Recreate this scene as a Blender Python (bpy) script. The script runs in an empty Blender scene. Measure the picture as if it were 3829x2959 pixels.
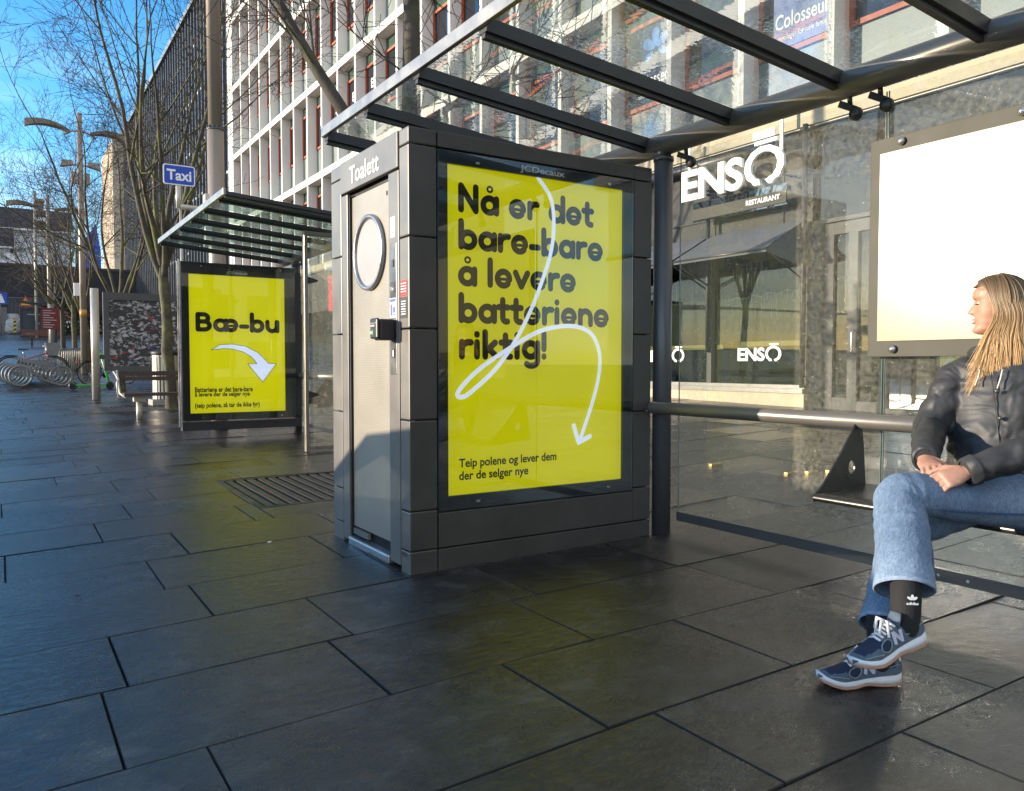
import bpy, bmesh, math, random
from mathutils import Vector, Matrix, noise as mnoise
random.seed(7)
PI = math.pi
R = math.radians
scene = bpy.context.scene
COL = scene.collection

# ------------------------------------------------------------------ camera
cam_d = bpy.data.cameras.new('camera')
cam = bpy.data.objects.new('camera', cam_d)
COL.objects.link(cam)
cam.location = (0, 0, 1.08)
cam.rotation_euler = (R(90 - 2.2423), 0, R(-32.676))
cam_d.sensor_width = 36
cam_d.lens = 28.04
cam_d.clip_start = 0.05
cam_d.clip_end = 3000
scene.camera = cam

# ------------------------------------------------------------------ sky and sun
SUN_AZ = R(-62.0)          # from +Y, clockwise
SUN_EL = R(9.0)
world = bpy.data.worlds.new('World')
scene.world = world
world.use_nodes = True
wn, wl = world.node_tree.nodes, world.node_tree.links
wn.clear()
wo = wn.new('ShaderNodeOutputWorld')
wb = wn.new('ShaderNodeBackground')
sky = wn.new('ShaderNodeTexSky')
sky.sky_type = 'NISHITA'
sky.sun_disc = False
sky.sun_elevation = SUN_EL
sky.sun_rotation = SUN_AZ
sky.altitude = 20
sky.air_density = 1.0
sky.dust_density = 0.3
sky.ozone_density = 3.2
# thin winter cloud, low over the horizon
tc = wn.new('ShaderNodeTexCoord')
mp = wn.new('ShaderNodeMapping')
mp.inputs['Scale'].default_value = (1.6, 1.6, 5.5)
nz = wn.new('ShaderNodeTexNoise')
nz.inputs['Scale'].default_value = 2.6
nz.inputs['Detail'].default_value = 7
nz.inputs['Roughness'].default_value = 0.58
sx = wn.new('ShaderNodeSeparateXYZ')
band = wn.new('ShaderNodeMapRange')
band.inputs['From Min'].default_value = 0.36
band.inputs['From Max'].default_value = 0.10
cr = wn.new('ShaderNodeMapRange')
cr.inputs['From Min'].default_value = 0.44
cr.inputs['From Max'].default_value = 0.72
mu = wn.new('ShaderNodeMath'); mu.operation = 'MULTIPLY'
mu2 = wn.new('ShaderNodeMath'); mu2.operation = 'MULTIPLY'; mu2.inputs[1].default_value = 0.75
mix = wn.new('ShaderNodeMixRGB')
mix.inputs['Color2'].default_value = (3.6, 4.2, 5.0, 1)
wl.new(tc.outputs['Generated'], mp.inputs['Vector'])
wl.new(mp.outputs['Vector'], nz.inputs['Vector'])
wl.new(tc.outputs['Generated'], sx.inputs['Vector'])
wl.new(sx.outputs['Z'], band.inputs['Value'])
wl.new(nz.outputs['Fac'], cr.inputs['Value'])
wl.new(cr.outputs['Result'], mu.inputs[0])
wl.new(band.outputs['Result'], mu.inputs[1])
wl.new(mu.outputs['Value'], mu2.inputs[0])
wl.new(mu2.outputs['Value'], mix.inputs['Fac'])
wl.new(sky.outputs['Color'], mix.inputs['Color1'])
# unseen broken cloud added behind the viewer to give neutral fill light
bk = wn.new('ShaderNodeMapRange')
bk.inputs['From Min'].default_value = 0.10; bk.inputs['From Max'].default_value = -0.45
cr2 = wn.new('ShaderNodeMapRange'); cr2.inputs['From Min'].default_value = 0.40; cr2.inputs['From Max'].default_value = 0.60
mu3 = wn.new('ShaderNodeMath'); mu3.operation = 'MULTIPLY'
mu4 = wn.new('ShaderNodeMath'); mu4.operation = 'MULTIPLY'; mu4.inputs[1].default_value = 0.85
mix2 = wn.new('ShaderNodeMixRGB'); mix2.inputs['Color2'].default_value = (4.9, 4.7, 4.5, 1)
wl.new(sx.outputs['Y'], bk.inputs['Value']); wl.new(nz.outputs['Fac'], cr2.inputs['Value'])
wl.new(bk.outputs['Result'], mu3.inputs[0]); wl.new(cr2.outputs['Result'], mu3.inputs[1])
wl.new(mu3.outputs['Value'], mu4.inputs[0]); wl.new(mu4.outputs['Value'], mix2.inputs['Fac'])
wl.new(mix.outputs['Color'], mix2.inputs['Color1'])
hs = wn.new('ShaderNodeHueSaturation'); hs.inputs['Saturation'].default_value = 1.22
wl.new(mix2.outputs['Color'], hs.inputs['Color'])
wl.new(hs.outputs['Color'], wb.inputs['Color'])
wb.inputs['Strength'].default_value = 0.15
wl.new(wb.outputs['Background'], wo.inputs['Surface'])

sun_d = bpy.data.lights.new('sun', 'SUN')
sun_d.energy = 2.9
sun_d.angle = R(0.53)
sun_d.color = (1.0, 0.85, 0.66)
sun = bpy.data.objects.new('sun', sun_d)
COL.objects.link(sun)
sdir = Vector((math.sin(SUN_AZ) * math.cos(SUN_EL), math.cos(SUN_AZ) * math.cos(SUN_EL), math.sin(SUN_EL)))
sun.rotation_euler = sdir.to_track_quat('Z', 'Y').to_euler()
sun.location = (-20, 10, 20)

scene.view_settings.view_transform = 'Standard'
scene.view_settings.look = 'None'
scene.view_settings.exposure = 1.6
scene.view_settings.gamma = 1.0
scene.cycles.max_bounces = 10
scene.cycles.transparent_max_bounces = 24
scene.cycles.glossy_bounces = 5
scene.cycles.diffuse_bounces = 4
scene.cycles.sample_clamp_indirect = 12.0

# ------------------------------------------------------------------ ground heights
def cross(x):
    if x < -3.4: return 0.037 * (-3.4 - 1.75)
    if x < 1.75: return .037 * (x - 1.75)
    if x < 3.6: return .008 * (x - 1.75)
    return .0148 + .04 * (min(x, 13.0) - 3.6)
def along(y):
    if y < 4: return 0.0
    if y < 26: return .016 * (y - 4)
    if y < 76: return .352 + .065 * (y - 26)
    return .352 + .065 * 50
def gz(x, y): return cross(x) + along(y)

# ------------------------------------------------------------------ node helpers
def nmat(name):
    m = bpy.data.materials.new(name)
    m.use_nodes = True
    nt = m.node_tree
    return m, nt.nodes, nt.links, nt.nodes['Principled BSDF']
def link_noise(n, l, scale, detail=4, rough=.55, coord='Object', dist=0.0, vscale=None):
    t = n.new('ShaderNodeTexCoord'); x = n.new('ShaderNodeTexNoise')
    x.inputs['Scale'].default_value = scale
    x.inputs['Detail'].default_value = detail
    x.inputs['Roughness'].default_value = rough
    x.inputs['Distortion'].default_value = dist
    if vscale:
        mpn = n.new('ShaderNodeMapping'); mpn.inputs['Scale'].default_value = vscale
        l.new(t.outputs[coord], mpn.inputs['Vector']); l.new(mpn.outputs['Vector'], x.inputs['Vector'])
    else:
        l.new(t.outputs[coord], x.inputs['Vector'])
    return x
def ramp(n, l, src, stops):
    r = n.new('ShaderNodeValToRGB')
    e = r.color_ramp.elements
    while len(e) < len(stops): e.new(.5)
    for i, (p, c) in enumerate(stops):
        e[i].position = p; e[i].color = (c[0], c[1], c[2], 1)
    l.new(src, r.inputs['Fac'])
    return r
def mrange(n, l, src, a, b, c, d):
    r = n.new('ShaderNodeMapRange')
    for k, v in (('From Min', a), ('From Max', b), ('To Min', c), ('To Max', d)): r.inputs[k].default_value = v
    l.new(src, r.inputs['Value'])
    return r.outputs['Result']
def bump(n, l, p, src, strength, dist=.01, normal=None):
    b = n.new('ShaderNodeBump')
    b.inputs['Strength'].default_value = strength
    b.inputs['Distance'].default_value = dist
    l.new(src, b.inputs['Height'])
    if normal: l.new(normal, b.inputs['Normal'])
    l.new(b.outputs['Normal'], p.inputs['Normal'])
    return b.outputs['Normal']
MATS = {}
def mat(name, color, rough=.5, metal=0.0, var=.12, nscale=6, bmp=0.0, bscale=60, rvar=.12, spec=.5, coat=0.0, vscale=None, bdist=.004):
    """plain surface with mottled colour, uneven gloss and a fine bump"""
    if name in MATS: return MATS[name]
    m, n, l, p = nmat(name)
    nz = link_noise(n, l, nscale, 5, .6, vscale=vscale)
    lo = tuple(max(0, c * (1 - var)) for c in color); hi = tuple(min(1, c * (1 + var)) for c in color)
    rp = ramp(n, l, nz.outputs['Fac'], [(.3, lo), (.7, hi)])
    l.new(rp.outputs['Color'], p.inputs['Base Color'])
    l.new(mrange(n, l, nz.outputs['Fac'], .3, .7, max(.02, rough - rvar), min(1, rough + rvar)), p.inputs['Roughness'])
    p.inputs['Metallic'].default_value = metal
    p.inputs['Specular IOR Level'].default_value = spec
    p.inputs['Coat Weight'].default_value = coat
    p.inputs['Coat Roughness'].default_value = .05
    if bmp:
        b = link_noise(n, l, bscale, 4, .6, vscale=vscale)
        bump(n, l, p, b.outputs['Fac'], bmp, bdist)
    MATS[name] = m
    return m
def emat(name, color, strength, rough=.25, base=None, coat=0.0):
    m, n, l, p = nmat(name)
    p.inputs['Base Color'].default_value = (*(base or color), 1)
    p.inputs['Emission Color'].default_value = (*color, 1)
    p.inputs['Emission Strength'].default_value = strength
    p.inputs['Roughness'].default_value = rough
    p.inputs['Coat Weight'].default_value = coat
    p.inputs['Coat Roughness'].default_value = .01
    return m

# ------------------------------------------------------------------ mesh helper
class MB:
    def __init__(s): s.v = []; s.f = []; s.m = []; s.sm = []
    def add(s, vs, fs, mi=0, smooth=False):
        o = len(s.v)
        s.v += [tuple(v) for v in vs]
        for f in fs:
            s.f.append(tuple(i + o for i in f)); s.m.append(mi); s.sm.append(smooth)
        return s
    def box(s, x0, x1, y0, y1, z0, z1, mi=0):
        vs = [(x, y, z) for z in (z0, z1) for y in (y0, y1) for x in (x0, x1)]
        return s.add(vs, [(0, 2, 3, 1), (4, 5, 7, 6), (0, 1, 5, 4), (2, 6, 7, 3), (0, 4, 6, 2), (1, 3, 7, 5)], mi)
    def obox(s, p0, p1, w, h, up=(0, 0, 1), mi=0):
        """bar of section w x h from p0 to p1"""
        p0, p1 = Vector(p0), Vector(p1); d = (p1 - p0).normalized(); u = Vector(up)
        r = d.cross(u).normalized(); u = r.cross(d).normalized()
        vs = []
        for p in (p0, p1):
            for a, b in ((-1, -1), (1, -1), (1, 1), (-1, 1)): vs.append(p + r * (a * w / 2) + u * (b * h / 2))
        return s.add(vs, [(0, 3, 2, 1), (4, 5, 6, 7), (0, 1, 5, 4), (1, 2, 6, 5), (2, 3, 7, 6), (3, 0, 4, 7)], mi)
    def tube(s, path, rad, n=10, mi=0, cap=True, smooth=True, closed=False):
        path = [Vector(p) for p in path]
        if not hasattr(rad, '__len__'): rad = [rad] * len(path)
        N = len(path); rings = []; prev = None
        for i, p in enumerate(path):
            if closed: d = path[(i + 1) % N] - path[i - 1]
            else: d = path[min(i + 1, N - 1)] - path[max(i - 1, 0)]
            if d.length < 1e-9: d = Vector((0, 0, 1))
            d.normalize()
            if prev is None:
                a = Vector((0, 0, 1)) if abs(d.z) < .9 else Vector((1, 0, 0))
                u = d.cross(a).normalized()
            else:
                u = prev - d * prev.dot(d)
                if u.length < 1e-6: u = d.orthogonal()
                u.normalize()
            w = d.cross(u); prev = u
            rings.append([p + (u * math.cos(2 * PI * k / n) + w * math.sin(2 * PI * k / n)) * rad[i] for k in range(n)])
        vs = [v for r_ in rings for v in r_]
        fs = []
        M = N if closed else N - 1
        for i in range(M):
            j = (i + 1) % N
            for k in range(n):
                fs.append((i * n + k, i * n + (k + 1) % n, j * n + (k + 1) % n, j * n + k))
        s.add(vs, fs, mi, smooth)
        if cap and not closed:
            o = len(s.v) - len(vs)
            s.f.append(tuple(o + k for k in reversed(range(n)))); s.m.append(mi); s.sm.append(False)
            s.f.append(tuple(o + (N - 1) * n + k for k in range(n))); s.m.append(mi); s.sm.append(False)
        return s
    def lathe(s, prof, c=(0, 0, 0), n=24, mi=0, axis=(0, 0, 1), smooth=True):
        a = Vector(axis).normalized(); u = a.orthogonal().normalized(); w = a.cross(u); c = Vector(c)
        vs = []; fs = []
        for r, h in prof:
            for k in range(n):
                t = 2 * PI * k / n; vs.append(c + a * h + (u * math.cos(t) + w * math.sin(t)) * r)
        for i in range(len(prof) - 1):
            for k in range(n): fs.append((i * n + k, i * n + (k + 1) % n, (i + 1) * n + (k + 1) % n, (i + 1) * n + k))
        if prof[0][0] > 1e-6: fs.append(tuple(reversed(range(n))))
        if prof[-1][0] > 1e-6: fs.append(tuple((len(prof) - 1) * n + k for k in range(n)))
        return s.add(vs, fs, mi, smooth)
    def torus(s, c, r, t, axis=(0, 0, 1), n=28, k=8, mi=0, squash=1.0):
        a = Vector(axis).normalized(); u = a.orthogonal().normalized(); w = a.cross(u); c = Vector(c)
        path = [c + (u * math.cos(2 * PI * i / n) + w * math.sin(2 * PI * i / n)) * r for i in range(n)]
        return s.tube(path, t, k, mi, closed=True)
    def prism(s, pts, O, U, V, depth, mi=0):
        """polygon pts (u, v) in the frame O, U, V, extruded by depth along U x V"""
        O, U, V = Vector(O), Vector(U), Vector(V); N = U.cross(V).normalized() * depth
        a = [O + U * p[0] + V * p[1] for p in pts]; b = [q + N for q in a]; n = len(pts)
        fs = [tuple(reversed(range(n))), tuple(range(n, 2 * n))]
        fs += [(i, (i + 1) % n, n + (i + 1) % n, n + i) for i in range(n)]
        return s.add(a + b, fs, mi)
    def quad(s, a, b, c, d, mi=0): return s.add([a, b, c, d], [(0, 1, 2, 3)], mi)
    def disc(s, O, U, V, r, n=24, depth=.004, mi=0, ry=None):
        ry = ry or r
        return s.prism([(r * math.cos(2 * PI * k / n), ry * math.sin(2 * PI * k / n)) for k in range(n)], O, U, V, depth, mi)
    def build(s, name, mats, parent=None, bevel=0.0, seg=2, subsurf=0):
        if not isinstance(mats, (list, tuple)): mats = [mats]
        off = Vector((0, 0, 0)); q = parent
        while q: off += q.location; q = q.parent
        me = bpy.data.meshes.new(name)
        me.from_pydata([tuple(Vector(v) - off) for v in s.v], [], s.f)
        for mt in mats: me.materials.append(mt)
        me.polygons.foreach_set('material_index', s.m)
        me.polygons.foreach_set('use_smooth', s.sm)
        me.update()
        o = bpy.data.objects.new(name, me); COL.objects.link(o)
        if parent: o.parent = parent
        if bevel:
            b = o.modifiers.new('bevel', 'BEVEL'); b.width = bevel; b.segments = seg; b.limit_method = 'ANGLE'; b.angle_limit = R(50)
            b.harden_normals = False
        if subsurf:
            b = o.modifiers.new('sub', 'SUBSURF'); b.levels = subsurf; b.render_levels = subsurf
        return o
def tag(o, label=None, cat=None, group=None, kind=None):
    if label: o['label'] = label
    if cat: o['category'] = cat
    if group: o['group'] = group
    if kind: o['kind'] = kind
    return o
def thing(name, label, cat, loc=(0, 0, 0), group=None):
    o = bpy.data.objects.new(name, None); COL.objects.link(o); o.location = loc
    o.empty_display_size = .2
    return tag(o, label, cat, group)
def dup(root, loc=None, rotz=None, label=None, group=None, scale=None):
    def cp(o, parent):
        c = o.copy(); COL.objects.link(c); c.parent = parent
        for ch in [k for k in bpy.data.objects if k.parent == o]: cp(ch, c)
        return c
    r = cp(root, None)
    if loc is not None: r.location = loc
    if rotz is not None: r.rotation_euler = (0, 0, rotz)
    if scale is not None: r.scale = scale if hasattr(scale, '__len__') else (scale,) * 3
    if label: r['label'] = label
    if group: r['group'] = group
    return r

# ------------------------------------------------------------------ writing
def text_geo(body, bold=0.0, extrude=0.0, shear=0.0, spacing=1.0):
    cu = bpy.data.curves.new('txt', 'FONT')
    cu.body = body; cu.size = 1; cu.offset = bold; cu.extrude = extrude; cu.shear = shear
    cu.space_character = spacing; cu.resolution_u = 5
    ob = bpy.data.objects.new('txt', cu); COL.objects.link(ob)
    dg = bpy.context.evaluated_depsgraph_get(); dg.update()
    me = ob.evaluated_get(dg).to_mesh()
    vs = [v.co.copy() for v in me.vertices]; fs = [tuple(p.vertices) for p in me.polygons]
    ob.evaluated_get(dg).to_mesh_clear()
    bpy.data.objects.remove(ob); bpy.data.curves.remove(cu)
    return vs, fs
def add_text(mb, body, O, U, V, w, h, mi=0, bold=0.0, depth=0.0, lift=.002, shear=0.0, spacing=1.0):
    """lettering fitted to a w x h box whose lower left corner is O"""
    U, V, O = Vector(U), Vector(V), Vector(O); N = U.cross(V).normalized()
    vs, fs = text_geo(body, bold, .5 if depth else 0.0, shear, spacing)
    x0 = min(v.x for v in vs); x1 = max(v.x for v in vs); y0 = min(v.y for v in vs); y1 = max(v.y for v in vs)
    out = []
    for v in vs:
        out.append(O + U * ((v.x - x0) / (x1 - x0) * w) + V * ((v.y - y0) / (y1 - y0) * h) + N * (lift + (v.z + .5) * depth if depth else lift))
    mb.add(out, fs, mi)
    return mb
def arc(cx, cy, rx, ry, a0, a1, n=14):
    return [(cx + rx * math.cos(R(a0 + (a1 - a0) * i / n)), cy + ry * math.sin(R(a0 + (a1 - a0) * i / n))) for i in range(n + 1)]
H_ = .15
ROUND = {   # round-ended letters: (advance, [strokes]) with x-height 1
 'a': (1.0, [arc(.48, .5, .33, .35, 0, 360, 24), [(.85, H_), (.85, .85)]]),
 'e': (1.0, [('bar', [(.22, .47), (.84, .47)]), arc(.48, .5, .33, .35, -6, 318, 22)]),
 'r': (.72, [[(.17, H_), (.17, .85)], arc(.52, .5, .35, .35, 180, 78, 8)]),
 'd': (1.02, [arc(.48, .5, .33, .35, 0, 360, 24), [(.85, H_), (.85, 1.36)]]),
 'b': (1.02, [arc(.52, .5, .33, .35, 0, 360, 24), [(.17, H_), (.17, 1.36)]]),
 't': (.72, [[(.30, 1.22), (.30, .36)] + arc(.50, .34, .20, .20, 180, 285, 6), [(.08, .86), (.58, .86)]]),
 'l': (.40, [[(.17, 1.36), (.17, H_)]]),
 'v': (.95, [[(.14, .85), (.46, H_), (.80, .85)]]),
 'i': (.40, [[(.17, .85), (.17, H_)], [(.17, 1.24), (.17, 1.25)]]),
 'n': (.98, [[(.17, H_), (.17, .85)], arc(.48, .52, .31, .33, 180, 0, 12) + [(.79, H_)]]),
 'u': (1.0, [[(.17, .85)] + arc(.48, .48, .31, .33, 180, 360, 12) + [(.79, .85)], [(.83, .85), (.83, H_)]]),
 'k': (.88, [[(.17, 1.36), (.17, H_)], [(.22, .42), (.66, .85)], [(.36, .56), (.70, H_)]]),
 'g': (1.02, [arc(.48, .5, .33, .35, 0, 360, 24), [(.85, .85), (.85, -.05)] + arc(.52, -.05, .33, .27, 0, -140, 10)]),
 '!': (.40, [[(.17, 1.36), (.17, .56)], [(.17, .16), (.17, .17)]]),
 '-': (.66, [[(.13, .44), (.52, .44)]]),
 'N': (1.15, [[(.17, H_), (.17, 1.30), (.92, H_), (.92, 1.30)]]),
 'B': (1.12, [[(.20, H_), (.20, 1.26)], [(.20, 1.26), (.55, 1.26)] + arc(.56, 1.0, .27, .26, 90, -90, 10) + [(.22, .74)], [(.58, .74)] + arc(.60, .45, .32, .29, 90, -90, 10) + [(.20, .16)]]),
 ' ': (.5, []),
}
ROUND['\u00e5'] = (1.0, ROUND['a'][1] + [('thin', arc(.50, 1.30, .13, .13, 0, 360, 16))])
ROUND['\u00e6'] = (1.66, [arc(.48, .5, .33, .35, 0, 360, 24), [(.82, H_), (.82, .85)], ('bar', [(.88, .47), (1.50, .47)]), arc(1.14, .5, .33, .35, -6, 318, 22)])
def stroke(mb, pts, w, O, U, V, lift, mi=0, taper=None, n=10):
    """flat round-ended pen stroke through pts"""
    O, U, V = Vector(O), Vector(U), Vector(V); N = U.cross(V).normalized()
    k = [0]
    def P(x, y): return O + U * x + V * y + N * (lift + 1.2e-5 * (k[0] % 40))
    for i, (x, y) in enumerate(pts):
        r = (taper[i] if taper else w) / 2
        mb.add([P(x + r * math.cos(2 * PI * j / n), y + r * math.sin(2 * PI * j / n)) for j in range(n)], [tuple(range(n))], mi); k[0] += 1
        if i + 1 < len(pts):
            x2, y2 = pts[i + 1]; dx, dy = x2 - x, y2 - y; L = math.hypot(dx, dy)
            if L < 1e-9: continue
            r2 = (taper[i + 1] if taper else w) / 2; nx, ny = -dy / L, dx / L
            mb.add([P(x + nx * r, y + ny * r), P(x - nx * r, y - ny * r), P(x2 - nx * r2, y2 - ny * r2), P(x2 + nx * r2, y2 + ny * r2)], [(0, 1, 2, 3)], mi); k[0] += 1
def round_text(mb, body, O, U, V, width, xh, lift, mi=0, w=.312):
    tot = sum(ROUND[c][0] for c in body) - .06
    sx_ = width / tot; x = 0.0
    for c in body:
        adv, st = ROUND[c]
        for s_ in st:
            ww = w
            if s_ and s_[0] == 'thin': s_ = s_[1]; ww = .105
            elif s_ and s_[0] == 'bar': s_ = s_[1]; ww = .15
            stroke(mb, [((x + px) * sx_, py * xh) for px, py in s_], ww * (sx_ * .4 + xh * .6), O, U, V, lift, mi)
        x += adv
def catmull(pts, n=8):
    out = []
    for i in range(len(pts) - 1):
        p0 = Vector(pts[max(i - 1, 0)]); p1 = Vector(pts[i]); p2 = Vector(pts[i + 1]); p3 = Vector(pts[min(i + 2, len(pts) - 1)])
        for k in range(n):
            t = k / n
            out.append(.5 * ((2 * p1) + (p2 - p0) * t + (2 * p0 - 5 * p1 + 4 * p2 - p3) * t * t + (3 * p1 - p0 - 3 * p2 + p3) * t ** 3))
    out.append(Vector(pts[-1]))
    return out
X_, Y_, Z_ = Vector((1, 0, 0)), Vector((0, 1, 0)), Vector((0, 0, 1))
# ================================================================== GROUND
def slab_material():
    m, n, l, p = nmat('wet_slate')
    g = n.new('ShaderNodeNewGeometry')
    big = link_noise(n, l, .55, 4, .6)
    mid = link_noise(n, l, 4.5, 6, .65, dist=.4)
    fine = link_noise(n, l, 55, 5, .68)
    grit = link_noise(n, l, 150, 3, .7)
    riven = link_noise(n, l, 16, 8, .68, dist=.8, vscale=(1, 1.6, 1))
    base = ramp(n, l, mid.outputs['Fac'], [(.30, (.004, .0045, .006)), (.50, (.013, .0135, .0155)), (.70, (.050, .050, .050))])
    green_tint = ramp(n, l, big.outputs['Fac'], [(.36, (.55, .56, .58)), (.50, (1, 1, 1)), (.60, (1.0, 1.05, .78)), (.70, (1.7, 1.7, 1.6))])  # dry bloom patches; green stop paints the building's reflection into the colour
    mx = n.new('ShaderNodeMixRGB'); mx.blend_type = 'MULTIPLY'; mx.inputs['Fac'].default_value = .8
    l.new(base.outputs['Color'], mx.inputs['Color1']); l.new(green_tint.outputs['Color'], mx.inputs['Color2'])
    isl = ramp(n, l, g.outputs['Random Per Island'], [(0, (.42, .44, .48)), (.5, (1, 1, 1)), (.8, (1.15, 1.1, 1.02)), (1, (1.75, 1.68, 1.55))])
    m2 = n.new('ShaderNodeMixRGB'); m2.blend_type = 'MULTIPLY'; m2.inputs['Fac'].default_value = 1
    l.new(mx.outputs['Color'], m2.inputs['Color1']); l.new(isl.outputs['Color'], m2.inputs['Color2'])
    sp = ramp(n, l, grit.outputs['Fac'], [(.36, (.35, .35, .36)), (.52, (.9, .9, .9)), (.70, (2.9, 2.9, 2.8))])
    m3 = n.new('ShaderNodeMixRGB'); m3.blend_type = 'MULTIPLY'; m3.inputs['Fac'].default_value = 1
    l.new(m2.outputs['Color'], m3.inputs['Color1']); l.new(sp.outputs['Color'], m3.inputs['Color2'])
    l.new(m3.outputs['Color'], p.inputs['Base Color'])
    wet = n.new('ShaderNodeMath'); wet.operation = 'MULTIPLY_ADD'; wet.inputs[1].default_value = .5
    l.new(mid.outputs['Fac'], wet.inputs[0]); l.new(big.outputs['Fac'], wet.inputs[2])
    rg_ = n.new('ShaderNodeMath'); rg_.operation = 'MULTIPLY_ADD'; rg_.inputs[1].default_value = .16
    l.new(riven.outputs['Fac'], rg_.inputs[0]); l.new(mrange(n, l, wet.outputs['Value'], .50, .98, .02, .20), rg_.inputs[2])
    rg2 = n.new('ShaderNodeMath'); rg2.operation = 'ADD'; rg2.use_clamp = True
    rg3 = n.new('ShaderNodeMath'); rg3.operation = 'MULTIPLY_ADD'; rg3.inputs[1].default_value = .22; l.new(grit.outputs['Fac'], rg3.inputs[0]); l.new(rg_.outputs['Value'], rg3.inputs[2])
    l.new(rg3.outputs['Value'], rg2.inputs[0]); l.new(mrange(n, l, g.outputs['Random Per Island'], 0, 1, -.13, .04), rg2.inputs[1])
    l.new(rg2.outputs['Value'], p.inputs['Roughness'])
    p.inputs['Specular IOR Level'].default_value = .64; p.inputs['IOR'].default_value = 1.6
    b1 = bump(n, l, p, fine.outputs['Fac'], .30, .005)
    b2 = n.new('ShaderNodeBump'); b2.inputs['Strength'].default_value = .16; b2.inputs['Distance'].default_value = .02
    l.new(mid.outputs['Fac'], b2.inputs['Height']); l.new(b1, b2.inputs['Normal'])
    b3 = n.new('ShaderNodeBump'); b3.inputs['Strength'].default_value = .62; b3.inputs['Distance'].default_value = .010
    l.new(riven.outputs['Fac'], b3.inputs['Height']); l.new(b2.outputs['Normal'], b3.inputs['Normal']); l.new(b3.outputs['Normal'], p.inputs['Normal'])
    return m
M_SLAB = slab_material()
M_JOINT = mat('joint_grit', (.012, .012, .012), .8, bmp=.4, bscale=120)
M_ASPH = mat('asphalt', (.045, .045, .048), .55, bmp=.5, bscale=160, nscale=2)
M_FAR = mat('plaza_setts', (.055, .058, .064), .30, spec=1.0, nscale=2.2, bmp=.35, bscale=7, rvar=.1, vscale=(.5, 1.5, 1))

def sheet(name, xs, ys, dz, m, kind='structure'):
    mb = MB()
    vs = [(x, y, gz(x, y) + dz) for y in ys for x in xs]; n = len(xs)
    fs = [(j * n + i, j * n + i + 1, (j + 1) * n + i + 1, (j + 1) * n + i) for j in range(len(ys) - 1) for i in range(n - 1)]
    mb.add(vs, fs, 0, True)
    return tag(mb.build(name, m), None, None, kind=kind)
xs_all = [-1400, -400, -120, -40, -18, -12, -7, -3.4, -2, 0, 1.75, 3.6, 7, 11, 13, 40, 120, 400, 1400]
sheet('ground', xs_all, [-1400, -400, -120, -40, -12, 0, 4, 15, 26, 40, 60, 76, 200, 500, 1400], -.16, M_ASPH)
sheet('pavement_bed', [-.98, 0, 1.75, 3.6, 7, 11.6], [-14, -4, 0, 4, 10, 18, 26, 34], -.022, M_JOINT)
sheet('road', [-16, -12, -7, -3.4, -1.09], [-60, -20, -4, 4, 15, 26, 40, 60, 76, 90], -.125, M_ASPH)
sheet('plaza', [-.98, 0, 1.75, 3.6, 7, 11.6], [34.0, 36, 40, 46, 52, 60, 68, 76], -.003, M_FAR)

# paving slabs: courses run along X, each slab laid a hair out of true
rows = [-6.0]
while rows[-1] < -.3: rows.append(rows[-1] + .59)
rows = [r for r in rows if r < .1] + [.13, .72, 1.32, 1.82, 2.43, 3.05, 3.66, 4.23, 4.86, 5.50, 6.12]
while rows[-1] < 33.7: rows.append(rows[-1] + random.choice((.56, .6, .62, .66)))
rows[-1] = 34.0
FIXED = {1.32: [.70, 1.69, 2.75], 1.82: [.49, 1.51, 2.36, 3.26], 2.43: [.27, 1.08, 1.94, 3.04], 3.05: [.355, 1.19, 2.1, 3.0],
         3.66: [-.1, .775, 1.72, 2.6], 4.23: [-.3, .667, 1.6], 4.86: [.0, .90], 5.50: [-.45, .514, 1.45], 6.12: [-.1, .76, 1.57], .72: [.25, 1.2, 2.2, 3.2]}
sl = MB()
rs = random.Random(3)
def in_grate(x0, x1, y0, y1):
    for gx0, gx1, gy0, gy1 in GRATES:
        if x0 < gx1 and x1 > gx0 and y0 < gy1 and y1 > gy0: return (gx0, gx1, gy0, gy1)
    return None
GRATES = [(1.58, 3.95, 5.90, 7.32), (1.62, 3.90, 16.35, 17.85)]
def slab(x0, x1, y0, y1, far):
    g_ = rs.uniform(.0022, .0042) if not far else .0045
    dz = rs.uniform(-.0022, .0022); tx, ty = rs.uniform(-.0028, .0028), rs.uniform(-.0028, .0028)
    cx, cy = (x0 + x1) / 2, (y0 + y1) / 2
    a = [(x0 + g_, y0 + g_), (x1 - g_, y0 + g_), (x1 - g_, y1 - g_), (x0 + g_, y1 - g_)]
    top = [(x, y, gz(x, y) + dz + tx * (x - cx) + ty * (y - cy)) for x, y in a]
    if far:
        sl.add(top, [(0, 1, 2, 3)]); return
    e = .0025
    inn = [(x + (e if x < cx else -e), y + (e if y < cy else -e)) for x, y in a]
    inner = [(x, y, gz(x, y) + dz + tx * (x - cx) + ty * (y - cy)) for x, y in inn]
    rim = [(x, y, z - .002) for x, y, z in top]; low = [(x, y, z - .02) for x, y, z in top]
    fs = [(0, 1, 2, 3)]
    for k in range(4):
        j = (k + 1) % 4
        fs.append((4 + k, 4 + j, j, k)); fs.append((8 + k, 8 + j, 4 + j, 4 + k))
    o0 = len(sl.f); sl.add(inner + rim + low, fs)
    for q in range(o0 + 1, len(sl.f)): sl.m[q] = 1
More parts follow.
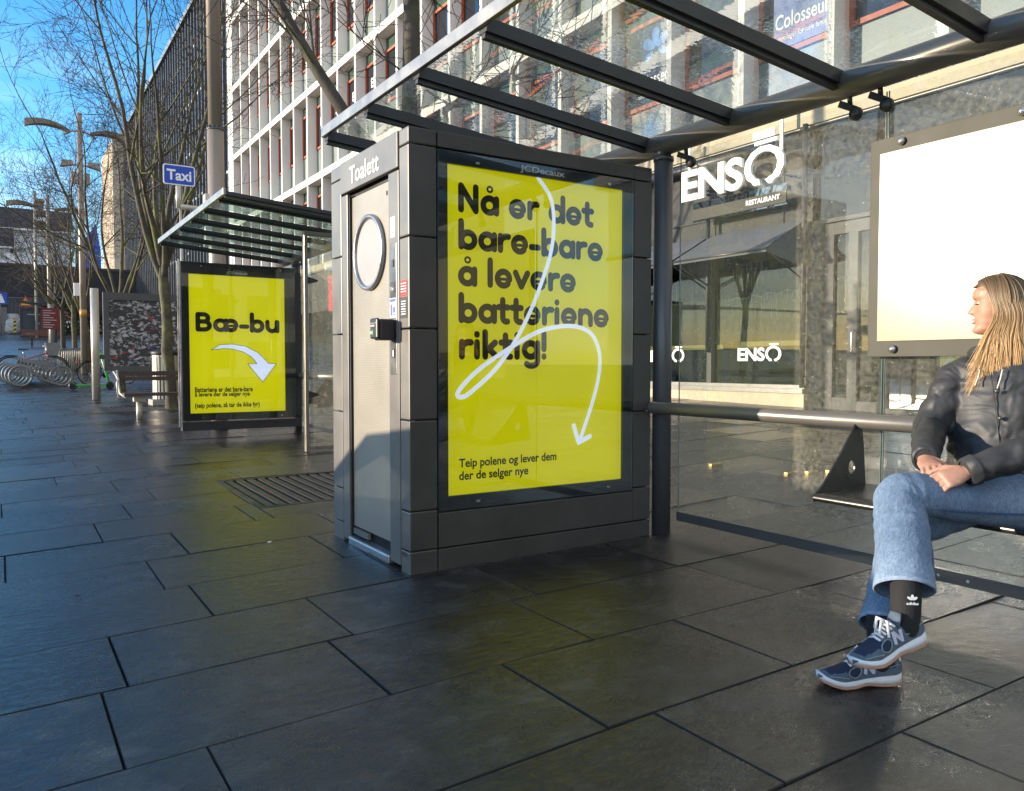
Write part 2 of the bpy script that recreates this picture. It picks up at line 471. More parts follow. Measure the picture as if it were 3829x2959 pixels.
for i in range(len(rows) - 1):
    y0, y1 = rows[i], rows[i + 1]
    fx = FIXED.get(round(y0, 2))
    if fx:
        joints = list(fx)
        while joints[0] > -.7: joints.insert(0, joints[0] - rs.uniform(.8, 1.05))
    else:
        joints = [-1.0 - rs.uniform(0, .8)]
    while joints[-1] < 11.4: joints.append(joints[-1] + rs.uniform(.78, 1.12))
    joints = [-1.0] + [j for j in joints if -.8 < j < 11.2] + [11.5]
    for a, b in zip(joints, joints[1:]):
        far = y0 > 14 or a > 7.5 or y0 < -1.5
        hit = in_grate(a, b, y0, y1)
        if hit:
            gx0, gx1, gy0, gy1 = hit
            for (p0, p1, q0, q1) in ((a, min(b, gx0), y0, y1), (max(a, gx1), b, y0, y1), (max(a, gx0), min(b, gx1), y0, min(y1, gy0)), (max(a, gx0), min(b, gx1), max(y0, gy1), y1)):
                if p1 - p0 > .03 and q1 - q0 > .03: slab(p0, p1, q0, q1, far)
        else: slab(a, b, y0, y1, far)
tag(sl.build('pavement', [M_SLAB, M_JOINT]), kind='structure')
kb = MB()
for k in range(60):
    y0 = -14 + k * 1.5; y1 = y0 + 1.49
    x0, x1 = -1.12, -1.0
    vs = [(x, y, gz(x, y) + z) for z in (-.2, .0) for y in (y0, y1) for x in (x0, x1)]
    kb.add(vs, [(0, 2, 3, 1), (4, 5, 7, 6), (0, 1, 5, 4), (2, 6, 7, 3), (0, 4, 6, 2), (1, 3, 7, 5)])
tag(kb.build('kerb', mat('kerb_granite', (.20, .20, .20), .6, bmp=.3)), kind='structure')

# tactile brass studs by the restaurant, small litter
studs = [(5.9, 4.6), (6.08, 4.52), (6.26, 4.44), (5.15, 6.4), (5.32, 6.32), (5.5, 6.24), (5.75, 5.35)]
for i, (x, y) in enumerate(studs):
    z = gz(x, y)
    o = MB().box(x - .075, x + .075, y - .018, y + .018, z - .01, z + .008).build('guide_strip', mat('brass', (.55, .38, .14), .4, .6))
    tag(o, 'short brass guide strip set in the paving behind the shelter glass', 'guide strip', 'brass guide strips in the paving')
def scrap(x, y, s, label, col=(.75, .75, .72), name='paper_scrap', cat='litter'):
    z = gz(x, y) + .006
    rr = random.Random(int(x * 991))
    n = 7; pts = [(x + s * (.6 + .6 * rr.random()) * math.cos(2 * PI * k / n), y + s * .55 * (.6 + .6 * rr.random()) * math.sin(2 * PI * k / n), z + rr.uniform(0, .35) * s) for k in range(n)]
    mb = MB(); mb.add([(x, y, z + s * .4)] + pts, [(0, 1 + k, 1 + (k + 1) % n) for k in range(n)])
    tag(mb.build(name, mat('scrap%.2f' % col[0], col, .8)), label, cat)
scrap(.875, 1.545, .010, 'larger of two white paper bits on the dark foreground slab')
scrap(.905, 1.495, .007, 'smaller of two white paper bits on the dark foreground slab')
scrap(.262, 1.96, .008, 'white paper bit lying left on the bluish foreground slab')
scrap(.60, 1.53, .005, 'tiny pale crumb on the slab near the bottom edge')
scrap(.29, 4.35, .018, 'dark curled leaf on the wet slabs left of the toilet', (.05, .035, .02), 'dead_leaf', 'leaf')
scrap(.60, 4.55, .014, 'reddish brown leaf on the wet slabs before the toilet door', (.16, .06, .04), 'dead_leaf', 'leaf')
scrap(1.35, 4.82, .016, 'pale paper shred on the slab joint beside the toilet base')

# ================================================================== WHITE OFFICE BUILDING
M_CONC = mat('white_render', (.66, .63, .585), .75, var=.05, nscale=1.4, bmp=.12, bscale=40)
M_FIN = mat('white_fin', (.72, .69, .64), .7, var=.05, nscale=1.2)
M_RED = mat('red_frame', (.42, .085, .028), .5, var=.1)
M_SPAN = mat('spandrel', (.19, .225, .20), .35, var=.12, nscale=1.7, rvar=.08)
M_TRANS = mat('transom_glass', (.06, .095, .075), .12, var=.2, rvar=.05)
M_PANE = mat('window_glass', (.012, .015, .022), .035, var=.4, nscale=.7, rvar=.01, spec=.9)
M_DARKLINE = mat('dark_gap', (.015, .015, .017), .7)
M_WHITE_TXT = mat('white_lettering', (.82, .82, .82), .6, var=.02)
FX = 11.0              # facade line
BAY = 1.79
Y_FIN0 = 6.169 - 7 * BAY
NB = 29                 # bays
ST = 3.68
Z1 = 4.87               # underside of the first floor band
YA, YB = Y_FIN0, Y_FIN0 + NB * BAY
ob_ = thing('office_building', 'white office building with a grid of fins and red framed windows', 'building', (FX, 20, .3))
fw = MB()
for k in range(NB + 1):
    y = Y_FIN0 + k * BAY
    fw.box(FX, FX + .47, y - .065, y + .065, Z1 + .02, 27.2)
fw.build('fins', M_FIN, ob_)
bd = MB()
for j in range(7):
    z = Z1 + ST * j
    bd.box(FX - .02, FX + .5, YA, YB, z, z + .27)
bd.build('floor_bands', M_FIN, ob_)
cb = MB(); cb.box(FX - .07, FX - .022, YA, YB, Z1 + .02, Z1 + .25); cb.build('cornice', mat('beige_cornice', (.33, .285, .19), .7, var=.12, nscale=3), ob_)
w = MB()
w.box(FX + .50, FX + 14, YA, YB + .6, Z1 + .05, 27.2)
w.box(FX - .01, FX + .49, YB + .07, YB + .95, 0.2, 27.2)
w.build('wall', M_CONC, ob_)
cells = []
for j in range(6):
    for k in range(NB):
        cells.append((j, k))
def vis(j, k):      # can this cell be in or near the picture
    y = Y_FIN0 + (k + .5) * BAY; z = Z1 + ST * j + .3
    return y > 4.0 and (z - 1.08) / math.hypot(FX, y) < .60
show = [c for c in cells if vis(*c)]
show.sort(key=lambda c: math.hypot(FX, Y_FIN0 + (c[1] + .5) * BAY) * (1 + .05 * c[0]))
lead = show[:98]; rest = [c for c in cells if c not in lead]
def win_geo(j, k, fr, pn, spn, gap):
    y0 = Y_FIN0 + k * BAY + .066; y1 = y0 + BAY - .132
    z0 = Z1 + ST * j + .272; x = FX + .40
    zs, zw, zt = z0 + 1.20, z0 + 3.00, z0 + 3.405
    spn.box(x, x + .08, y0 + .06, y1, z0 + .02, zs)
    gap.box(x + .04, x + .09, y0, y0 + .06, z0, zt)
    gap.box(x + .02, x + .09, y0 + .06, y1, zs, zs + .03); gap.box(x + .02, x + .09, y0 + .06, y1, zw, zw + .04)
    t = .085
    f0, f1, a, b = y0 + .07, y1 - .0, zs + .03, zw
    fr.box(x - .03, x + .05, f0, f0 + t, a, b); fr.box(x - .03, x + .05, f1 - t, f1, a, b)
    fr.box(x - .03, x + .05, f0 + t, f1 - t, a, a + t); fr.box(x - .03, x + .05, f0 + t, f1 - t, b - t, b)
    pn.box(x + .015, x + .04, f0 + t, f1 - t, a + t, b - t)
    return (x, y0, y1, zs, zw, zt)
def trans_geo(x, y0, y1, zw, zt, mb): mb.box(x + .01, x + .08, y0 + .07, y1, zw + .04, zt)
rng = random.Random(11)
CLR = lambda c: M_PANE
for (j, k) in lead:
    fr, pn, spn, gap, tr = MB(), MB(), MB(), MB(), MB()
    x, y0, y1, zs, zw, zt = win_geo(j, k, fr, pn, spn, gap)
    trans_geo(x, y0, y1, zw, zt, tr)
    wo_ = fr.build('window', M_RED, ob_)
    pn.build('pane', M_PANE, wo_); tr.build('transom', M_TRANS, wo_); spn.build('spandrel', M_SPAN, wo_)
    gap.build('gasket', M_DARKLINE, wo_)
fr, pn, spn, gap, tr = MB(), MB(), MB(), MB(), MB()
for (j, k) in rest:
    x, y0, y1, zs, zw, zt = win_geo(j, k, fr, spn, spn, gap)
    trans_geo(x, y0, y1, zw, zt, spn)
    fr.m[-24:] = fr.m[-24:]
off = len(fr.v)
allm = MB()
allm.add(fr.v, fr.f, 0); allm.add(spn.v, spn.f, 1); allm.add(gap.v, gap.f, 2)
o = allm.build('windows', [M_RED, M_SPAN, M_DARKLINE], ob_); o['kind'] = 'stuff'
# lettering in the windows (foil letters on the glass)
def bay_of(y): return int((y - Y_FIN0) // BAY)
M_BLUE1 = mat('decal_blue', (.03, .22, .62), .5, var=.05)
M_SKYB = mat('decal_backing', (.10, .16, .38), .35, var=.12)
def decal_eld(j, k, small=False, word='ELD'):
    y1 = Y_FIN0 + (k + 1) * BAY - .16; z0 = Z1 + ST * j + .272
    mb = MB()
    wd = .62 if not small else .42
    add_text(mb, word, (FX + .413, y1 - .35, z0 + (2.15 if not small else 1.5)), -Y_, Z_, wd, .34 if not small else .22, 0, .02)
    if not small: mb.box(FX + .407, FX + .41, y1 - .35 - wd, y1 - .35, z0 + 2.03, z0 + 2.05); mb.box(FX + .407, FX + .41, y1 - .4 - wd * .6, y1 - .4, z0 + 1.95, z0 + 1.965)
    mb.build('window_lettering', M_WHITE_TXT, ob_)
for j, k in ((2, bay_of(23.2)), (2, bay_of(25.1)), (1, bay_of(26.6)), (2, bay_of(19.6)), (1, bay_of(28.5)), (2, bay_of(28.5)), (1, bay_of(30.4)), (1, bay_of(32.1))): decal_eld(j, k)
for j, k in ((2, bay_of(30.4)), (3, bay_of(26.6)), (3, bay_of(32.1)), (2, bay_of(34.0))): decal_eld(j, k, True, 'ME')
def petals(mb, O, U, V, s, mi):
    for a in (90, 150, 30, 210, -25):
        c = (math.cos(R(a)) * s * .62, math.sin(R(a)) * s * .62); r1 = s * (.46 if a > 0 and a < 180 else .32)
        pts = []
        for t in range(20):
            an = 2 * PI * t / 20; px, py = r1 * math.cos(an) * 1.15, r1 * .62 * math.sin(an) * (1.0 + .35 * math.cos(an))
            ca, sa = math.cos(R(a)), math.sin(R(a)); pts.append((c[0] + px * ca - py * sa, c[1] + px * sa + py * ca))
        mb.prism(pts, O, U, V, .002, mi)
def decal_col(j, k, big):
    y1 = Y_FIN0 + (k + 1) * BAY - .16; z0 = Z1 + ST * j + .272 + 1.25
    mb = MB()
    if big: mb.box(FX + .412, FX + .4135, y1 - 1.45, y1 - .20, z0 + .10, z0 + 1.66, 2)
    yc = y1 - .82
    petals(mb, Vector((FX + .409, yc, z0 + 1.15)), -Y_, Z_, .36, 1)
    add_text(mb, 'Colosseum', (FX + .41, y1 - .24, z0 + .42), -Y_, Z_, 1.16, .26, 0, .012)
    add_text(mb, '- tannleger for hele familien', (FX + .41, y1 - .24, z0 + .20), -Y_, Z_, 1.12, .12, 0, .006)
    mb.build('window_logo', [M_WHITE_TXT, M_BLUE1, M_SKYB], ob_)
decal_col(0, bay_of(12.4), False)
decal_col(0, bay_of(8.85), True)

# ground floor: metal panels, glazing, stone plinth
M_CLAD = mat('grey_cladding', (.066, .066, .063), .7, spec=.12, metal=.0, var=.08, nscale=1.0, vscale=(1, 1, .2))
M_ALU = mat('aluminium', (.085, .082, .076), .62, spec=.15, metal=.0, var=.06, nscale=2, vscale=(1, 1, .15))
M_STONE = mat('beige_plinth', (.42, .34, .23), .65, var=.2, nscale=2.2, bmp=.15)
M_DARKMET = mat('dark_metal_pipe', (.05, .05, .052), .4, metal=.4)
def glass_material(name, tint, refl=1.0, dust=0.0, dustcol=(.8, .78, .7), scale=26, drops=0.0, ripple=0.0, rough=.015):
    """thin clear pane: sharp reflection by angle, some dirt and dried drops that scatter light"""
    m, n, l, p = nmat(name)
    out = n['Material Output']; n.remove(p)
    tr = n.new('ShaderNodeBsdfTransparent'); tr.inputs['Color'].default_value = (*tint, 1)
    gl = n.new('ShaderNodeBsdfGlossy'); gl.inputs['Roughness'].default_value = rough
    fr_ = n.new('ShaderNodeFresnel'); fr_.inputs['IOR'].default_value = 1.5
    mm = n.new('ShaderNodeMath'); mm.operation = 'MULTIPLY'; mm.inputs[1].default_value = refl; mm.use_clamp = True
    l.new(fr_.outputs['Fac'], mm.inputs[0])
    mx = n.new('ShaderNodeMixShader'); l.new(mm.outputs['Value'], mx.inputs['Fac'])
    l.new(tr.outputs['BSDF'], mx.inputs[1]); l.new(gl.outputs['BSDF'], mx.inputs[2])
    last = mx
    if ripple:
        r_ = link_noise(n, l, 3.0, 3, .5)
        b = n.new('ShaderNodeBump'); b.inputs['Strength'].default_value = ripple; b.inputs['Distance'].default_value = .01
        l.new(r_.outputs['Fac'], b.inputs['Height']); l.new(b.outputs['Normal'], gl.inputs['Normal'])
    if dust or drops:
        di = n.new('ShaderNodeBsdfDiffuse'); di.inputs['Color'].default_value = (*dustcol, 1)
        tl = n.new('ShaderNodeBsdfTranslucent'); tl.inputs['Color'].default_value = (*dustcol, 1)
        ad = n.new('ShaderNodeMixShader'); ad.inputs['Fac'].default_value = .5
        l.new(di.outputs['BSDF'], ad.inputs[1]); l.new(tl.outputs['BSDF'], ad.inputs[2])
        a = link_noise(n, l, scale, 6, .75)
        b = link_noise(n, l, 1.1, 4, .6)
        mu_ = n.new('ShaderNodeMath'); mu_.operation = 'MULTIPLY'
        l.new(mrange(n, l, a.outputs['Fac'], .35, .75, .25, 1.6), mu_.inputs[0]); l.new(mrange(n, l, b.outputs['Fac'], .3, .7, .5 * dust, 1.3 * dust), mu_.inputs[1])
        fac = mu_.outputs['Value']
        if drops:
            t = n.new('ShaderNodeTexCoord'); v = n.new('ShaderNodeTexVoronoi'); v.inputs['Scale'].default_value = 48
            v.inputs['Randomness'].default_value = 1
            l.new(t.outputs['Object'], v.inputs['Vector'])
            pk = n.new('ShaderNodeSeparateColor'); l.new(v.outputs['Color'], pk.inputs['Color'])
            rad = mrange(n, l, pk.outputs['Red'], .60, 1.0, 0.0, .26)
            lt = n.new('ShaderNodeMath'); lt.operation = 'LESS_THAN'; l.new(v.outputs['Distance'], lt.inputs[0]); l.new(rad, lt.inputs[1])
            m5 = n.new('ShaderNodeMath'); m5.operation = 'MULTIPLY'; m5.inputs[1].default_value = drops; l.new(lt.outputs['Value'], m5.inputs[0])
            ad2 = n.new('ShaderNodeMath'); ad2.operation = 'ADD'; ad2.use_clamp = True
            l.new(fac, ad2.inputs[0]); l.new(m5.outputs['Value'], ad2.inputs[1]); fac = ad2.outputs['Value']
        m6 = n.new('ShaderNodeMixShader'); l.new(fac, m6.inputs['Fac'])
        l.new(last.outputs['Shader'], m6.inputs[1]); l.new(ad.outputs['Shader'], m6.inputs[2]); last = m6
    l.new(last.outputs['Shader'], out.inputs['Surface'])
    return m
M_SHOP = glass_material('shop_glass', (.42, .50, .46), 1.15)
M_SHOP2 = glass_material('solar_glass', (.30, .38, .36), 14.0, rough=.022)
GF = .31                # pavement level at the facade
pl = MB(); pl.box(FX - .05, FX + .4, 8.32, YB, GF - .3, .60); pl.build('plinth', M_STONE, ob_)
sl_ = MB(); sl_.box(FX - .09, FX + .35, 8.32, YB, .603, .68); sl_.box(FX - .04, FX + .3, 8.32, YB, .682, .74); sl_.build('sill', mat('sill_alu', (.16, .155, .14), .4, metal=.2, var=.08), ob_)
up = MB(); up.box(FX + .12, FX + .4, 8.33, YB, 3.25, 4.86)
for y in (8.9, 10.42, 12.2, 13.9, 15.7): up.box(FX + .10, FX + .118, y - .02, y + .02, 3.25, 4.86)
for y in (9.3, 9.7, 10.05, 10.8, 11.2, 11.6): pass
up.box(FX + .09, FX + .118, 8.33, YB, 3.72, 3.75)
up.build('cladding', M_CLAD, ob_)
mu_ = MB()
for y, ww in ((10.40, .055), (8.27, .06), (12.35, .05), (14.3, .05), (16.2, .05)):
    mu_.box(FX - .03, FX + .12, y - ww, y + ww, .743, 3.25)
mu_.build('mullions', M_ALU, ob_)
gl_ = MB(); gl_.quad((FX + .06, YB, .74), (FX + .06, 8.33, .74), (FX + .06, 8.33, 3.24), (FX + .06, YB, 3.24)); gl_.build('shop_window', M_SHOP, ob_)
# dark room behind the glass
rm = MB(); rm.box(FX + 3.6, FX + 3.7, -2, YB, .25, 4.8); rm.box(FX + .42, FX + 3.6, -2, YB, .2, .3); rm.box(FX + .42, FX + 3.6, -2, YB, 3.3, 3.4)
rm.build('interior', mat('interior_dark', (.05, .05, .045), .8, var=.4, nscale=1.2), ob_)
ct = MB(); ct.box(FX + .45, FX + .75, 8.45, 10.3, 1.40, 1.49); ct.box(FX + .45, FX + .75, 10.5, 15, 1.36, 1.45); ct.build('counter', mat('counter_wood', (.50, .36, .13), .5), ob_)
fl = MB(); rr = random.Random(5)
for yy, zz in ((8.5, 2.95), (8.5, 2.35), (10.5, 2.75)):
    pts = [(FX + .30, yy + i * .11, zz - .02 * i * .3 + .03 * math.sin(i * 1.9)) for i in range(17)]
    fl.tube(pts, .004, 3)
    for q in pts[1:-1]:
        L = rr.uniform(.12, .55); fl.tube([q, (q[0], q[1] + rr.uniform(-.02, .02), q[2] - L * .5), (q[0], q[1] + rr.uniform(-.03, .03), q[2] - L)], .003, 3)
fl.build('string_lights', mat('string_wire', (.55, .55, .42), .6), ob_)
# window writing
def enso(mb, O, U, V, w_, h_, depth, mi=0, macron=True):
    """four letters; the last a brushed ring under a bar"""
    add_text(mb, 'ENS', O, U, V, w_ * .66, h_, mi, .035, depth)
    O = Vector(O); c = O + Vector(U) * (w_ * .86) + Vector(V) * (h_ * .535)
    ring = []
    n = 44
    for ring_i, (rx, ry, jit) in enumerate(((.185, .575, .03), (.125, .405, .025))):
        for k in range(n + 1):
            a = R(-75 + 335 * k / n - (10 if ring_i else 0)); j = 1 + jit * math.sin(k * 1.7) * (1.6 if k < 6 or k > n - 6 else .6)
            ring.append(c + Vector(U) * (rx * w_ * j * math.cos(a)) + Vector(V) * (ry * h_ * j * math.sin(a)))
    N = Vector(U).cross(Vector(V)).normalized()
    d = max(depth, .002)
    vs = [q + N * d for q in ring] + [q + N * .0005 for q in ring]; m_ = n + 1
    fs = []
    for k in range(n):
        fs.append((k, k + 1, m_ + k + 1, m_ + k)); fs.append((2 * m_ + k + 1, 2 * m_ + k, 3 * m_ + k, 3 * m_ + k + 1))
        fs.append((k + 1, k, 2 * m_ + k, 2 * m_ + k + 1)); fs.append((m_ + k, m_ + k + 1, 3 * m_ + k + 1, 3 * m_ + k))
    mb.add(vs, fs, mi)
    if macron: mb.prism([(w_ * .77, h_ * 1.17), (w_ * .98, h_ * 1.17), (w_ * .98, h_ * 1.28), (w_ * .77, h_ * 1.28)], O, U, V, d, mi)
wd_ = MB(); enso(wd_, (FX + .05, 9.79, 1.135), -Y_, Z_, .90, .235, 0); enso(wd_, (FX + .05, 12.05, 1.125), -Y_, Z_, .90, .235, 0)
wd_.build('window_lettering', M_WHITE_TXT, ob_)
# door
dr = MB()
dr.box(FX - .06, FX + .14, 8.02, 8.20, GF, 3.3)
for a, b in ((7.84, 8.015), (6.93, 7.05)): dr.box(FX, FX + .1, a, b, GF, 3.28)
dr.box(FX, FX + .1, 7.053, 7.837, 3.1, 3.28); dr.box(FX, FX + .1, 7.42, 7.58, GF + .02, 3.097); dr.box(FX, FX + .1, 7.583, 7.837, GF + .02, GF + .25)
for a, b in ((7.053, 7.417),): dr.box(FX + .0, FX + .1, a, b, GF + .02, GF + .2)
d_ = dr.build('door', M_ALU, ob_)
dg = MB(); dg.quad((FX + .05, 7.84, GF + .2), (FX + .05, 7.05, GF + .2), (FX + .05, 7.05, 3.1), (FX + .05, 7.84, 3.1)); dg.build('pane', M_SHOP, d_)
hd = MB(); hd.tube([(FX, 7.46, 1.60), (FX - .06, 7.46, 1.60), (FX - .07, 7.46, 1.55), (FX - .07, 7.46, 1.29), (FX - .06, 7.46, 1.24), (FX, 7.46, 1.24)], .012, 8)
hd.build('handle', mat('chrome', (.75, .75, .74), .2, .9), d_)
# glazing towards the camera's right
r2 = MB(); r2.quad((FX + .05, 6.9, GF), (FX + .05, -6, GF), (FX + .05, -6, 3.3), (FX + .05, 6.9, 3.3)); r2.build('shop_window', M_SHOP2, ob_)
r2 = MB(); r2.quad((FX + .05, 8.2, 3.36), (FX + .05, -6, 3.36), (FX + .05, -6, 4.86), (FX + .05, 8.2, 4.86)); r2.build('fanlight', M_SHOP, ob_)
r3 = MB()
for y in (5.2, 3.4, 1.6, -.2, -2): r3.box(FX - .02, FX + .1, y - .05, y + .05, GF, 3.3)
r3.box(FX - .02, FX + .1, -6, 8.19, 3.3, 3.36); r3.box(FX - .018, FX + .1, 6.95, 7.0, 3.362, 4.86); r3.box(FX - .02, FX + .1, -6, 6.92, GF - .2, GF + .12)
r3.build('shopfront_frame', M_ALU, ob_)
pp = MB()
pp.tube([(FX - .1, 8.4, 4.72), (FX - .1, 13.5, 4.72)], .075, 10); pp.tube([(FX - .1, 14.0, 4.72), (FX - .1, 30, 4.72)], .075, 10)
pp.build('awning_roller', M_DARKMET, ob_)
dp = MB(); dp.tube([(FX - .12, 8.30, .7), (FX - .12, 8.30, 4.9)], .045, 8); dp.tube([(FX - .08, 10.40, 1.3), (FX - .08, 10.40, 4.0)], .035, 8)
dp.build('downpipe', mat('black_pipe', (.03, .03, .03), .45), ob_)

# ENSO sign, name plate, awnings: hung on the facade, each its own thing
s1 = thing('restaurant_sign', 'raised white ENSO letters with a brushed ring on the facade', 'sign', (FX - .25, 9.7, 4.0))
mb = MB(); enso(mb, (FX - .30, 10.80, 4.05), -Y_, Z_, 2.18, .56, .06, 0); mb.build('letters', mat('sign_white', (.88, .87, .84), .7, var=.02), s1)
mb = MB()
for y in (10.55, 10.3, 9.2, 8.75): mb.tube([(FX - .29, y, 4.2), (FX + .1, y, 4.2)], .02, 6)
mb.build('bracket', M_DARKMET, s1)
s2 = thing('name_plate', 'clear grey plate reading RESTAURANT under the ENSO letters', 'sign', (FX - .2, 9.6, 3.7))
mb = MB(); mb.box(FX - .26, FX - .245, 8.55, 10.62, 3.70, 3.90); mb.build('plate', mat('plate_grey', (.085, .08, .07), .8, spec=.1), s2)
mb = MB(); mb.box(FX - .244, FX - .236, 8.55, 10.62, 3.67, 4.02); mb.build('backing', glass_material('plate_glass', (.92, .92, .90), 1.0), s2)
mb = MB(); add_text(mb, 'RESTAURANT', (FX - .262, 9.37, 3.77), -Y_, Z_, .70, .085, 0, .02); mb.build('lettering', M_WHITE_TXT, s2)
s3 = thing('hanging_sign', 'small white plate reading SABI above the ENSO ring', 'sign', (FX - .3, 8.9, 4.7))
mb = MB(); mb.box(FX - .34, FX - .32, 8.72, 9.17, 4.80, 4.93); mb.build('plate', M_WHITE_TXT, s3)
mb = MB(); add_text(mb, 'SABI', (FX - .342, 8.92, 4.83), -Y_, Z_, .19, .07); mb.build('lettering', mat('grey_ink', (.25, .25, .25), .6), s3)
mb = MB(); mb.box(FX - .33, FX - .30, 8.58, 8.63, 4.5, 5.3); mb.box(FX - .33, FX - .30, 10.62, 10.67, 4.55, 5.1); mb.build('hanger_rods', M_WHITE_TXT, s3)
M_AWN = mat('awning_cloth', (.11, .113, .125), .85, spec=.1, var=.08, bmp=.1)
def awning(ya, yb, label):
    t = thing('awning', label, 'awning', (FX, (ya + yb) / 2, 3.0))
    xo, zo, zi = FX - .95, 2.90, 3.42
    mb = MB()
    mb.add([(FX, ya, zi), (FX, yb, zi), (xo, yb, zo), (xo, ya, zo), (FX, ya, zi - .02), (FX, yb, zi - .02), (xo, yb, zo - .02), (xo, ya, zo - .02)],
           [(0, 1, 2, 3), (4, 7, 6, 5), (0, 3, 7, 4), (1, 5, 6, 2), (3, 2, 6, 7)])
    mb.add([(xo - .004, ya, zo - .0), (xo - .004, yb, zo), (xo - .004, yb, zo - .07), (xo - .004, ya, zo - .07)], [(0, 1, 2, 3)])
    for y in (ya, yb): mb.add([(FX, y, zi), (xo, y, zo), (xo, y, zo - .07), (FX, y, zo - .25)], [(0, 1, 2, 3)])
    mb.build('canopy', M_AWN, t)
    mb = MB(); mb.tube([(xo, ya, zo - .02), (xo, yb, zo - .02)], .022, 6)
    for y in (ya + .03, yb - .03): mb.tube([(xo, y, zo - .03), (FX, y, 2.45)], .014, 6)
    mb.build('front_bar', M_DARKMET, t)
awning(8.36, 10.38, 'dark grey awning under the RESTAURANT plate, nearest the door')
awning(10.46, 12.30, 'dark grey awning left of the ENSO window, half behind the shelter post')

# bank sign further along
s4 = thing('bank_sign', 'white Sparebank lettering beside a red square on the facade', 'sign', (FX, 30, 4))
mb = MB(); add_text(mb, 'Sparebank', (FX - .1, 29.45, 3.75), -Y_, Z_, 3.1, .80, 0, .012, .05); mb.build('lettering', M_WHITE_TXT, s4)
mb = MB(); mb.box(FX - .12, FX - .05, 29.75, 30.3, 3.15, 4.55); mb.build('red_square', mat('bank_red', (.62, .015, .03), .4), s4)
for i in range(5):
    z = 2.75 - .52 * i
    o = thing('window_poster', ('topmost', 'second', 'middle', 'fourth', 'lowest')[i] + ' white sheet in the row hanging in the bank window', 'poster', (FX - .01, 27.5, z), 'sheets hanging in the bank window')
    mb = MB(); mb.box(FX - .012, FX - .004, 27.25, 28.0, z, z + .46); mb.build('sheet', M_WHITE_TXT, o)
    mb = MB(); mb.box(FX - .016, FX - .0125, 27.4, 27.85, z + .16, z + .36); mb.build('picture', mat('pic%d' % i, [(.1, .25, .5), (.3, .3, .3), (.45, .42, .1), (.2, .22, .2), (.35, .35, .33)][i], .6), o)

# ================================================================== DARK OFFICE BLOCK AND PALE BLOCK BEYOND
M_DK = mat('dark_cladding', (.055, .06, .07), .45, var=.25, nscale=.6, metal=.2)
M_DK2 = mat('dark_fin', (.10, .105, .115), .4, var=.15, metal=.3)
db = thing('dark_office_block', 'long dark office block with vertical fins beyond the white building', 'building', (FX, 70, 1))
YD0, YD1, ZD = YB + 1.0, 91.0, 24.3
w = MB(); w.box(FX + .5, FX + 14, YD0, YD1, 0, ZD); w.build('wall', M_DK, db)
f_ = MB()
y = YD0 + .1
while y < YD1: f_.box(FX, FX + .5, y, y + .12, 4.5, ZD - .15); y += .95
f_.build('fins', M_DK2, db)
p_ = MB(); p_.box(FX - .15, FX + 1.2, YD0, YD1, ZD, ZD + .35); p_.build('parapet', mat('parapet', (.16, .19, .19), .4, metal=.3), db)
g_ = MB(); lt_ = MB(); rr = random.Random(8)
for j in range(6):
    z = 4.6 + j * 3.3; y = YD0 + .25
    while y < YD1 - 1:
        g_.box(FX + .42, FX + .49, y, y + .75, z + 1.0, z + 2.7)
        if rr.random() < .45: lt_.box(FX + .12, FX + .42, y, y + .75, z + .75, z + .9)
        y += .95
o = g_.build('windows', M_PANE, db); o['kind'] = 'stuff'
o = lt_.build('window_ledges', mat('pale_ledge', (.55, .58, .62), .4), db); o['kind'] = 'stuff'
b_ = MB(); b_.box(FX - .1, FX + .5, YD0, YD1, 4.2, 4.5); b_.build('canopy_band', M_DK2, db)
pb = thing('pale_block', 'pale beige office block at the far end of the dark facade', 'building', (FX, 106, 3))
w = MB(); w.box(FX - .4, FX + 16, 91.3, 102, 0, 24.6); w.build('wall', mat('pale_beige', (.62, .52, .40), .8, var=.06), pb)
f_ = MB(); y = 91.5
while y < 101.5: f_.box(FX - .9, FX - .4, y, y + .35, 3, 24.2); y += 1.2
f_.build('fins', mat('pale_fin', (.68, .58, .46), .8, var=.05), pb)

# ================================================================== ACROSS THE STREET (out of frame, seen in the reflections)
pv = thing('pavilion', 'low pavilion with a ribbed white roof and a glass band across the road', 'building', (-31, 12, 0))
zr = -.25
w = MB(); w.box(-40, -30, -4, 34, zr, 1.3); w.build('base', mat('pavilion_base', (.25, .25, .25), .7), pv)
w = MB(); w.box(-39, -30.2, -3.6, 33, 1.303, 3.2); w.build('glazing', M_PANE, pv)
w = MB()
for i in range(20): w.box(-30.1, -29.95, -3.6 + i * 1.9, -3.45 + i * 1.9, 1.303, 3.2)
w.build('mullions', M_DARKMET, pv)
w = MB(); w.add([(-41, -5, 3.2), (-28.6, -5, 3.2), (-28.6, 35, 3.2), (-41, 35, 3.2), (-41, -5, 3.65), (-28.6, -5, 3.75), (-28.6, 35, 3.75), (-41, 35, 3.65)], [(0, 3, 2, 1), (4, 5, 6, 7), (0, 1, 5, 4), (1, 2, 6, 5), (2, 3, 7, 6), (3, 0, 4, 7)])
w.build('roof', M_FIN, pv)
w = MB()
for i in range(50): w.box(-28.6, -28.45, -4.9 + i * .8, -4.7 + i * .8, 3.1, 3.8)
w.build('roof_ribs', M_FIN, pv)
bk = thing('street_block', 'pale rendered block with rows of windows behind the viewer', 'building', (4, -34, 0))
w = MB(); w.box(-8, 26, -46, -34, -.3, 13); w.build('wall', mat('block_render', (.5, .46, .40), .8), bk)
w = MB()
for i in range(14):
    for j in range(4): w.box(-6.6 + i * 2.3, -5.2 + i * 2.3, -34.02, -33.95, .8 + j * 3.1, 2.6 + j * 3.1)
o = w.build('windows', M_PANE, bk); o['kind'] = 'stuff'
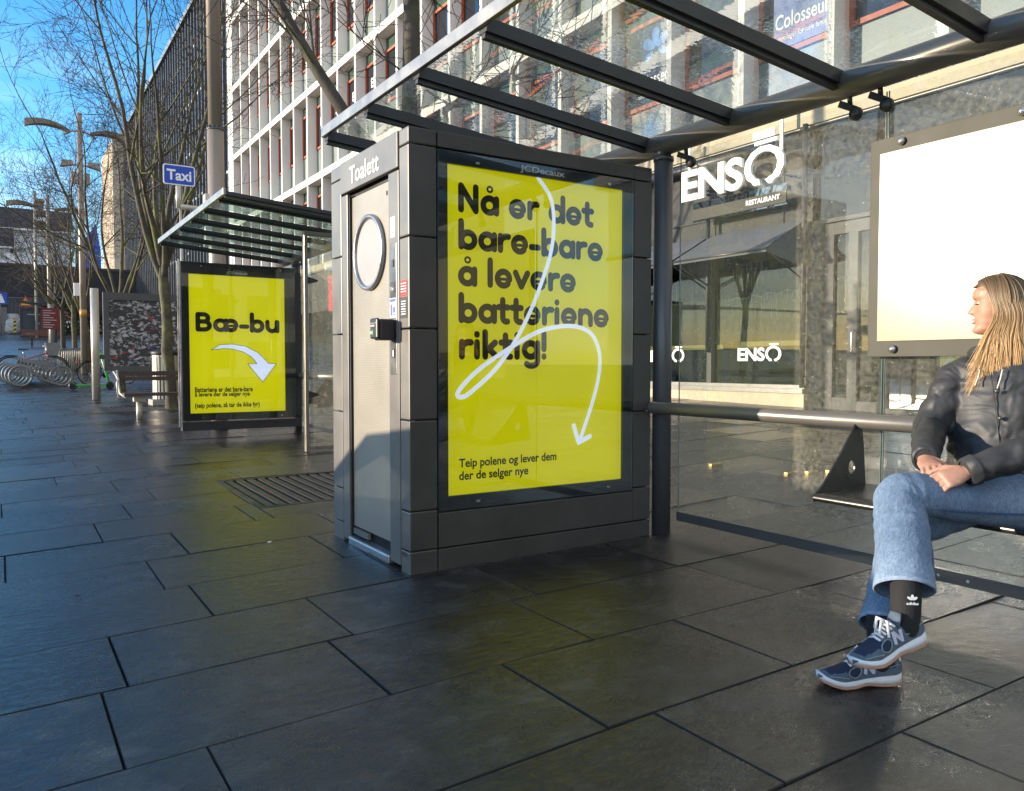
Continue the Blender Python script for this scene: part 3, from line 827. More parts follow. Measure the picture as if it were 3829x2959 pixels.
# ================================================================== BUS SHELTERS
M_STEEL = mat('shelter_steel', (.085, .088, .092), .36, metal=.25, var=.08, nscale=3, vscale=(1, 1, .3), rvar=.06)
M_TUBE = mat('shelter_tube', (.17, .155, .135), .33, metal=.35, var=.06, nscale=2.5, rvar=.05)
M_RIB = mat('shelter_rib', (.035, .035, .036), .42, metal=.3)
M_EDGE = mat('roof_edge_alu', (.26, .25, .235), .36, metal=.7, rvar=.05)
M_ROOFGL = glass_material('roof_glass', (.80, .86, .82), .9, .13, (.62, .66, .60), 15, .0, ripple=.25)
def wet_roof_glass(name, tint):
    """roof pane seen from below: rain lying on it bends what is behind and scatters a little light"""
    m, n, l, p = nmat(name)
    out = n['Material Output']; n.remove(p)
    rf = n.new('ShaderNodeBsdfRefraction'); rf.inputs['IOR'].default_value = 1.06; rf.inputs['Color'].default_value = (*tint, 1); rf.inputs['Roughness'].default_value = .0
    tr = n.new('ShaderNodeBsdfTransparent'); tr.inputs['Color'].default_value = (*tint, 1)
    t = n.new('ShaderNodeTexCoord')
    v = n.new('ShaderNodeTexVoronoi'); v.inputs['Scale'].default_value = 42; v.feature = 'SMOOTH_F1'
    mpp = n.new('ShaderNodeMapping'); mpp.inputs['Scale'].default_value = (.7, 1, 1)
    l.new(t.outputs['Object'], mpp.inputs['Vector']); l.new(mpp.outputs['Vector'], v.inputs['Vector'])
    a = link_noise(n, l, 8, 4, .6)
    c = link_noise(n, l, 2.2, 3, .6)
    w_ = n.new('ShaderNodeMath'); w_.operation = 'MULTIPLY'
    l.new(v.outputs['Distance'], w_.inputs[0]); l.new(mrange(n, l, c.outputs['Fac'], .42, .62, 0, 1), w_.inputs[1])
    s_ = n.new('ShaderNodeMath'); s_.operation = 'MULTIPLY_ADD'; s_.inputs[1].default_value = .9
    l.new(a.outputs['Fac'], s_.inputs[0]); l.new(w_.outputs['Value'], s_.inputs[2])
    b = n.new('ShaderNodeBump'); b.inputs['Strength'].default_value = .13; b.inputs['Distance'].default_value = .012
    l.new(s_.outputs['Value'], b.inputs['Height']); l.new(b.outputs['Normal'], rf.inputs['Normal'])
    mx = n.new('ShaderNodeMixShader'); l.new(rf.outputs['BSDF'], mx.inputs[1]); l.new(tr.outputs['BSDF'], mx.inputs[2]); mx.inputs['Fac'].default_value = .62
    di = n.new('ShaderNodeBsdfTranslucent'); di.inputs['Color'].default_value = (.75, .78, .70, 1)
    sp = link_noise(n, l, 60, 3, .7)
    f_ = n.new('ShaderNodeMath'); f_.operation = 'MULTIPLY'
    l.new(mrange(n, l, sp.outputs['Fac'], .46, .68, .08, .60), f_.inputs[0]); l.new(mrange(n, l, c.outputs['Fac'], .38, .62, .12, 1), f_.inputs[1])
    m2 = n.new('ShaderNodeMixShader'); l.new(f_.outputs['Value'], m2.inputs['Fac']); l.new(mx.outputs['Shader'], m2.inputs[1]); l.new(di.outputs['BSDF'], m2.inputs[2])
    gl = n.new('ShaderNodeBsdfGlossy'); gl.inputs['Roughness'].default_value = .03
    fr_ = n.new('ShaderNodeFresnel'); fr_.inputs['IOR'].default_value = 1.4
    m3 = n.new('ShaderNodeMixShader'); l.new(fr_.outputs['Fac'], m3.inputs['Fac']); l.new(m2.outputs['Shader'], m3.inputs[1]); l.new(gl.outputs['BSDF'], m3.inputs[2])
    l.new(m3.outputs['Shader'], out.inputs['Surface'])
    return m
M_ROOFWET = wet_roof_glass('rain_on_roof_glass', (.86, .90, .86))
M_ROOFGREEN = wet_roof_glass('green_roof_glass', (.52, .72, .60))
M_WALLGL = glass_material('shelter_wall_glass', (.93, .96, .93), 1.0, .17, (.86, .83, .66), 40, .24)
M_BLACK = mat('black_plastic', (.018, .018, .018), .4)
M_KNOB = mat('steel_knob', (.55, .53, .50), .25, metal=.9)
XG, XP, XH = 3.535, 3.49, 3.40        # glass, posts, handrail
XE, ZE, ZT = 1.84, 2.60, 2.44         # roof edge and tube
def shelter(name, label, y_far, y_near, posts, zo, roofmat, wall_y, end_panel=None, clamps=()):
    """roof from y_near to y_far hung on one long tube that the posts carry"""
    t = thing(name, label, 'bus shelter', (XP, (y_far + y_near) / 2, zo))
    mb = MB()
    for y in posts:
        pass
    for y in posts:
        p = MB(); z0 = gz(XP, y) - .03
        p.tube([(XP, y, z0), (XP, y, zo + 2.335)], .0585, 28)
        p.tube([(XP, y, zo + 2.335), (XP, y, zo + 2.36)], .063, 28); p.tube([(XP, y, zo + 2.36), (XP, y, zo + 2.43)], .047, 20)
        p.build('post', M_STEEL, t)
    tb = MB(); tb.tube([(XP, y_near - .05, zo + ZT), (XP, y_far + .06, zo + ZT)], .068, 28)
    tb.build('roof_tube', M_TUBE, t)
    sl_z = lambda x: zo + 2.475 + (XP - x) * (ZE + .05 - 2.475) / (XP - XE)
    ys = []
    y = y_far - .035
    while y > y_near - .01: ys.append(y); y -= .681
    if ys[-1] > y_near + .2: ys.append(y_near + .035)
    for y in ys:
        r = MB()
        rd_ = .062 if zo < .05 else .036
        a = (XE + .016, y, sl_z(XE) - .024 - rd_ / 2); b = (XP + .02, y, sl_z(XP) + .011 - rd_ / 2)
        r.obox(a, b, .066, rd_); 
        r.obox((a[0], y - .0, a[2] - rd_ / 2 - .012), (b[0], y, b[2] - rd_ / 2 - .012), .030, .024)
        r.build('rib', M_RIB, t)
    for i in range(len(ys) - 1):
        y1, y0 = ys[i] - .02, ys[i + 1] + .02
        g = MB(); z1, z2 = sl_z(XE) + .0, sl_z(XP) + .02
        g.quad((XE + .02, y0, z1 - .018), (XE + .02, y1, z1 - .018), (XP + .06, y1, z2 - .002), (XP + .06, y0, z2 - .002))
        g.build('roof_pane', roofmat, t)
    e = MB(); e.box(XE - .01, XE + .018, y_near, y_far, sl_z(XE) - .062, sl_z(XE) + .004); e.build('roof_edge', M_EDGE, t, bevel=.003)
    # back wall
    y0, y1 = wall_y
    br = MB()
    za, zb = gz(XG, y1) + .095, gz(XG, y0) + .095
    br.add([(XG - .012, y1, za), (XG + .012, y1, za), (XG + .012, y1, za + .055), (XG - .012, y1, za + .055), (XG - .012, y0, zb), (XG + .012, y0, zb), (XG + .012, y0, zb + .055), (XG - .012, y0, zb + .055)],
           [(0, 1, 2, 3), (4, 7, 6, 5), (0, 4, 5, 1), (1, 5, 6, 2), (2, 6, 7, 3), (3, 7, 4, 0)])
    rl = br.build('base_rail', M_STEEL, t)
    for y in ((1.95, 1.82) if zo < .05 else ()):
        s_ = MB(); s_.disc((XG - .0125, y, gz(XG, y) + .122), -Y_, Z_, .007, 12, .002); s_.build('screw', M_KNOB, rl)
    cuts = [y1, y1 - 1.36] ; 
    while cuts[-1] - 1.36 > y0: cuts.append(cuts[-1] - 1.36)
    cuts.append(y0)
    for a, b in zip(cuts, cuts[1:]):
        g = MB(); zb_ = gz(XG, (a + b) / 2) + .15
        g.quad((XG, a - .006, zb_), (XG, b + .006, zb_), (XG, b + .006, zo + 2.36), (XG, a - .006, zo + 2.36))
        g.build('wall_pane', M_WALLGL, t)
        for yy in (a - .004, b + .008):
            e = MB(); e.box(XG - .004, XG + .004, yy - .0025, yy, zb_, zo + 2.36)
            e.build('pane_edge', mat('glass_edge', (.12, .17, .145), .15, var=.05), t)
    hr = MB(); zh = zo + .812
    yh0, yh1 = posts[-1] - .15, posts[0] + .02
    pr = [(.0, yh1), (.02, yh1 - .004), (.034, yh1 - .02), (.0375, yh1 - .04)]
    hr.lathe([(r_, -(yy)) for r_, yy in pr] + [(.0375, -yh0)], (XH, 0, zh), 24, axis=(0, -1, 0))
    hr.build('handrail', M_TUBE, t)
    for y in posts:
        c = MB(); c.tube([(XH, y, zh), (XP, y, zh)], .022, 10); c.build('rail_bracket', M_STEEL, t)
    for y in clamps:
        c = MB()
        c.tube([(XP + .01, y, zo + ZT - .06), (XP + .015, y, zo + ZT - .10)], .012, 8)
        c.obox((XP - .03, y + .03, zo + ZT - .095), (XP + .035, y - .02, zo + ZT - .125), .012, .03)
        c.lathe([(.0, -.022), (.026, -.02), (.033, -.008), (.033, .008), (.026, .02), (0, .022)], (XG - .012, y - .02, zo + ZT - .145), 18, axis=(1, 0, 0))
        c.build('glass_clamp', M_BLACK, t)
    if end_panel:
        yp, xa = end_panel
        z0 = gz(xa, yp)
        b_ = MB(); b_.box(xa - .022, xa + .022, yp - .03, yp + .03, z0 + .005, zo + 2.45)
        b_.box(xa + .022, XG - .05, yp - .02, yp + .02, z0 + .03, z0 + .07); b_.box(xa + .022, XG - .05, yp - .015, yp + .015, zo + 2.40, zo + 2.45)
        b_.build('end_frame', mat('end_bar', (.22, .19, .16), .35, metal=.6), t, bevel=.006)
        g = MB(); g.quad((xa + .05, yp, z0 + .07), (XG - .06, yp, z0 + .07), (XG - .06, yp, zo + 2.40), (xa + .05, yp, zo + 2.40)); g.build('end_pane', M_WALLGL, t)
        for z in (.72, 2.0):
            k = MB(); k.prism([(0, -.04), (.10, -.012), (.115, 0), (.10, .012), (0, .04)], (xa + .022, yp - .02, zo + z - .1), X_, Z_, .02); k.build('pane_clip', M_BLACK, t)
    return t
near = shelter('bus_shelter', 'near bus shelter with rain spotted glass roof joined to the toilet cabin', 5.21, -1.3, [3.70, -.55], 0.0, M_ROOFWET, (-1.2, 3.60), clamps=(3.52, 2.42, 2.26, 1.45))
left = shelter('bus_shelter', 'smaller looking far bus shelter with green tinted roof beyond the toilet cabin', 11.72, 7.98, [11.0, 8.9], .118, M_ROOFGREEN, (8.6, 10.9), end_panel=(8.81, 2.90), clamps=(10.8,))

# white map board hung on the shelter glass
nb = thing('map_board', 'blank white map board in a dark glass case on the shelter glass', 'board', (XG - .06, 1.6, 1.6))
mb = MB(); mb.box(XG - .062, XG - .050, .55, 2.285, 1.115, 2.125); mb.build('case', mat('case_glass', (.06, .058, .045), .5, rvar=.04, spec=.15), nb, bevel=.002)
def board_mat():
    m, n, l, p = nmat('white_board_sheet')
    nz = link_noise(n, l, 5, 4, .6); rp = ramp(n, l, nz.outputs['Fac'], [(.3, (.27, .25, .155)), (.7, (.30, .28, .175))]); l.new(rp.outputs['Color'], p.inputs['Base Color'])
    p.inputs['Roughness'].default_value = .75; p.inputs['Specular IOR Level'].default_value = .1; p.inputs['Coat Weight'].default_value = .55; p.inputs['Coat Roughness'].default_value = .20; p.inputs['Coat IOR'].default_value = 1.45
    return m
mb = MB(); mb.box(XG - .069, XG - .063, .65, 2.232, 1.188, 2.055); mb.build('sheet', board_mat(), nb)
for y, z in ((2.13, 2.068 + .025), (1.62, 2.068 + .025), (2.155, 1.150), (.75, 1.150), (.75, 2.09)):
    k = MB(); k.lathe([(0, -.021), (.015, -.019), (.019, -.012), (.019, .0)], (XG - .062, y, z), 20, axis=(1, 0, 0)); k.build('knob', M_KNOB, nb)

# benches hung from the handrail
def hung_bench(label, y_end, y_far_end, zo):
    t = thing('shelter_bench', label, 'bench', (XH, y_end, zo + .5))
    M_SEAT = mat('bench_steel', (.075, .07, .062), .3, metal=.7, rvar=.05)
    s_ = MB(); n = 10
    prof = [(XH + .05, .515), (XH - .05, .503), (XH - .2, .500), (XH - .29, .502), (XH - .325, .497), (XH - .338, .482), (XH - .332, .466), (XH - .31, .462)]
    vs = [(x, y, zo + z) for y in (y_end, y_far_end) for x, z in prof]; k = len(prof)
    s_.add(vs, [(i, i + 1, k + i + 1, k + i) for i in range(k - 1)], 0, True)
    vs = [(x, y, zo + z - .012) for y in (y_end, y_far_end) for x, z in prof[:5]]
    s_.add(vs, [(5 + i, 5 + i + 1, i + 1, i) for i in range(4)], 0, True)
    s_.build('seat', M_SEAT, t)
    for y in (y_end, y_far_end):
        # triangular side plate with a round hole
        outer = [(XH + .0, .835), (XH - .035, .80), (XH - .15, .66), (XH - .27, .535), (XH - .335, .488), (XH - .33, .462), (XH + .05, .50), (XH + .03, .70), (XH + .012, .80)]
        hole = [(XH - .06 + .024 * math.cos(2 * PI * i / 18), .60 + .032 * math.sin(2 * PI * i / 18)) for i in range(18)]
        bm = bmesh.new()
        ov = [bm.verts.new((x, y, zo + z)) for x, z in outer]; hv = [bm.verts.new((x, y, zo + z)) for x, z in hole]
        es = [bm.edges.new((ov[i], ov[(i + 1) % len(ov)])) for i in range(len(ov))] + [bm.edges.new((hv[i], hv[(i + 1) % 18])) for i in range(18)]
        bmesh.ops.triangle_fill(bm, use_beauty=True, edges=es)
        me_v = [v.co.copy() for v in bm.verts]; bm.verts.index_update(); me_f = [tuple(v.index for v in f.verts) for f in bm.faces]; bm.free()
        s2_ = MB(); s2_.add(me_v, me_f)
        o = s2_.build('side_plate', M_SEAT, t)
        sd = o.modifiers.new('solid', 'SOLIDIFY'); sd.thickness = .008; sd.offset = 0
    return t
hung_bench('brown steel bench with a triangular side plate under the seated woman', 2.27, .35, 0.0)
b2 = hung_bench('brown steel bench with a red dot behind the far shelter end glass', 9.45, 8.95, .11)
k = MB(); k.disc((XH - .06, 8.944, .11 + .60), X_, Z_, .03, 18, .004); k.build('red_dot', mat('red_dot', (.6, .08, .03), .5), b2)

# ================================================================== TOILET CABIN
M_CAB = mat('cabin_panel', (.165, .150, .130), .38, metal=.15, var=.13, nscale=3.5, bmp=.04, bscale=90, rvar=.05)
M_CAB_SHADE = mat('cabin_panel_shaded', (.046, .0435, .040), .46, metal=.1, var=.22, nscale=3.5, bmp=.04, bscale=90, rvar=.05)  # same panels darkened: the front's shade is put into this colour
M_GAP = mat('panel_gap', (.010, .010, .011), .7)
def door_mat():
    m, n, l, p = nmat('ribbed_door_steel')
    t = n.new('ShaderNodeTexCoord'); w_ = n.new('ShaderNodeTexWave'); w_.wave_type = 'BANDS'; w_.bands_direction = 'Z'
    w_.inputs['Scale'].default_value = 32; l.new(t.outputs['Object'], w_.inputs['Vector'])
    nz = link_noise(n, l, 2.0, 4, .6)
    rp = ramp(n, l, nz.outputs['Fac'], [(.3, (.265, .236, .19)), (.7, (.32, .285, .23))]); l.new(rp.outputs['Color'], p.inputs['Base Color'])
    p.inputs['Metallic'].default_value = .12
    l.new(mrange(n, l, nz.outputs['Fac'], .3, .7, .30, .42), p.inputs['Roughness'])
    bump(n, l, p, w_.outputs['Fac'], .14, .003)
    return m
M_DOOR = door_mat()
KX, KY, KX1, KY1 = 1.749, 3.691, 3.392, 4.80
cab = thing('toilet_cabin', 'grey steel public toilet cabin with a ribbed door and a lit poster', 'toilet cabin', ((KX + KX1) / 2, 4.25, 0))
zs_ = [.0, .115, .322, .792, 1.262, 1.730, 2.194, 2.280]
core = MB(); core.box(KX + .045, KX1 - .02, KY + .03, KY1 - .02, .0, 2.265)
core.build('core', M_GAP, cab)
g2 = .0035
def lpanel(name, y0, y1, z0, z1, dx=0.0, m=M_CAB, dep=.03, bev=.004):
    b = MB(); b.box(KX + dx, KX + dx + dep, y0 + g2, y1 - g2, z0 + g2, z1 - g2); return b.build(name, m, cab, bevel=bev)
def fpanel(name, x0, x1, z0, z1, dy=0.0, m=M_CAB_SHADE, dep=.04, bev=.004):
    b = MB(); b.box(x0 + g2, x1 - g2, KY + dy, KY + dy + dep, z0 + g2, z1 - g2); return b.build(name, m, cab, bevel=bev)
for a, b in zip(zs_, zs_[1:]):       # corner posts, wrapped round both faces
    c = MB(); gz0 = gz(KX, KY) - .05 if a == 0 else a + g2
    c.box(KX, KX + .158, KY, KY + .112, gz0, b - g2); c.m[2] = 1; c.build('corner_panel', [M_CAB, M_CAB_SHADE], cab, bevel=.006)  # front side takes the copy with shade painted in
    c = MB(); c.box(KX1 - .142, KX1, KY + .006, KY + .10, gz0, b - g2); c.build('corner_panel', M_CAB_SHADE, cab, bevel=.004)
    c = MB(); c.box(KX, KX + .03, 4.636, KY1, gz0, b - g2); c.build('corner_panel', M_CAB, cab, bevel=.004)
lpanel('header', 3.81, 4.632, 2.092, 2.284, -.006)
tx = MB(); add_text(tx, 'Toalett', (KX - .0065, 4.474, 2.128), -Y_, Z_, .428, .100, 0, .010); tx.build('lettering', mat('cream_lettering', (.82, .79, .74), .6, var=.03), cab)
lpanel('jamb', 4.53, 4.632, .02, 2.088)
lpanel('jamb', 3.81, 3.945, .02, 2.088)
d = MB(); d.box(KX + .022, KX + .035, 3.948, 4.515, .115, 2.058)
dr_ = d.build('door', M_DOOR, cab)
oo = MB(); oo.lathe([(.186, 0), (.186, -.012), (.190, -.022), (.200, -.026), (.212, -.022), (.214, 0)], (KX + .022, 4.238, 1.708), 48, axis=(1, 0, 0)); oo.build('window_ring', mat('ring_grey', (.30, .30, .31), .3, metal=.6), dr_)
ov = MB(); ov.disc((KX + .018, 4.238, 1.708), -Y_, Z_, .187, 48, .004); ov.build('window', mat('milky_window', (.31, .285, .28), .45, var=.04), dr_)
kh = MB(); kh.disc((KX + .0215, 4.005, 2.0), -Y_, Z_, .008, 12, .002, ry=.014); kh.build('keyhole', M_GAP, dr_)
th = MB(); th.box(KX - .012, KX + .05, 3.952, 4.53, .0, .052); th.build('threshold', mat('threshold_steel', (.45, .45, .46), .3, metal=.8), cab, bevel=.010)
sn = MB(); sn.box(KX + .012, KX + .03, 4.28, 4.50, .070, .105); sn.build('floor_sensor', M_CAB, cab)
rn = MB(); rn.box(KX + .008, KX + .02, 4.515, 4.528, .05, 2.06); rn.build('door_seal', M_GAP, cab)
# coin panel and stickers
lpanel('coin_panel', 3.832, 3.925, 1.022, 1.72, -.003, mat('coin_steel', (.16, .155, .15), .32, metal=.6))
M_STK = mat('white_sticker', (.70, .68, .66), .5, var=.03); M_INK = mat('dark_ink', (.02, .02, .02), .5); M_GREYINK = mat('grey_lines', (.30, .30, .32), .6)
M_REDS = mat('red_sticker', (.55, .02, .015), .45)
def sticker(name, y1, y0, z0, z1, m, dx=-.0035, lines=(), ink=None, x=None):
    s_ = MB(); s_.box(KX + dx - .001, KX + dx, y0, y1, z0, z1, 0)
    for (a, b, z, h) in lines: s_.box(KX + dx - .0016, KX + dx - .0011, b, a, z, z + h, 1)
    return s_.build(name, [m, ink or M_GREYINK], cab)
sticker('white_sticker', 3.915, 3.857, 1.745, 1.852, M_STK, .0, [(3.905, 3.87, 1.795 - .012 * i, .004) for i in range(3)] + [(3.90, 3.872, 1.765, .008)])
rg = MB(); rg.torus((KX - .002, 3.886, 1.828), .012, .0015, (1, 0, 0), 20, 5); rg.build('sticker_ring', M_GREYINK, cab)
lk = MB(); lk.box(KX - .008, KX - .003, 3.868, 3.892, 1.592, 1.628); lk.build('slot_cover', M_STEEL, cab)
p5 = sticker('price_plate', 3.915, 3.848, 1.43, 1.512, M_INK)
rg = MB(); rg.disc((KX - .0048, 3.8815, 1.476), -Y_, Z_, .029, 24, .0008); rg.build('price_disc', mat('charcoal', (.05, .05, .055), .4), cab)
tx = MB(); add_text(tx, '5 kr', (KX - .006, 3.899, 1.468), -Y_, Z_, .036, .017, 0, .01); tx.build('price_lettering', M_WHITE_TXT, cab)
sticker('info_sticker', 3.92, 3.842, 1.324, 1.428, mat('pale_blue', (.50, .58, .72), .5), -.0035, [(3.915, 3.847, 1.408, .015), (3.91, 3.885, 1.335, .06), (3.878, 3.85, 1.35, .03), (3.878, 3.85, 1.335, .008)], mat('blue_print', (.08, .10, .28), .5))
sticker('red_sticker', 3.798, 3.710, 1.428, 1.511, M_REDS, -.0005, [(3.785, 3.725, 1.492 - .014 * i, .005) for i in range(4)], M_STK)
sticker('black_sticker', 3.796, 3.710, 1.316, 1.424, M_INK, -.0005, [(3.783, 3.73, 1.40 - .013 * i, .005) for i in range(6)], M_STK)
rd = MB(); rd.box(KX - .095, KX - .008, 3.84, 3.925, 1.205, 1.315); rd.box(KX - .115, KX - .096, 3.835, 3.93, 1.212, 1.32)
ro = rd.build('card_reader', M_BLACK, cab, bevel=.012)
rk = MB()
for i in range(4): rk.box(KX - .1165, KX - .1152, 3.90 - .018 * i, 3.91 - .018 * i, 1.29, 1.296, 0)
rk.disc((KX - .1165, 3.888, 1.245), -Y_, Z_, .013, 16, .001, 1); rk.box(KX - .117, KX - .1155, 3.86, 3.915, 1.275, 1.285, 0)
rk.box(KX - .117, KX - .1155, 3.895, 3.92, 1.24, 1.25, 2); rk.build('reader_face', [M_GREYINK, mat('green_key', (.05, .3, .12), .5), M_STK], ro)
st_ = MB(); st_.box(KX - .006, KX - .0032, 3.86, 3.895, 1.115, 1.16); st_.build('coin_slot', M_GAP, cab)
st_ = MB(); st_.box(KX - .0075, KX - .0062, 3.868, 3.880, 1.12, 1.155); st_.build('slot_light', M_STK, cab)
tx = MB(); add_text(tx, '410', (KX - .0006, 3.79, .082), -Y_, Z_, .06, .026); tx.build('number', M_INK, cab)
# front face
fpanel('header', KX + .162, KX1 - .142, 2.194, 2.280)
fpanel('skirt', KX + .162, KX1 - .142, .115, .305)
b = MB(); b.box(KX + .162, KX1 - .145, KY, KY + .04, -.03, .112); b.build('skirt', M_CAB_SHADE, cab, bevel=.004)
tp = MB(); tp.box(KX + .004, KX1 - .004, KY + .004, KY1 - .004, 2.266, 2.279); tp.build('roof', M_CAB_SHADE, cab)
bw = MB(); bw.box(KX + .03, KX1, KY1 - .019, KY1, -.02, 2.26); bw.box(KX1 - .019, KX1, KY + .11, KY1 - .02, -.02, 2.26); bw.build('rear_panel', M_CAB_SHADE, cab)

# lit posters behind glass
M_LBOX = mat('light_box_frame', (.020, .030, .038), .16, var=.05, rvar=.04, spec=.6)
def poster_mat(name, strength):
    m, n, l, p = nmat(name)
    nz = link_noise(n, l, .9, 3, .5)
    rp = ramp(n, l, nz.outputs['Fac'], [(.3, (.60, .58, .0)), (.7, (.66, .64, .002))])
    l.new(rp.outputs['Color'], p.inputs['Base Color']); l.new(rp.outputs['Color'], p.inputs['Emission Color'])
    p.inputs['Emission Strength'].default_value = strength
    p.inputs['Roughness'].default_value = .5; p.inputs['Specular IOR Level'].default_value = .2
    return m
M_YEL = poster_mat('lit_yellow_poster', .155)
M_YEL2 = poster_mat('lit_yellow_poster_far', .19)
M_PBLK = mat('poster_black', (.012, .012, .011), .6, var=.02)
M_PWHT = emat('poster_white', (.62, .70, .95), .24, base=(.55, .6, .75))
M_FRONTGL = glass_material('front_glass', (.97, .98, .97), 1.8)
def lightbox(t, x0, x1, z0, z1, px, pz, y, far=False):
    """frame x0..x1, z0..z1 in the plane y; poster's lower left corner at px, pz"""
    f = MB(); W_, H2 = 1.195, 1.740
    for a, b, c, d in ((x0, px, z0, z1), (px + W_, x1, z0, z1), (px, px + W_, z0, pz), (px, px + W_, pz + H2, z1)): f.box(a, b, y - .004, y + .03, c, d)
    fo = f.build('frame', M_LBOX, t)
    p = MB(); p.box(px, px + W_, y + .012, y + .016, pz, pz + H2); po = p.build('poster', M_YEL2 if far else M_YEL, t)
    g = MB(); g.quad((x0 + .004, y - .008, z0 + .004), (x1 - .004, y - .008, z0 + .004), (x1 - .004, y - .008, z1 - .004), (x0 + .004, y - .008, z1 - .004)); g.build('front_glass', M_FRONTGL, t)
    k = MB()
    for xx in (x0 + .23, x1 - .2):
        for zz in (z0 + .03, z1 - .05): k.box(xx, xx + .022, y - .0065, y - .0045, zz, zz + .012)
    k.build('lock', M_KNOB, t)
    tx = MB(); add_text(tx, 'JCDecaux', (px + .450, y - .0045, pz + H2 + (.008 if not far else .012)), X_, Z_, .304 if not far else .272, .045, 0, .025, lift=.001); tx.build('maker_lettering', mat('maker_grey', (.75, .78, .80), .5), fo)
    return po, Vector((px, y + .0118, pz))
po, O = lightbox(cab, 1.916, 3.248, .308, 2.190, 1.976, .384, KY + .014)
def ptext(po, O, items, m=M_PBLK):
    for body, x, z, wd, xh in items:
        t_ = MB(); round_text(t_, body, O + X_ * x + Z_ * z, X_, Z_, wd, xh, .0004); t_.build('slogan', m, po)
ptext(po, O, [('N\u00e5 er det', .068, 1.497, .905, .108), ('bare-bare', .068, 1.303, .978, .108), ('\u00e5 levere', .068, 1.110, .778, .108), ('batteriene', .068, .915, 1.025, .108), ('riktig!', .070, .722, .575, .108)])
t_ = MB(); add_text(t_, 'Teip polene og lever dem', O + X_ * .072 + Z_ * .130, X_, Z_, .640, .062, 0, .025, lift=.0006); add_text(t_, 'der de selger nye', O + X_ * .072 + Z_ * .062, X_, Z_, .445, .062, 0, .025, lift=.0006)
t_.build('small_print', M_PBLK, po)
ar = [(.581, 1.738), (.669, 1.632), (.689, 1.474), (.664, 1.312), (.601, 1.148), (.534, 1.002), (.429, .826), (.3, .67), (.157, .556), (.098, .522), (.062, .534), (.098, .585), (.21, .678), (.411, .795), (.602, .885), (.802, .918), (.948, .885), (1.018, .785), (1.024, .65), (.971, .466), (.877, .243)]
pts = [(v.x, v.y) for v in catmull([(a, b, 0) for a, b in ar], 7)]
t_ = MB(); stroke(t_, pts, .024, O, X_, Z_, .0016, n=8); stroke(t_, [(.835, .338), (.871, .237), (.955, .270)], .027, O, X_, Z_, .0024); t_.build('arrow', M_PWHT, po)
# the far light box is part of the far shelter's end
YL = 10.54
lb = thing('poster_light_box', 'far lit yellow poster box reading B\u00e6-bu with a curved white arrow', 'poster box', (2.6, YL, .12))
c = MB(); c.box(1.895, 3.33, YL + .03, YL + .15, .38, 2.36); c.build('housing', M_RIB, lb, bevel=.01)
c = MB(); c.box(1.885, 1.90, YL + .015, YL + .16, .36, 2.365); c.box(1.87, 1.883, YL + .05, YL + .09, .3, 2.36); c.build('edge_trim', mat('trim_alu', (.42, .40, .37), .3, metal=.8), lb)
c = MB(); c.box(1.895, 3.40, YL + .02, YL + .13, .245, .352); c.box(3.33, 3.42, YL + .04, YL + .12, .40, 2.30); c.build('foot_rail', M_RIB, lb, bevel=.004)
po2, O2 = lightbox(lb, 1.90, 3.325, .372, 2.352, 1.99, .465, YL, True)
ptext(po2, O2, [('B\u00e6-bu', .066, 1.025, 1.055, .172)])
t_ = MB()
add_text(t_, 'Batteriene er det bare-bare', O2 + X_ * .058 + Z_ * .262, X_, Z_, .712, .066, 0, .03, lift=.0006); add_text(t_, '\u00e5 levere der de selger nye', O2 + X_ * .056 + Z_ * .190, X_, Z_, .676, .075, 0, .03, lift=.0006)
add_text(t_, '(teip polene, s\u00e5 tar de ikke fyr)', O2 + X_ * .056 + Z_ * .048, X_, Z_, .802, .080, 0, .03, lift=.0006); t_.build('small_print', M_PBLK, po2)
ou = [(.261, .797), (.366, .863), (.523, .874), (.683, .848), (.844, .767), (.937, .673), (.98, .625), (1.08, .625), (.901, .382), (.712, .62), (.831, .623), (.762, .708), (.659, .773), (.523, .811), (.41, .815)]
t_ = MB(); t_.prism(list(reversed(ou)), O2 + Y_ * -.0004, X_, Z_, .0006); 
t_.build('arrow', M_PWHT, po2)
t_ = MB(); stroke(t_, ou + [ou[0]], .006, O2, X_, Z_, .0016, n=5); t_.build('arrow_outline', mat('arrow_line', (.05, .07, .10), .6), po2)
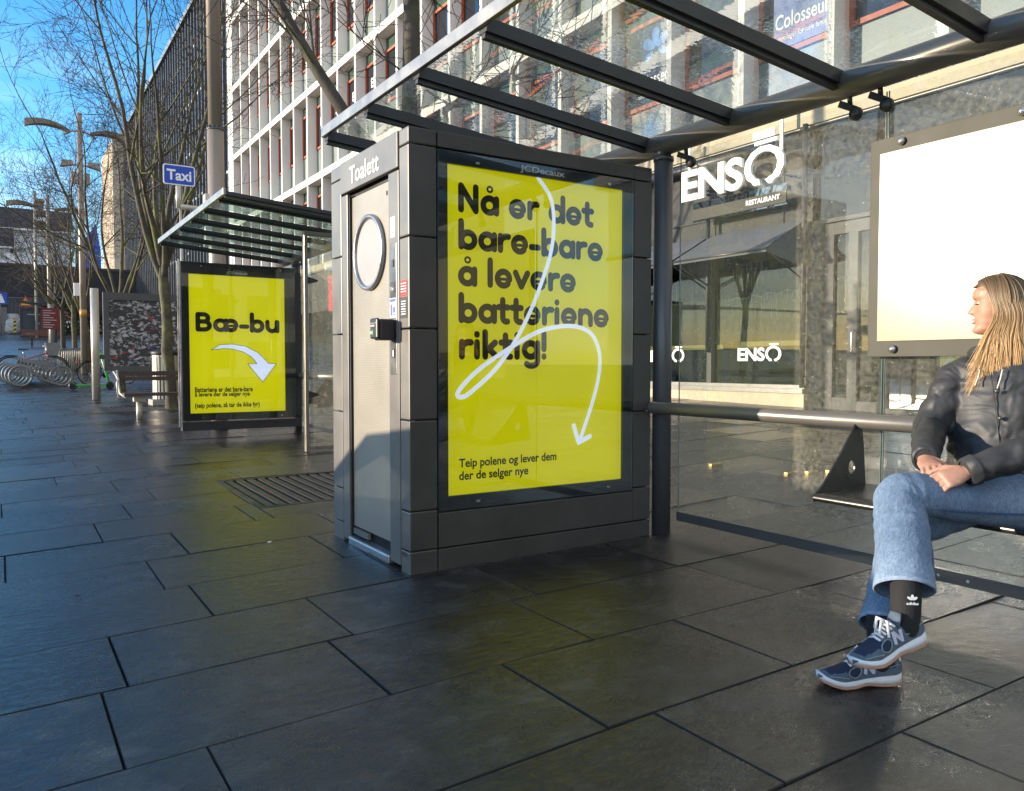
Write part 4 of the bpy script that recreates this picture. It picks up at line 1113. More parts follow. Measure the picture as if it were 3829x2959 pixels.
# ================================================================== STREET FURNITURE
M_IRON = mat('cast_iron', (.030, .029, .028), .5, metal=.3, bmp=.2)
M_POLE = mat('pole_paint', (.30, .25, .20), .45, metal=.2, var=.08, nscale=1.5, vscale=(1, 1, .2))
M_PALEST = mat('pale_steel', (.52, .48, .40), .4, metal=.4, var=.08)
M_GREYP = mat('grey_paint', (.17, .18, .18), .5, metal=.2)
M_WOOD = mat('bench_wood', (.060, .040, .030), .5, var=.35, nscale=5, vscale=(.3, 1, 3), bmp=.2)
for i, (x0, x1, y0, y1) in enumerate(GRATES):
    t = thing('tree_grate', ('iron tree grate in the paving right beside the toilet cabin', 'iron tree grate under the bench and litter bin')[i], 'tree grate', ((x0 + x1) / 2, (y0 + y1) / 2, gz((x0 + x1) / 2, (y0 + y1) / 2)))
    P = lambda x, y, z: (x, y, gz(x, y) + z)
    b = MB(); n = 24; st = (x1 - x0 - .1) / n
    for k in range(n):
        x = x0 + .05 + st * (k + .5)
        a = [P(x - st * .30, y0 + .05, -.004), P(x + st * .30, y0 + .05, -.004), P(x + st * .30, y1 - .05, -.004), P(x - st * .30, y1 - .05, -.004)]
        lo_ = [(q[0], q[1], q[2] - .03) for q in a]
        b.add(a + lo_, [(0, 1, 2, 3), (4, 5, 1, 0), (5, 6, 2, 1), (6, 7, 3, 2), (7, 4, 0, 3)])
    b.build('slats', M_IRON, t)
    b = MB()
    for (a0, a1, b0, b1) in ((x0, x0 + .05, y0, y1), (x1 - .05, x1, y0, y1), (x0 + .05, x1 - .05, y0, y0 + .05), (x0 + .05, x1 - .05, y1 - .05, y1)):
        a = [P(a0, b0, .0), P(a1, b0, .0), P(a1, b1, .0), P(a0, b1, .0)]; lo_ = [(q[0], q[1], q[2] - .04) for q in a]
        b.add(a + lo_, [(0, 1, 2, 3), (4, 5, 1, 0), (5, 6, 2, 1), (6, 7, 3, 2), (7, 4, 0, 3)])
    b.build('frame', M_IRON, t)

# tall pole, taxi sign
px, py = 2.76, 12.45; g0 = gz(px, py)
t = thing('lamp_post', 'tall thick beige pole rising behind the far shelter roof', 'pole', (px, py, g0))
b = MB(); b.tube([(px, py, g0 - .05), (px, py, 4.55)], .118, 24); b.build('sleeve', M_POLE, t)
b = MB(); b.tube([(px, py, 4.55), (px - .04, py, 12.5)], [.100, .088], 24); b.build('shaft', M_POLE, t)
b = MB(); b.torus((px, py, 4.55), .115, .014, (0, 0, 1), 24, 6)
for k in range(12): a = 2 * PI * k / 12; b.box(px + .11 * math.cos(a) - .012, px + .11 * math.cos(a) + .012, py + .11 * math.sin(a) - .012, py + .11 * math.sin(a) + .012, 4.555, 4.60)
b.build('collar', M_STEEL, t)
b = MB(); b.box(px - .19, px - .10, py - .16, py - .05, 2.86, 3.10); b.build('junction_box', M_WHITE_TXT, t)
tx_ = thing('taxi_sign', 'blue Taxi sign with a white border on a bracket beside the tall pole', 'sign', (2.1, 12.3, 4))
M_SIGNB = mat('sign_blue', (.010, .055, .42), .35, var=.04)
cy_ = 12.05
def rrect(x0, x1, z0, z1, r, n=5):
    pts = []
    for cx, cz, a in ((x1 - r, z1 - r, 0), (x0 + r, z1 - r, 90), (x0 + r, z0 + r, 180), (x1 - r, z0 + r, 270)):
        for k in range(n + 1): pts.append((cx + r * math.cos(R(a + 90 * k / n)), cz + r * math.sin(R(a + 90 * k / n))))
    return pts
sx0, sx1, sz0, sz1 = 1.965, 2.385, 3.595, 3.875
b = MB(); b.prism(rrect(sx0, sx1, sz0, sz1, .03), (0, cy_ + .012, 0), X_, Z_, .012); b.build('border', M_WHITE_TXT, tx_)
b = MB(); b.prism(rrect(sx0 + .014, sx1 - .014, sz0 + .014, sz1 - .014, .022), (0, cy_ - .0005, 0), X_, Z_, .002); b.build('face', M_SIGNB, tx_)
b = MB(); add_text(b, 'Taxi', (sx0 + .045, cy_ - .003, sz0 + .062), X_, Z_, .325, .15, 0, .025); b.build('lettering', M_WHITE_TXT, tx_)
b = MB(); b.tube([(2.17, cy_ + .06, 3.28), (2.17, cy_ + .06, 3.595)], .035, 10); b.tube([(2.17, cy_ + .06, 3.31), (px - .05, py, 3.36)], .038, 10); b.box(2.56, 2.62, py - .2, py - .05, 3.30, 3.56); b.build('bracket', M_PALEST, tx_)
b = MB(); b.tube([(2.20, cy_ + .08, gz(2.2, 12.1)), (2.20, cy_ + .08, 3.30)], .017, 8); b.build('post', M_PALEST, tx_)

# notice board with torn posters, park bench, bin
def torn_mat():
    m, n, l, p = nmat('torn_posters')
    a = link_noise(n, l, 6.0, 8, .72, dist=1.2, vscale=(1, 1, 1.4))
    b = link_noise(n, l, 3.0, 5, .6, dist=.8)
    h = n.new('ShaderNodeHueSaturation'); h.inputs['Saturation'].default_value = .5; h.inputs['Value'].default_value = .5
    l.new(b.outputs['Color'], h.inputs['Color'])
    c1 = ramp(n, l, a.outputs['Fac'], [(.49, (.045, .043, .043)), (.535, (.07, .068, .066)), (.55, (.34, .33, .33)), (.66, (.48, .48, .47)), (.67, (.06, .06, .06))])
    mx = n.new('ShaderNodeMixRGB'); l.new(c1.outputs['Color'], mx.inputs['Color1']); l.new(h.outputs['Color'], mx.inputs['Color2'])
    l.new(mrange(n, l, b.outputs['Fac'], .60, .66, 0, .7), mx.inputs['Fac'])
    l.new(mx.outputs['Color'], p.inputs['Base Color']); p.inputs['Roughness'].default_value = .8
    bump(n, l, p, a.outputs['Fac'], .5, .02)
    return m
by = 20.65; bg = gz(2.6, by)
t = thing('notice_board', 'big grey notice board covered in torn posters beyond the park bench', 'notice board', (2.6, by, bg))
b = MB(); b.tube([(1.855, by, gz(1.85, by) - .05), (1.855, by, 2.82)], .088, 20); b.build('post', M_PALEST, t)
b = MB(); b.tube([(4.05, by, gz(4, by) - .05), (4.05, by, 2.82)], .088, 20); b.build('post', M_PALEST, t)
b = MB(); b.box(2.03, 3.87, by - .02, by + .12, .92, 1.04); b.box(2.03, 3.87, by - .02, by + .12, 2.58, 2.75); b.box(2.03, 2.15, by - .02, by + .12, 1.04, 2.58); b.box(3.75, 3.87, by - .02, by + .12, 1.04, 2.58); b.box(1.94, 2.03, by + .02, by + .08, 1.2, 1.3); b.box(3.87, 3.97, by + .02, by + .08, 1.2, 1.3); b.build('frame', mat('board_frame', (.07, .07, .07), .5), t)
b = MB(); b.box(2.15, 3.75, by + .0, by + .05, 1.04, 2.58); b.build('panel', torn_mat(), t)
rr = random.Random(4); b = MB()
for k in range(150):
    x, z = rr.uniform(2.18, 3.7), rr.uniform(1.08, 2.5) if rr.random() < .3 else rr.uniform(1.08, 2.0); s = rr.uniform(.012, .06)
    n = rr.randint(4, 7); pts = [(x + s * rr.uniform(.5, 1.4) * math.cos(2 * PI * q / n), z + s * .6 * rr.uniform(.4, 1.4) * math.sin(2 * PI * q / n)) for q in range(n)]
    b.add([(u, by - .002 - .0005 * (k % 9), w2) for u, w2 in pts], [tuple(range(n))], rr.choice((0, 0, 0, 0, 1, 2, 3, 3)))
o = b.build('poster_scraps', [mat('scrap_white', (.45, .44, .43), .8), mat('scrap_red', (.32, .05, .05), .8), mat('scrap_blue', (.08, .16, .28), .8), mat('scrap_grey', (.22, .22, .22), .8)], t); o['kind'] = 'stuff'

hx0, hx1, hy = 1.60, 4.10, 14.6; hg = gz(2.2, hy)
t = thing('park_bench', 'long dark wooden bench on pale steel legs behind the far poster box', 'bench', ((hx0 + hx1) / 2, hy, hg))
for (z0, z1) in ((.63, .70), (.71, .79)):
    b = MB(); b.box(hx0 + .04, hx1, hy + .22 + (z0 - .6) * .3, hy + .26 + (z0 - .6) * .3, hg + z0, hg + z1); b.build('back_slat', M_WOOD, t)
for y in (hy - .20, hy - .07, hy + .06):
    b = MB(); b.box(hx0 + .1, hx1, y, y + .115, hg + .38, hg + .43); b.build('seat_slat', M_WOOD, t)
for x in (1.95, 3.7):
    b = MB(); b.tube([(x, hy, hg - .03), (x, hy, hg + .28)], .05, 14); b.obox((x - .09, hy, hg + .33), (x + .09, hy, hg + .33), .16, .09); b.build('leg', M_PALEST, t)
b = MB(); e = hx0
b.tube([(e, hy + .28, hg + .78), (e + .02, hy - .22, hg + .66), (e - .01, hy - .24, hg + .60), (e + .01, hy - .22, hg + .36), (e + .09, hy - .2, hg + .34)], .014, 8)
b.tube([(e + .05, hy + .26, hg + .80), (e + .07, hy + .1, hg + .42), (e + .12, hy - .2, hg + .36)], .016, 8); b.tube([(e + .02, hy + .1, hg + .72), (e + .05, hy + .12, hg + .6)], .012, 6)
b.build('armrest', M_PALEST, t)

bx, by2 = 2.93, 18.1; bg2 = gz(bx, by2)
t = thing('litter_bin', 'round litter bin with worn vertical slats beside the tree', 'litter bin', (bx, by2, bg2))
b = MB()
for k in range(22):
    a = 2 * PI * k / 22; c, s = math.cos(a), math.sin(a)
    b.obox((bx + .245 * c, by2 + .245 * s, bg2 + .12), (bx + .245 * c, by2 + .245 * s, bg2 + 1.04), .045, .018, up=(c, s, 0))
b.build('slats', M_PALEST, t)
b = MB(); b.lathe([(.22, .1), (.225, 1.0)], (bx, by2, bg2), 24); b.build('liner', M_BLACK, t)
b = MB(); b.lathe([(.27, 1.04), (.285, 1.07), (.27, 1.12), (.16, 1.15)], (bx, by2, bg2), 24); b.build('rim', M_IRON, t)
b = MB(); b.box(bx - .3, bx + .3, by2 - .3, by2 + .3, bg2 - .02, bg2 + .11); b.build('foot', mat('concrete_foot', (.3, .28, .24), .8), t)

# bicycle
def bicycle(name, label, loc, rz, frame_m, seat_c=(.02, .02, .02), lean=0.0, tall=False):
    t = thing(name, label, 'bicycle', (0, 0, 0))
    rw = .345
    M_TYRE = mat('tyre', (.02, .02, .02), .7); M_SPOKE = mat('bright_metal', (.6, .6, .58), .3, metal=.8)
    for x in (-.53, .53):
        w_ = MB(); w_.torus((x, 0, rw), rw - .018, .020, (0, 1, 0), 36, 8); wo_ = w_.build('wheel', M_TYRE, t)
        s_ = MB(); s_.torus((x, 0, rw), rw - .042, .009, (0, 1, 0), 36, 6)
        for k in range(14):
            a = 2 * PI * k / 14; s_.tube([(x + .02 * math.cos(a + 1), 0, rw + .02 * math.sin(a + 1)), (x + (rw - .045) * math.cos(a), 0, rw + (rw - .045) * math.sin(a))], .0025, 3)
        s_.tube([(x, -.05, rw), (x, .05, rw)], .02, 8); s_.build('rim', M_SPOKE, wo_)
    f = MB(); bb = (-.08, 0, .30); st = (-.20, 0, .72); hd = (.36, 0, .80); hl = (.40, 0, .62)
    f.tube([bb, st], .017, 8); f.tube([bb, hl], .020, 8); f.tube([(-.19, 0, .62), hd], .016, 8); f.tube([hl, hd], .022, 8)
    for s in (-.05, .05): f.tube([(-.53, s, rw), bb], .010, 6); f.tube([(-.53, s, rw), (-.19, s * .4, .64)], .009, 6)
    f.build('frame', frame_m, t)
    k = MB()
    for s in (-.05, .05): k.tube([(.53, s, rw), (.45, s, .56), (.405, s * .5, .63)], .011, 6)
    k.build('fork', frame_m, t)
    h = MB(); h.tube([(.36, 0, .80), (.335, 0, .98)], .014, 8); h.tube([(.28, -.28, 1.0), (.33, -.18, 1.02), (.36, 0, .99), (.33, .18, 1.02), (.28, .28, 1.0)], .012, 8); h.build('handlebar', M_SPOKE, t)
    s_ = MB(); s_.tube([st, (-.225, 0, .86)], .013, 8); so = s_.build('seat_post', M_SPOKE, t)
    sd_ = MB(); sd_.add([(-.36, -.08, .88), (-.36, .08, .88), (-.22, .06, .885), (-.08, .02, .88), (-.08, -.02, .88), (-.22, -.06, .885), (-.34, -.05, .93), (-.34, .05, .93), (-.22, .045, .92), (-.09, .015, .905), (-.09, -.015, .905), (-.22, -.045, .92)],
         [(0, 5, 4, 3, 2, 1), (6, 7, 8, 9, 10, 11), (0, 1, 7, 6), (1, 2, 8, 7), (2, 3, 9, 8), (3, 4, 10, 9), (4, 5, 11, 10), (5, 0, 6, 11)]); sd_.build('saddle', mat('saddle%.2f' % seat_c[0], seat_c, .6), t, bevel=.012)
    c = MB(); c.lathe([(.085, -.006), (.085, .006)], (bb[0], .05, bb[2]), 18, axis=(0, 1, 0)); c.tube([(bb[0], .06, bb[2]), (bb[0] + .12, .06, bb[2] - .11)], .009, 6); c.tube([(bb[0], -.06, bb[2]), (bb[0] - .12, -.06, bb[2] + .11)], .009, 6); c.build('crank', M_TYRE, t)
    m_ = MB(); 
    for x in (-.53, .53): m_.tube([(x + (rw + .03) * math.cos(R(a)), 0, rw + (rw + .03) * math.sin(R(a))) for a in (range(20, 190, 17) if x < 0 else range(-5, 120, 17))], .020, 5)
    m_.build('mudguard', M_TYRE, t)
    r_ = MB(); r_.obox((-.86, 0, .735), (-.34, 0, .735), .12, .012); r_.tube([(-.82, .05, .73), (-.55, .05, .36)], .006, 5); r_.tube([(-.82, -.05, .73), (-.55, -.05, .36)], .006, 5); r_.build('carrier', M_TYRE, t)
    l_ = MB(); l_.box(-.90, -.86, -.03, .03, .68, .74); l_.build('rear_light', mat('reflector_red', (.5, .05, .02), .3), t)
    t.location = loc; t.rotation_euler = (lean, 0, rz)
    return t
M_BRED = mat('bike_red', (.32, .02, .03), .35); M_BWHITE = mat('bike_white', (.55, .55, .52), .4)
bk1 = bicycle('bicycle', 'red and white bicycle with a black saddle parked behind the grey racks', (.86, 29.3, gz(.86, 29.3)), .02, M_BRED)
bk1.scale = (1.12, 1.12, 1.12)
bk2 = bicycle('bicycle', 'black wheeled bicycle parked nose on behind the notice board post', (2.80, 27.4, gz(2.8, 27.4)), R(12), mat('bike_dark', (.05, .05, .05), .4))
# grey bicycle-shaped racks, one behind another
def bike_rack():
    t = thing('bike_rack', 'flat grey cycle rack cut in the outline of a bicycle', 'bike rack', (0, 0, 0), 'grey bicycle shaped racks in a row')
    for x in (-.52, .52):
        b = MB(); b.torus((x, 0, .33), .285, .030, (0, 1, 0), 30, 8); [b.obox((x + .27 * math.cos(a_), 0, .33 + .27 * math.sin(a_)), (x - .27 * math.cos(a_), 0, .33 - .27 * math.sin(a_)), .022, .022, up=(0, 1, 0)) for a_ in (.4,)]
        o = b.build('wheel_hoop', M_GREYP, t)
    b = MB()
    for a, c in (((-.52, .33), (-.08, .30)), ((-.08, .30), (-.22, .72)), ((-.08, .30), (.38, .68)), ((-.20, .66), (.36, .70)), ((.52, .33), (.34, .80)), ((-.52, .33), (-.20, .64)), ((.34, .80), (.24, .86))):
        b.obox((a[0], 0, a[1]), (c[0], 0, c[1]), .05, .045, up=(0, 1, 0))
    b.obox((-.34, 0, .76), (-.12, 0, .76), .05, .05, up=(0, 1, 0));
    b.build('frame', M_GREYP, t)
    b = MB(); b.box(-.5, .5, -.04, .04, -.03, .02); b.build('foot', M_IRON, t)
    return t
rk = bike_rack()
rk.location = (1.02, 27.3, gz(1.02, 27.3)); 
for k in range(1, 5):
    y = 27.3 + .40 * k; x = 1.02 - .085 * k
    c = dup(rk, (x, y, gz(x, y)), 0, 'flat grey cycle rack cut in the outline of a bicycle')
# green scooter
sx_, sy_ = 2.22, 25.9; sg = gz(sx_, sy_)
M_GREEN = mat('scooter_green', (.05, .40, .05), .4)
t = thing('kick_scooter', 'bright green electric scooter parked beside the grey cycle racks', 'scooter', (sx_, sy_, sg))
for x in (-.48, .46):
    b = MB(); b.torus((sx_ + x, sy_, sg + .115), .075, .04, (0, 1, 0), 22, 8); b.lathe([(.06, -.025), (.06, .025)], (sx_ + x, sy_, sg + .115), 14, axis=(0, 1, 0)); b.build('wheel', M_BLACK, t)
b = MB(); b.box(sx_ - .40, sx_ + .36, sy_ - .075, sy_ + .075, sg + .10, sg + .155); b.obox((sx_ - .40, sy_, sg + .14), (sx_ - .54, sy_, sg + .22), .09, .02); b.build('deck', M_GREEN, t, bevel=.015)
b = MB(); b.tube([(sx_ + .46, sy_, sg + .13), (sx_ + .36, sy_, sg + .5), (sx_ + .22, sy_, sg + 1.12)], .032, 10); b.build('steering_column', M_GREEN, t)
b = MB(); b.tube([(sx_ + .22, sy_ - .24, sg + 1.12), (sx_ + .20, sy_, sg + 1.14), (sx_ + .22, sy_ + .24, sg + 1.12)], .016, 8); b.build('handlebar', M_BLACK, t)
b = MB(); b.box(sx_ - .585, sx_ - .555, sy_ - .03, sy_ + .03, sg + .20, sg + .25); b.build('rear_light', mat('reflector_red', (.5, .05, .02), .3), t)
# ribbed grey bollard stands
for i, (x, y) in enumerate(((2.12, 33.6), (2.62, 33.9))):
    g = gz(x, y); t = thing('ribbed_stand', ('wider grey ribbed cycle stand left of the beige lamp pole', 'grey ribbed cycle stand half behind the beige lamp pole')[i], 'cycle stand', (x, y, g))
    b = MB(); n = 9
    for k in range(n): b.tube([(x - .25 + .5 * k / (n - 1), y + .03 * k, g - .02), (x - .25 + .5 * k / (n - 1), y + .03 * k, g + .70), (x - .22 + .47 * k / (n - 1), y + .03 * k + .02, g + .76)], .03, 7)
    b.build('ribs', M_GREYP, t)
    b = MB(); b.tube([(x - .28, y - .03, g), (x - .33, y - .03, g + .45), (x - .24, y - .03, g + .79), (x + .2, y + .24, g + .80)], .022, 8); b.build('hoop', M_GREYP, t)

# street lamps with two curved arms
def street_lamp(x, y, h, label, spot=True, rad=.115, sc=1.0):
    g = gz(x, y)
    t = thing('street_lamp', label, 'street lamp', (x, y, g))
    b = MB(); b.tube([(x, y, g - .1), (x, y, h)], [rad, rad * .75], 16); b.build('pole', M_POLE, t)
    M_LH = mat('lamp_hood', (.26, .22, .17), .45, metal=.2)
    for s in (-1, 1):
        b = MB(); b.tube([(x, y, h - .62 * sc), (x + s * .25 * sc, y - .05, h - .68 * sc), (x + s * .5 * sc, y - .1, h - .84 * sc)], .03, 7); b.build('arm', M_POLE, t)
        hd = MB(); n = 10; top = []; 
        for k in range(n + 1):
            u = k / n; xx = x + s * (.32 + 1.35 * u) * sc; zz = h + (-.92 + .42 * math.sin(PI * (.18 + .55 * u)) + (.10 if s < 0 else -.12) * u) * sc
            wy = (.10 + .14 * math.sin(PI * min(1, .2 + u * .8))) * sc; th = (.06 + .16 * u) * sc
            top.append([(xx, y - wy - .1, zz), (xx, y - .1, zz + .05 * sc), (xx, y + wy - .1, zz), (xx, y + wy * .8 - .1, zz - th), (xx, y - wy * .8 - .1, zz - th)])
        vs = [v for r_ in top for v in r_]; fs = []
        for k in range(n):
            for q in range(5): fs.append((k * 5 + q, k * 5 + (q + 1) % 5, (k + 1) * 5 + (q + 1) % 5, (k + 1) * 5 + q))
        fs.append((4, 3, 2, 1, 0)); fs.append(tuple(n * 5 + q for q in range(5)))
        hd.add(vs, fs, 0, False); hd.build('lamp_head', M_LH, t)
    if spot:
        for s in (-1, 1):
            b = MB(); b.add([(x + s * .22, y - .15, h - 1.85), (x + s * .62, y - .15, h - 1.95), (x + s * .58, y - .15, h - 1.72), (x + s * .25, y - .15, h - 1.70), (x + s * .22, y + .1, h - 1.85), (x + s * .62, y + .1, h - 1.95), (x + s * .58, y + .1, h - 1.72), (x + s * .25, y + .1, h - 1.70)],
                [(0, 1, 2, 3), (7, 6, 5, 4), (0, 4, 5, 1), (1, 5, 6, 2), (2, 6, 7, 3), (3, 7, 4, 0)]); b.box(min(x, x + s * .22), max(x, x + s * .22), y - .03, y + .03, h - 1.86, h - 1.80)
            b.box(x + s * .2 - .09, x + s * .2 + .09, y - .1, y + .05, h - 2.5, h - 2.1); b.build('floodlight', M_POLE, t)
    return t
sl1 = street_lamp(2.54, 32.3, 9.95, 'nearest double armed street lamp, tall beige pole with yellow band')
b = MB(); b.tube([(2.54, 32.3, 2.78), (2.54, 32.3, 3.02)], .118, 16); b.build('yellow_band', mat('band_yellow', (.55, .30, .04), .5), sl1)
b = MB(); b.box(2.25, 2.42, 32.1, 32.25, 3.5, 3.95); b.build('cabinet', M_WHITE_TXT, sl1)
street_lamp(2.36, 50.5, 10.3, 'second double armed street lamp further off beyond the red sign', False, .11, 1.15)
t = thing('bare_pole', 'slim pale pole catching sunlight before the dark hillside wall', 'pole', (2.25, 66, gz(2.25, 66)))
b = MB(); b.tube([(2.25, 66, gz(2.25, 66) - .1), (2.3, 66, 13.3)], .10, 10); b.build('shaft', M_PALEST, t)

# red map sign
x, y = 2.10, 43.5; g = gz(x, y)
t = thing('direction_board', 'dark red town sign with white text lines on a thick grey post', 'sign', (x, y, g))
b = MB(); b.tube([(x, y, g - .1), (x, y, 3.9)], .115, 14); b.build('post', M_GREYP, t)
b = MB(); b.box(x - .42, x + .42, y - .14, y - .12, 2.72, 3.72); b.build('panel', mat('sign_red', (.14, .014, .018), .5), t)
b = MB()
for k in range(8): b.box(x - .36, x - .36 + (.34, .5, .28, .42, .55, .3, .46, .38)[k], y - .143, y - .1405, 3.58 - k * .11, 3.61 - k * .11)
b.build('text_lines', mat('pale_print', (.5, .45, .44), .6), t)
b = MB(); b.box(x - .3, x + .3, y - .2, y + .2, g, g + .6); b.build('plinth', M_GREYP, t)
# far kiosk-like poster pillar and bench
x, y = 2.30, 66.5; g = gz(x, y)
t = thing('poster_pillar', 'distant dark poster pillar with a slanted black top at the square', 'poster pillar', (x, y, g))
b = MB(); b.box(x - 1.05, x + .75, y, y + .35, g - .1, g + 2.1); b.build('body', mat('pillar_dark', (.012, .02, .028), .3), t)
b = MB(); b.box(x - .85, x + .55, y - .012, y - .004, g + .2, g + 1.9); b.box(x - .6, x + .2, y - .018, y - .0125, g + 1.6, g + 1.68, 1); b.box(x - .7, x - .1, y - .018, y - .0125, g + .25, g + .31, 1); b.box(x - .05, x + .15, y - .018, y - .0125, g + .95, g + 1.08, 1); b.build('poster', [mat('pillar_poster', (.02, .035, .05), .4), M_GREYINK], t)
b = MB(); b.obox((x - 1.3, y - .2, g + 2.55), (x + .9, y - .2, g + 2.25), .9, .14); b.build('top', M_BLACK, t)
x, y = 2.15, 53.0; g = gz(x, y)
t = thing('park_bench', 'distant brown bench in the shade on the blue lit square', 'bench', (x, y, g))
for k in range(3): b = MB(); b.box(x - 1.1, x + 1.1, y + .2, y + .24, g + .6 + .12 * k, g + .70 + .12 * k); b.build('back_slat', mat('far_wood', (.12, .05, .04), .6), t)
b = MB(); b.box(x - 1.1, x + 1.1, y - .25, y + .18, g + .42, g + .47); b.build('seat', mat('far_wood', (.12, .05, .04), .6), t)
for s in (-.6, .6): b = MB(); b.box(x + s - .05, x + s + .05, y - .1, y + .1, g - .05, g + .42); b.build('leg', M_IRON, t)
# construction barriers and marker posts
def marker(x, y, label):
    g = gz(x, y); t = thing('marker_post', label, 'marker post', (x, y, g))
    b = MB(); b.box(x - .09, x + .09, y - .03, y + .03, g, g + 1.25)
    b.build('post', M_BLACK, t)
    for k in range(4): b = MB(); b.add([(x - .092, y - .035, g + .12 + k * .3), (x + .092, y - .035, g + .2 + k * .3), (x + .092, y - .035, g + .36 + k * .3), (x - .092, y - .035, g + .28 + k * .3)], [(0, 1, 2, 3)]); b.build('stripe', mat('stripe_yellow', (.60, .48, .03), .5), t)
marker(1.03, 73.0, 'yellow and black marker post, leftmost at the building site')
marker(1.85, 71.0, 'yellow and black marker post beside the distant poster pillar')
x, y = 1.72, 70.6; g = gz(x, y)
t = thing('warning_sign', 'yellow triangular warning sign with red edge at the building site', 'sign', (x, y, g))
b = MB(); b.tube([(x, y + .03, g), (x, y + .03, g + 3.0)], .03, 8); b.build('post', M_GREYP, t)
b = MB(); b.prism([(x - .45, g + 2.2), (x + .45, g + 2.2), (x, g + 3.0)], (0, y, 0), X_, Z_, .02); b.build('border', M_REDS, t)
b = MB(); b.prism([(x - .32, g + 2.28), (x + .32, g + 2.28), (x, g + 2.85)], (0, y - .024, 0), X_, Z_, .004); b.build('face', mat('stripe_yellow', (.60, .48, .03), .5), t)
b = MB(); b.disc((x, y - .0285, g + 2.60), X_, Z_, .055, 10, .003); b.box(x - .05, x + .06, y - .032, y - .0288, g + 2.36, g + 2.54); b.obox((x + .05, y - .031, g + 2.5), (x + .16, y - .031, g + 2.36), .004, .05); b.build('symbol', M_BLACK, t)
x, y = .22, 72; g = gz(x, y)
t = thing('parking_sign', 'blue and white road sign cut by the left edge of the picture', 'sign', (x, y, g))
b = MB(); b.tube([(x - .1, y + .03, g), (x - .1, y + .03, g + 3.3)], .035, 8); b.build('post', M_GREYP, t)
b = MB(); b.box(x - .55, x + .35, y - .02, y, g + 2.35, g + 3.25); b.build('face', M_SIGNB, t)
b = MB(); b.prism([(x - .4, g + 2.45), (x + .2, g + 2.45), (x - .02, g + 3.1), (x - .18, g + 3.1)], (0, y - .0215, 0), X_, Z_, .003); b.build('symbol', M_WHITE_TXT, t)
for i, x in enumerate((5.15, 6.45, 7.75)):
    y = 75.5; g = gz(x, y)
    t = thing('site_barrier', ('white plastic barrier with a yellow lamp, left end of the row', 'middle white plastic barrier of the row by the square', 'right hand white plastic barrier half behind the notice board')[i], 'barrier', (x, y, g), 'white site barriers')
    b = MB(); b.box(x - .62, x + .62, y - .03, y + .03, g + .12, g + .2); b.box(x - .62, x + .62, y - .03, y + .03, g + .75, g + 1.0)
    for k in range(6): b.box(x - .62 + k * .23, x - .53 + k * .23, y - .025, y + .025, g + .2, g + .75)
    b.build('panel', M_WHITE_TXT, t)
    b = MB(); b.box(x - .2, x + .2, y - .04, y - .031, g + .78, g + .97); b.build('reflector', mat(('stripe_yellow', 'barrier_red', 'stripe_yellow')[i], (.55, .04, .03) if i == 1 else (.60, .48, .03), .5), t)
    b = MB(); b.box(x - .55, x - .35, y - .25, y + .25, g, g + .1); b.box(x + .35, x + .55, y - .25, y + .25, g, g + .1); b.build('foot', M_BLACK, t)
# red site container, white bags, board fence
t = thing('site_container', 'red site cabin behind the bare trees at the square', 'container', (4.3, 78, 3.6))
b = MB(); b.box(3.0, 8.6, 78, 80.4, 3.5, 6.1)
for k in range(28): b.box(3.1 + k * .2, 3.2 + k * .2, 77.96, 78, 3.7, 6.0)
b.build('shell', mat('container_red', (.22, .03, .03), .5), t)
b = MB(); b.box(4.0, 5.6, 77.94, 77.96, 4.6, 5.6); b.build('panel', mat('panel_pink', (.45, .16, .15), .5), t)
def sack(x, y, w_, h, label, seed):
    g = gz(x, y) + .55 * (seed % 2); rr = random.Random(seed); b = MB(); n, m_ = 12, 7; vs = []
    for j in range(m_):
        for k in range(n):
            a = 2 * PI * k / n; r_ = (w_ * (.95 if 0 < j < m_ - 1 else .7)) * (1 + rr.uniform(-.08, .08)); e_ = .75
            c, s = math.cos(a), math.sin(a); vs.append((x + r_ * math.copysign(abs(c) ** e_, c), y + r_ * math.copysign(abs(s) ** e_, s), g + h * j / (m_ - 1) + rr.uniform(-.05, .05)))
    fs = [(j * n + k, j * n + (k + 1) % n, (j + 1) * n + (k + 1) % n, (j + 1) * n + k) for j in range(m_ - 1) for k in range(n)] + [tuple((m_ - 1) * n + k for k in range(n)), tuple(reversed(range(n)))]
    b.add(vs, fs, 0, True); o = b.build('builders_sack', mat('sack_white', (.40, .40, .37), .8, var=.3, nscale=4), None); tag(o, label, 'sack')
sack(1.02, 74.4, .65, 1.1, 'white builders sack at the site, left of the pair', 2)
sack(1.95, 75.4, .75, 1.3, 'taller white builders sack beside the warning sign', 4)
sack(.95, 75.7, .5, 1.0, 'grey builders sack on top behind the left sack', 5)
t = thing('site_hoarding', 'grey board hoarding with mesh fence at the left edge of the site', 'hoarding', (0, 76, 3.6))
b = MB(); b.box(-3.5, .55, 75.2, 75.3, 3.3, 5.6); b.build('boards', mat('hoarding_grey', (.17, .16, .14), .8, var=.2), t)
b = MB()
for k in range(30): b.tube([(.7 + k * .09, 76.6, 3.6), (.7 + k * .09, 76.6, 6.5)], .012, 3)
b.tube([(.7, 76.6, 6.5), (3.3, 76.6, 6.5)], .03, 5); b.build('mesh_fence', M_GREYP, t)

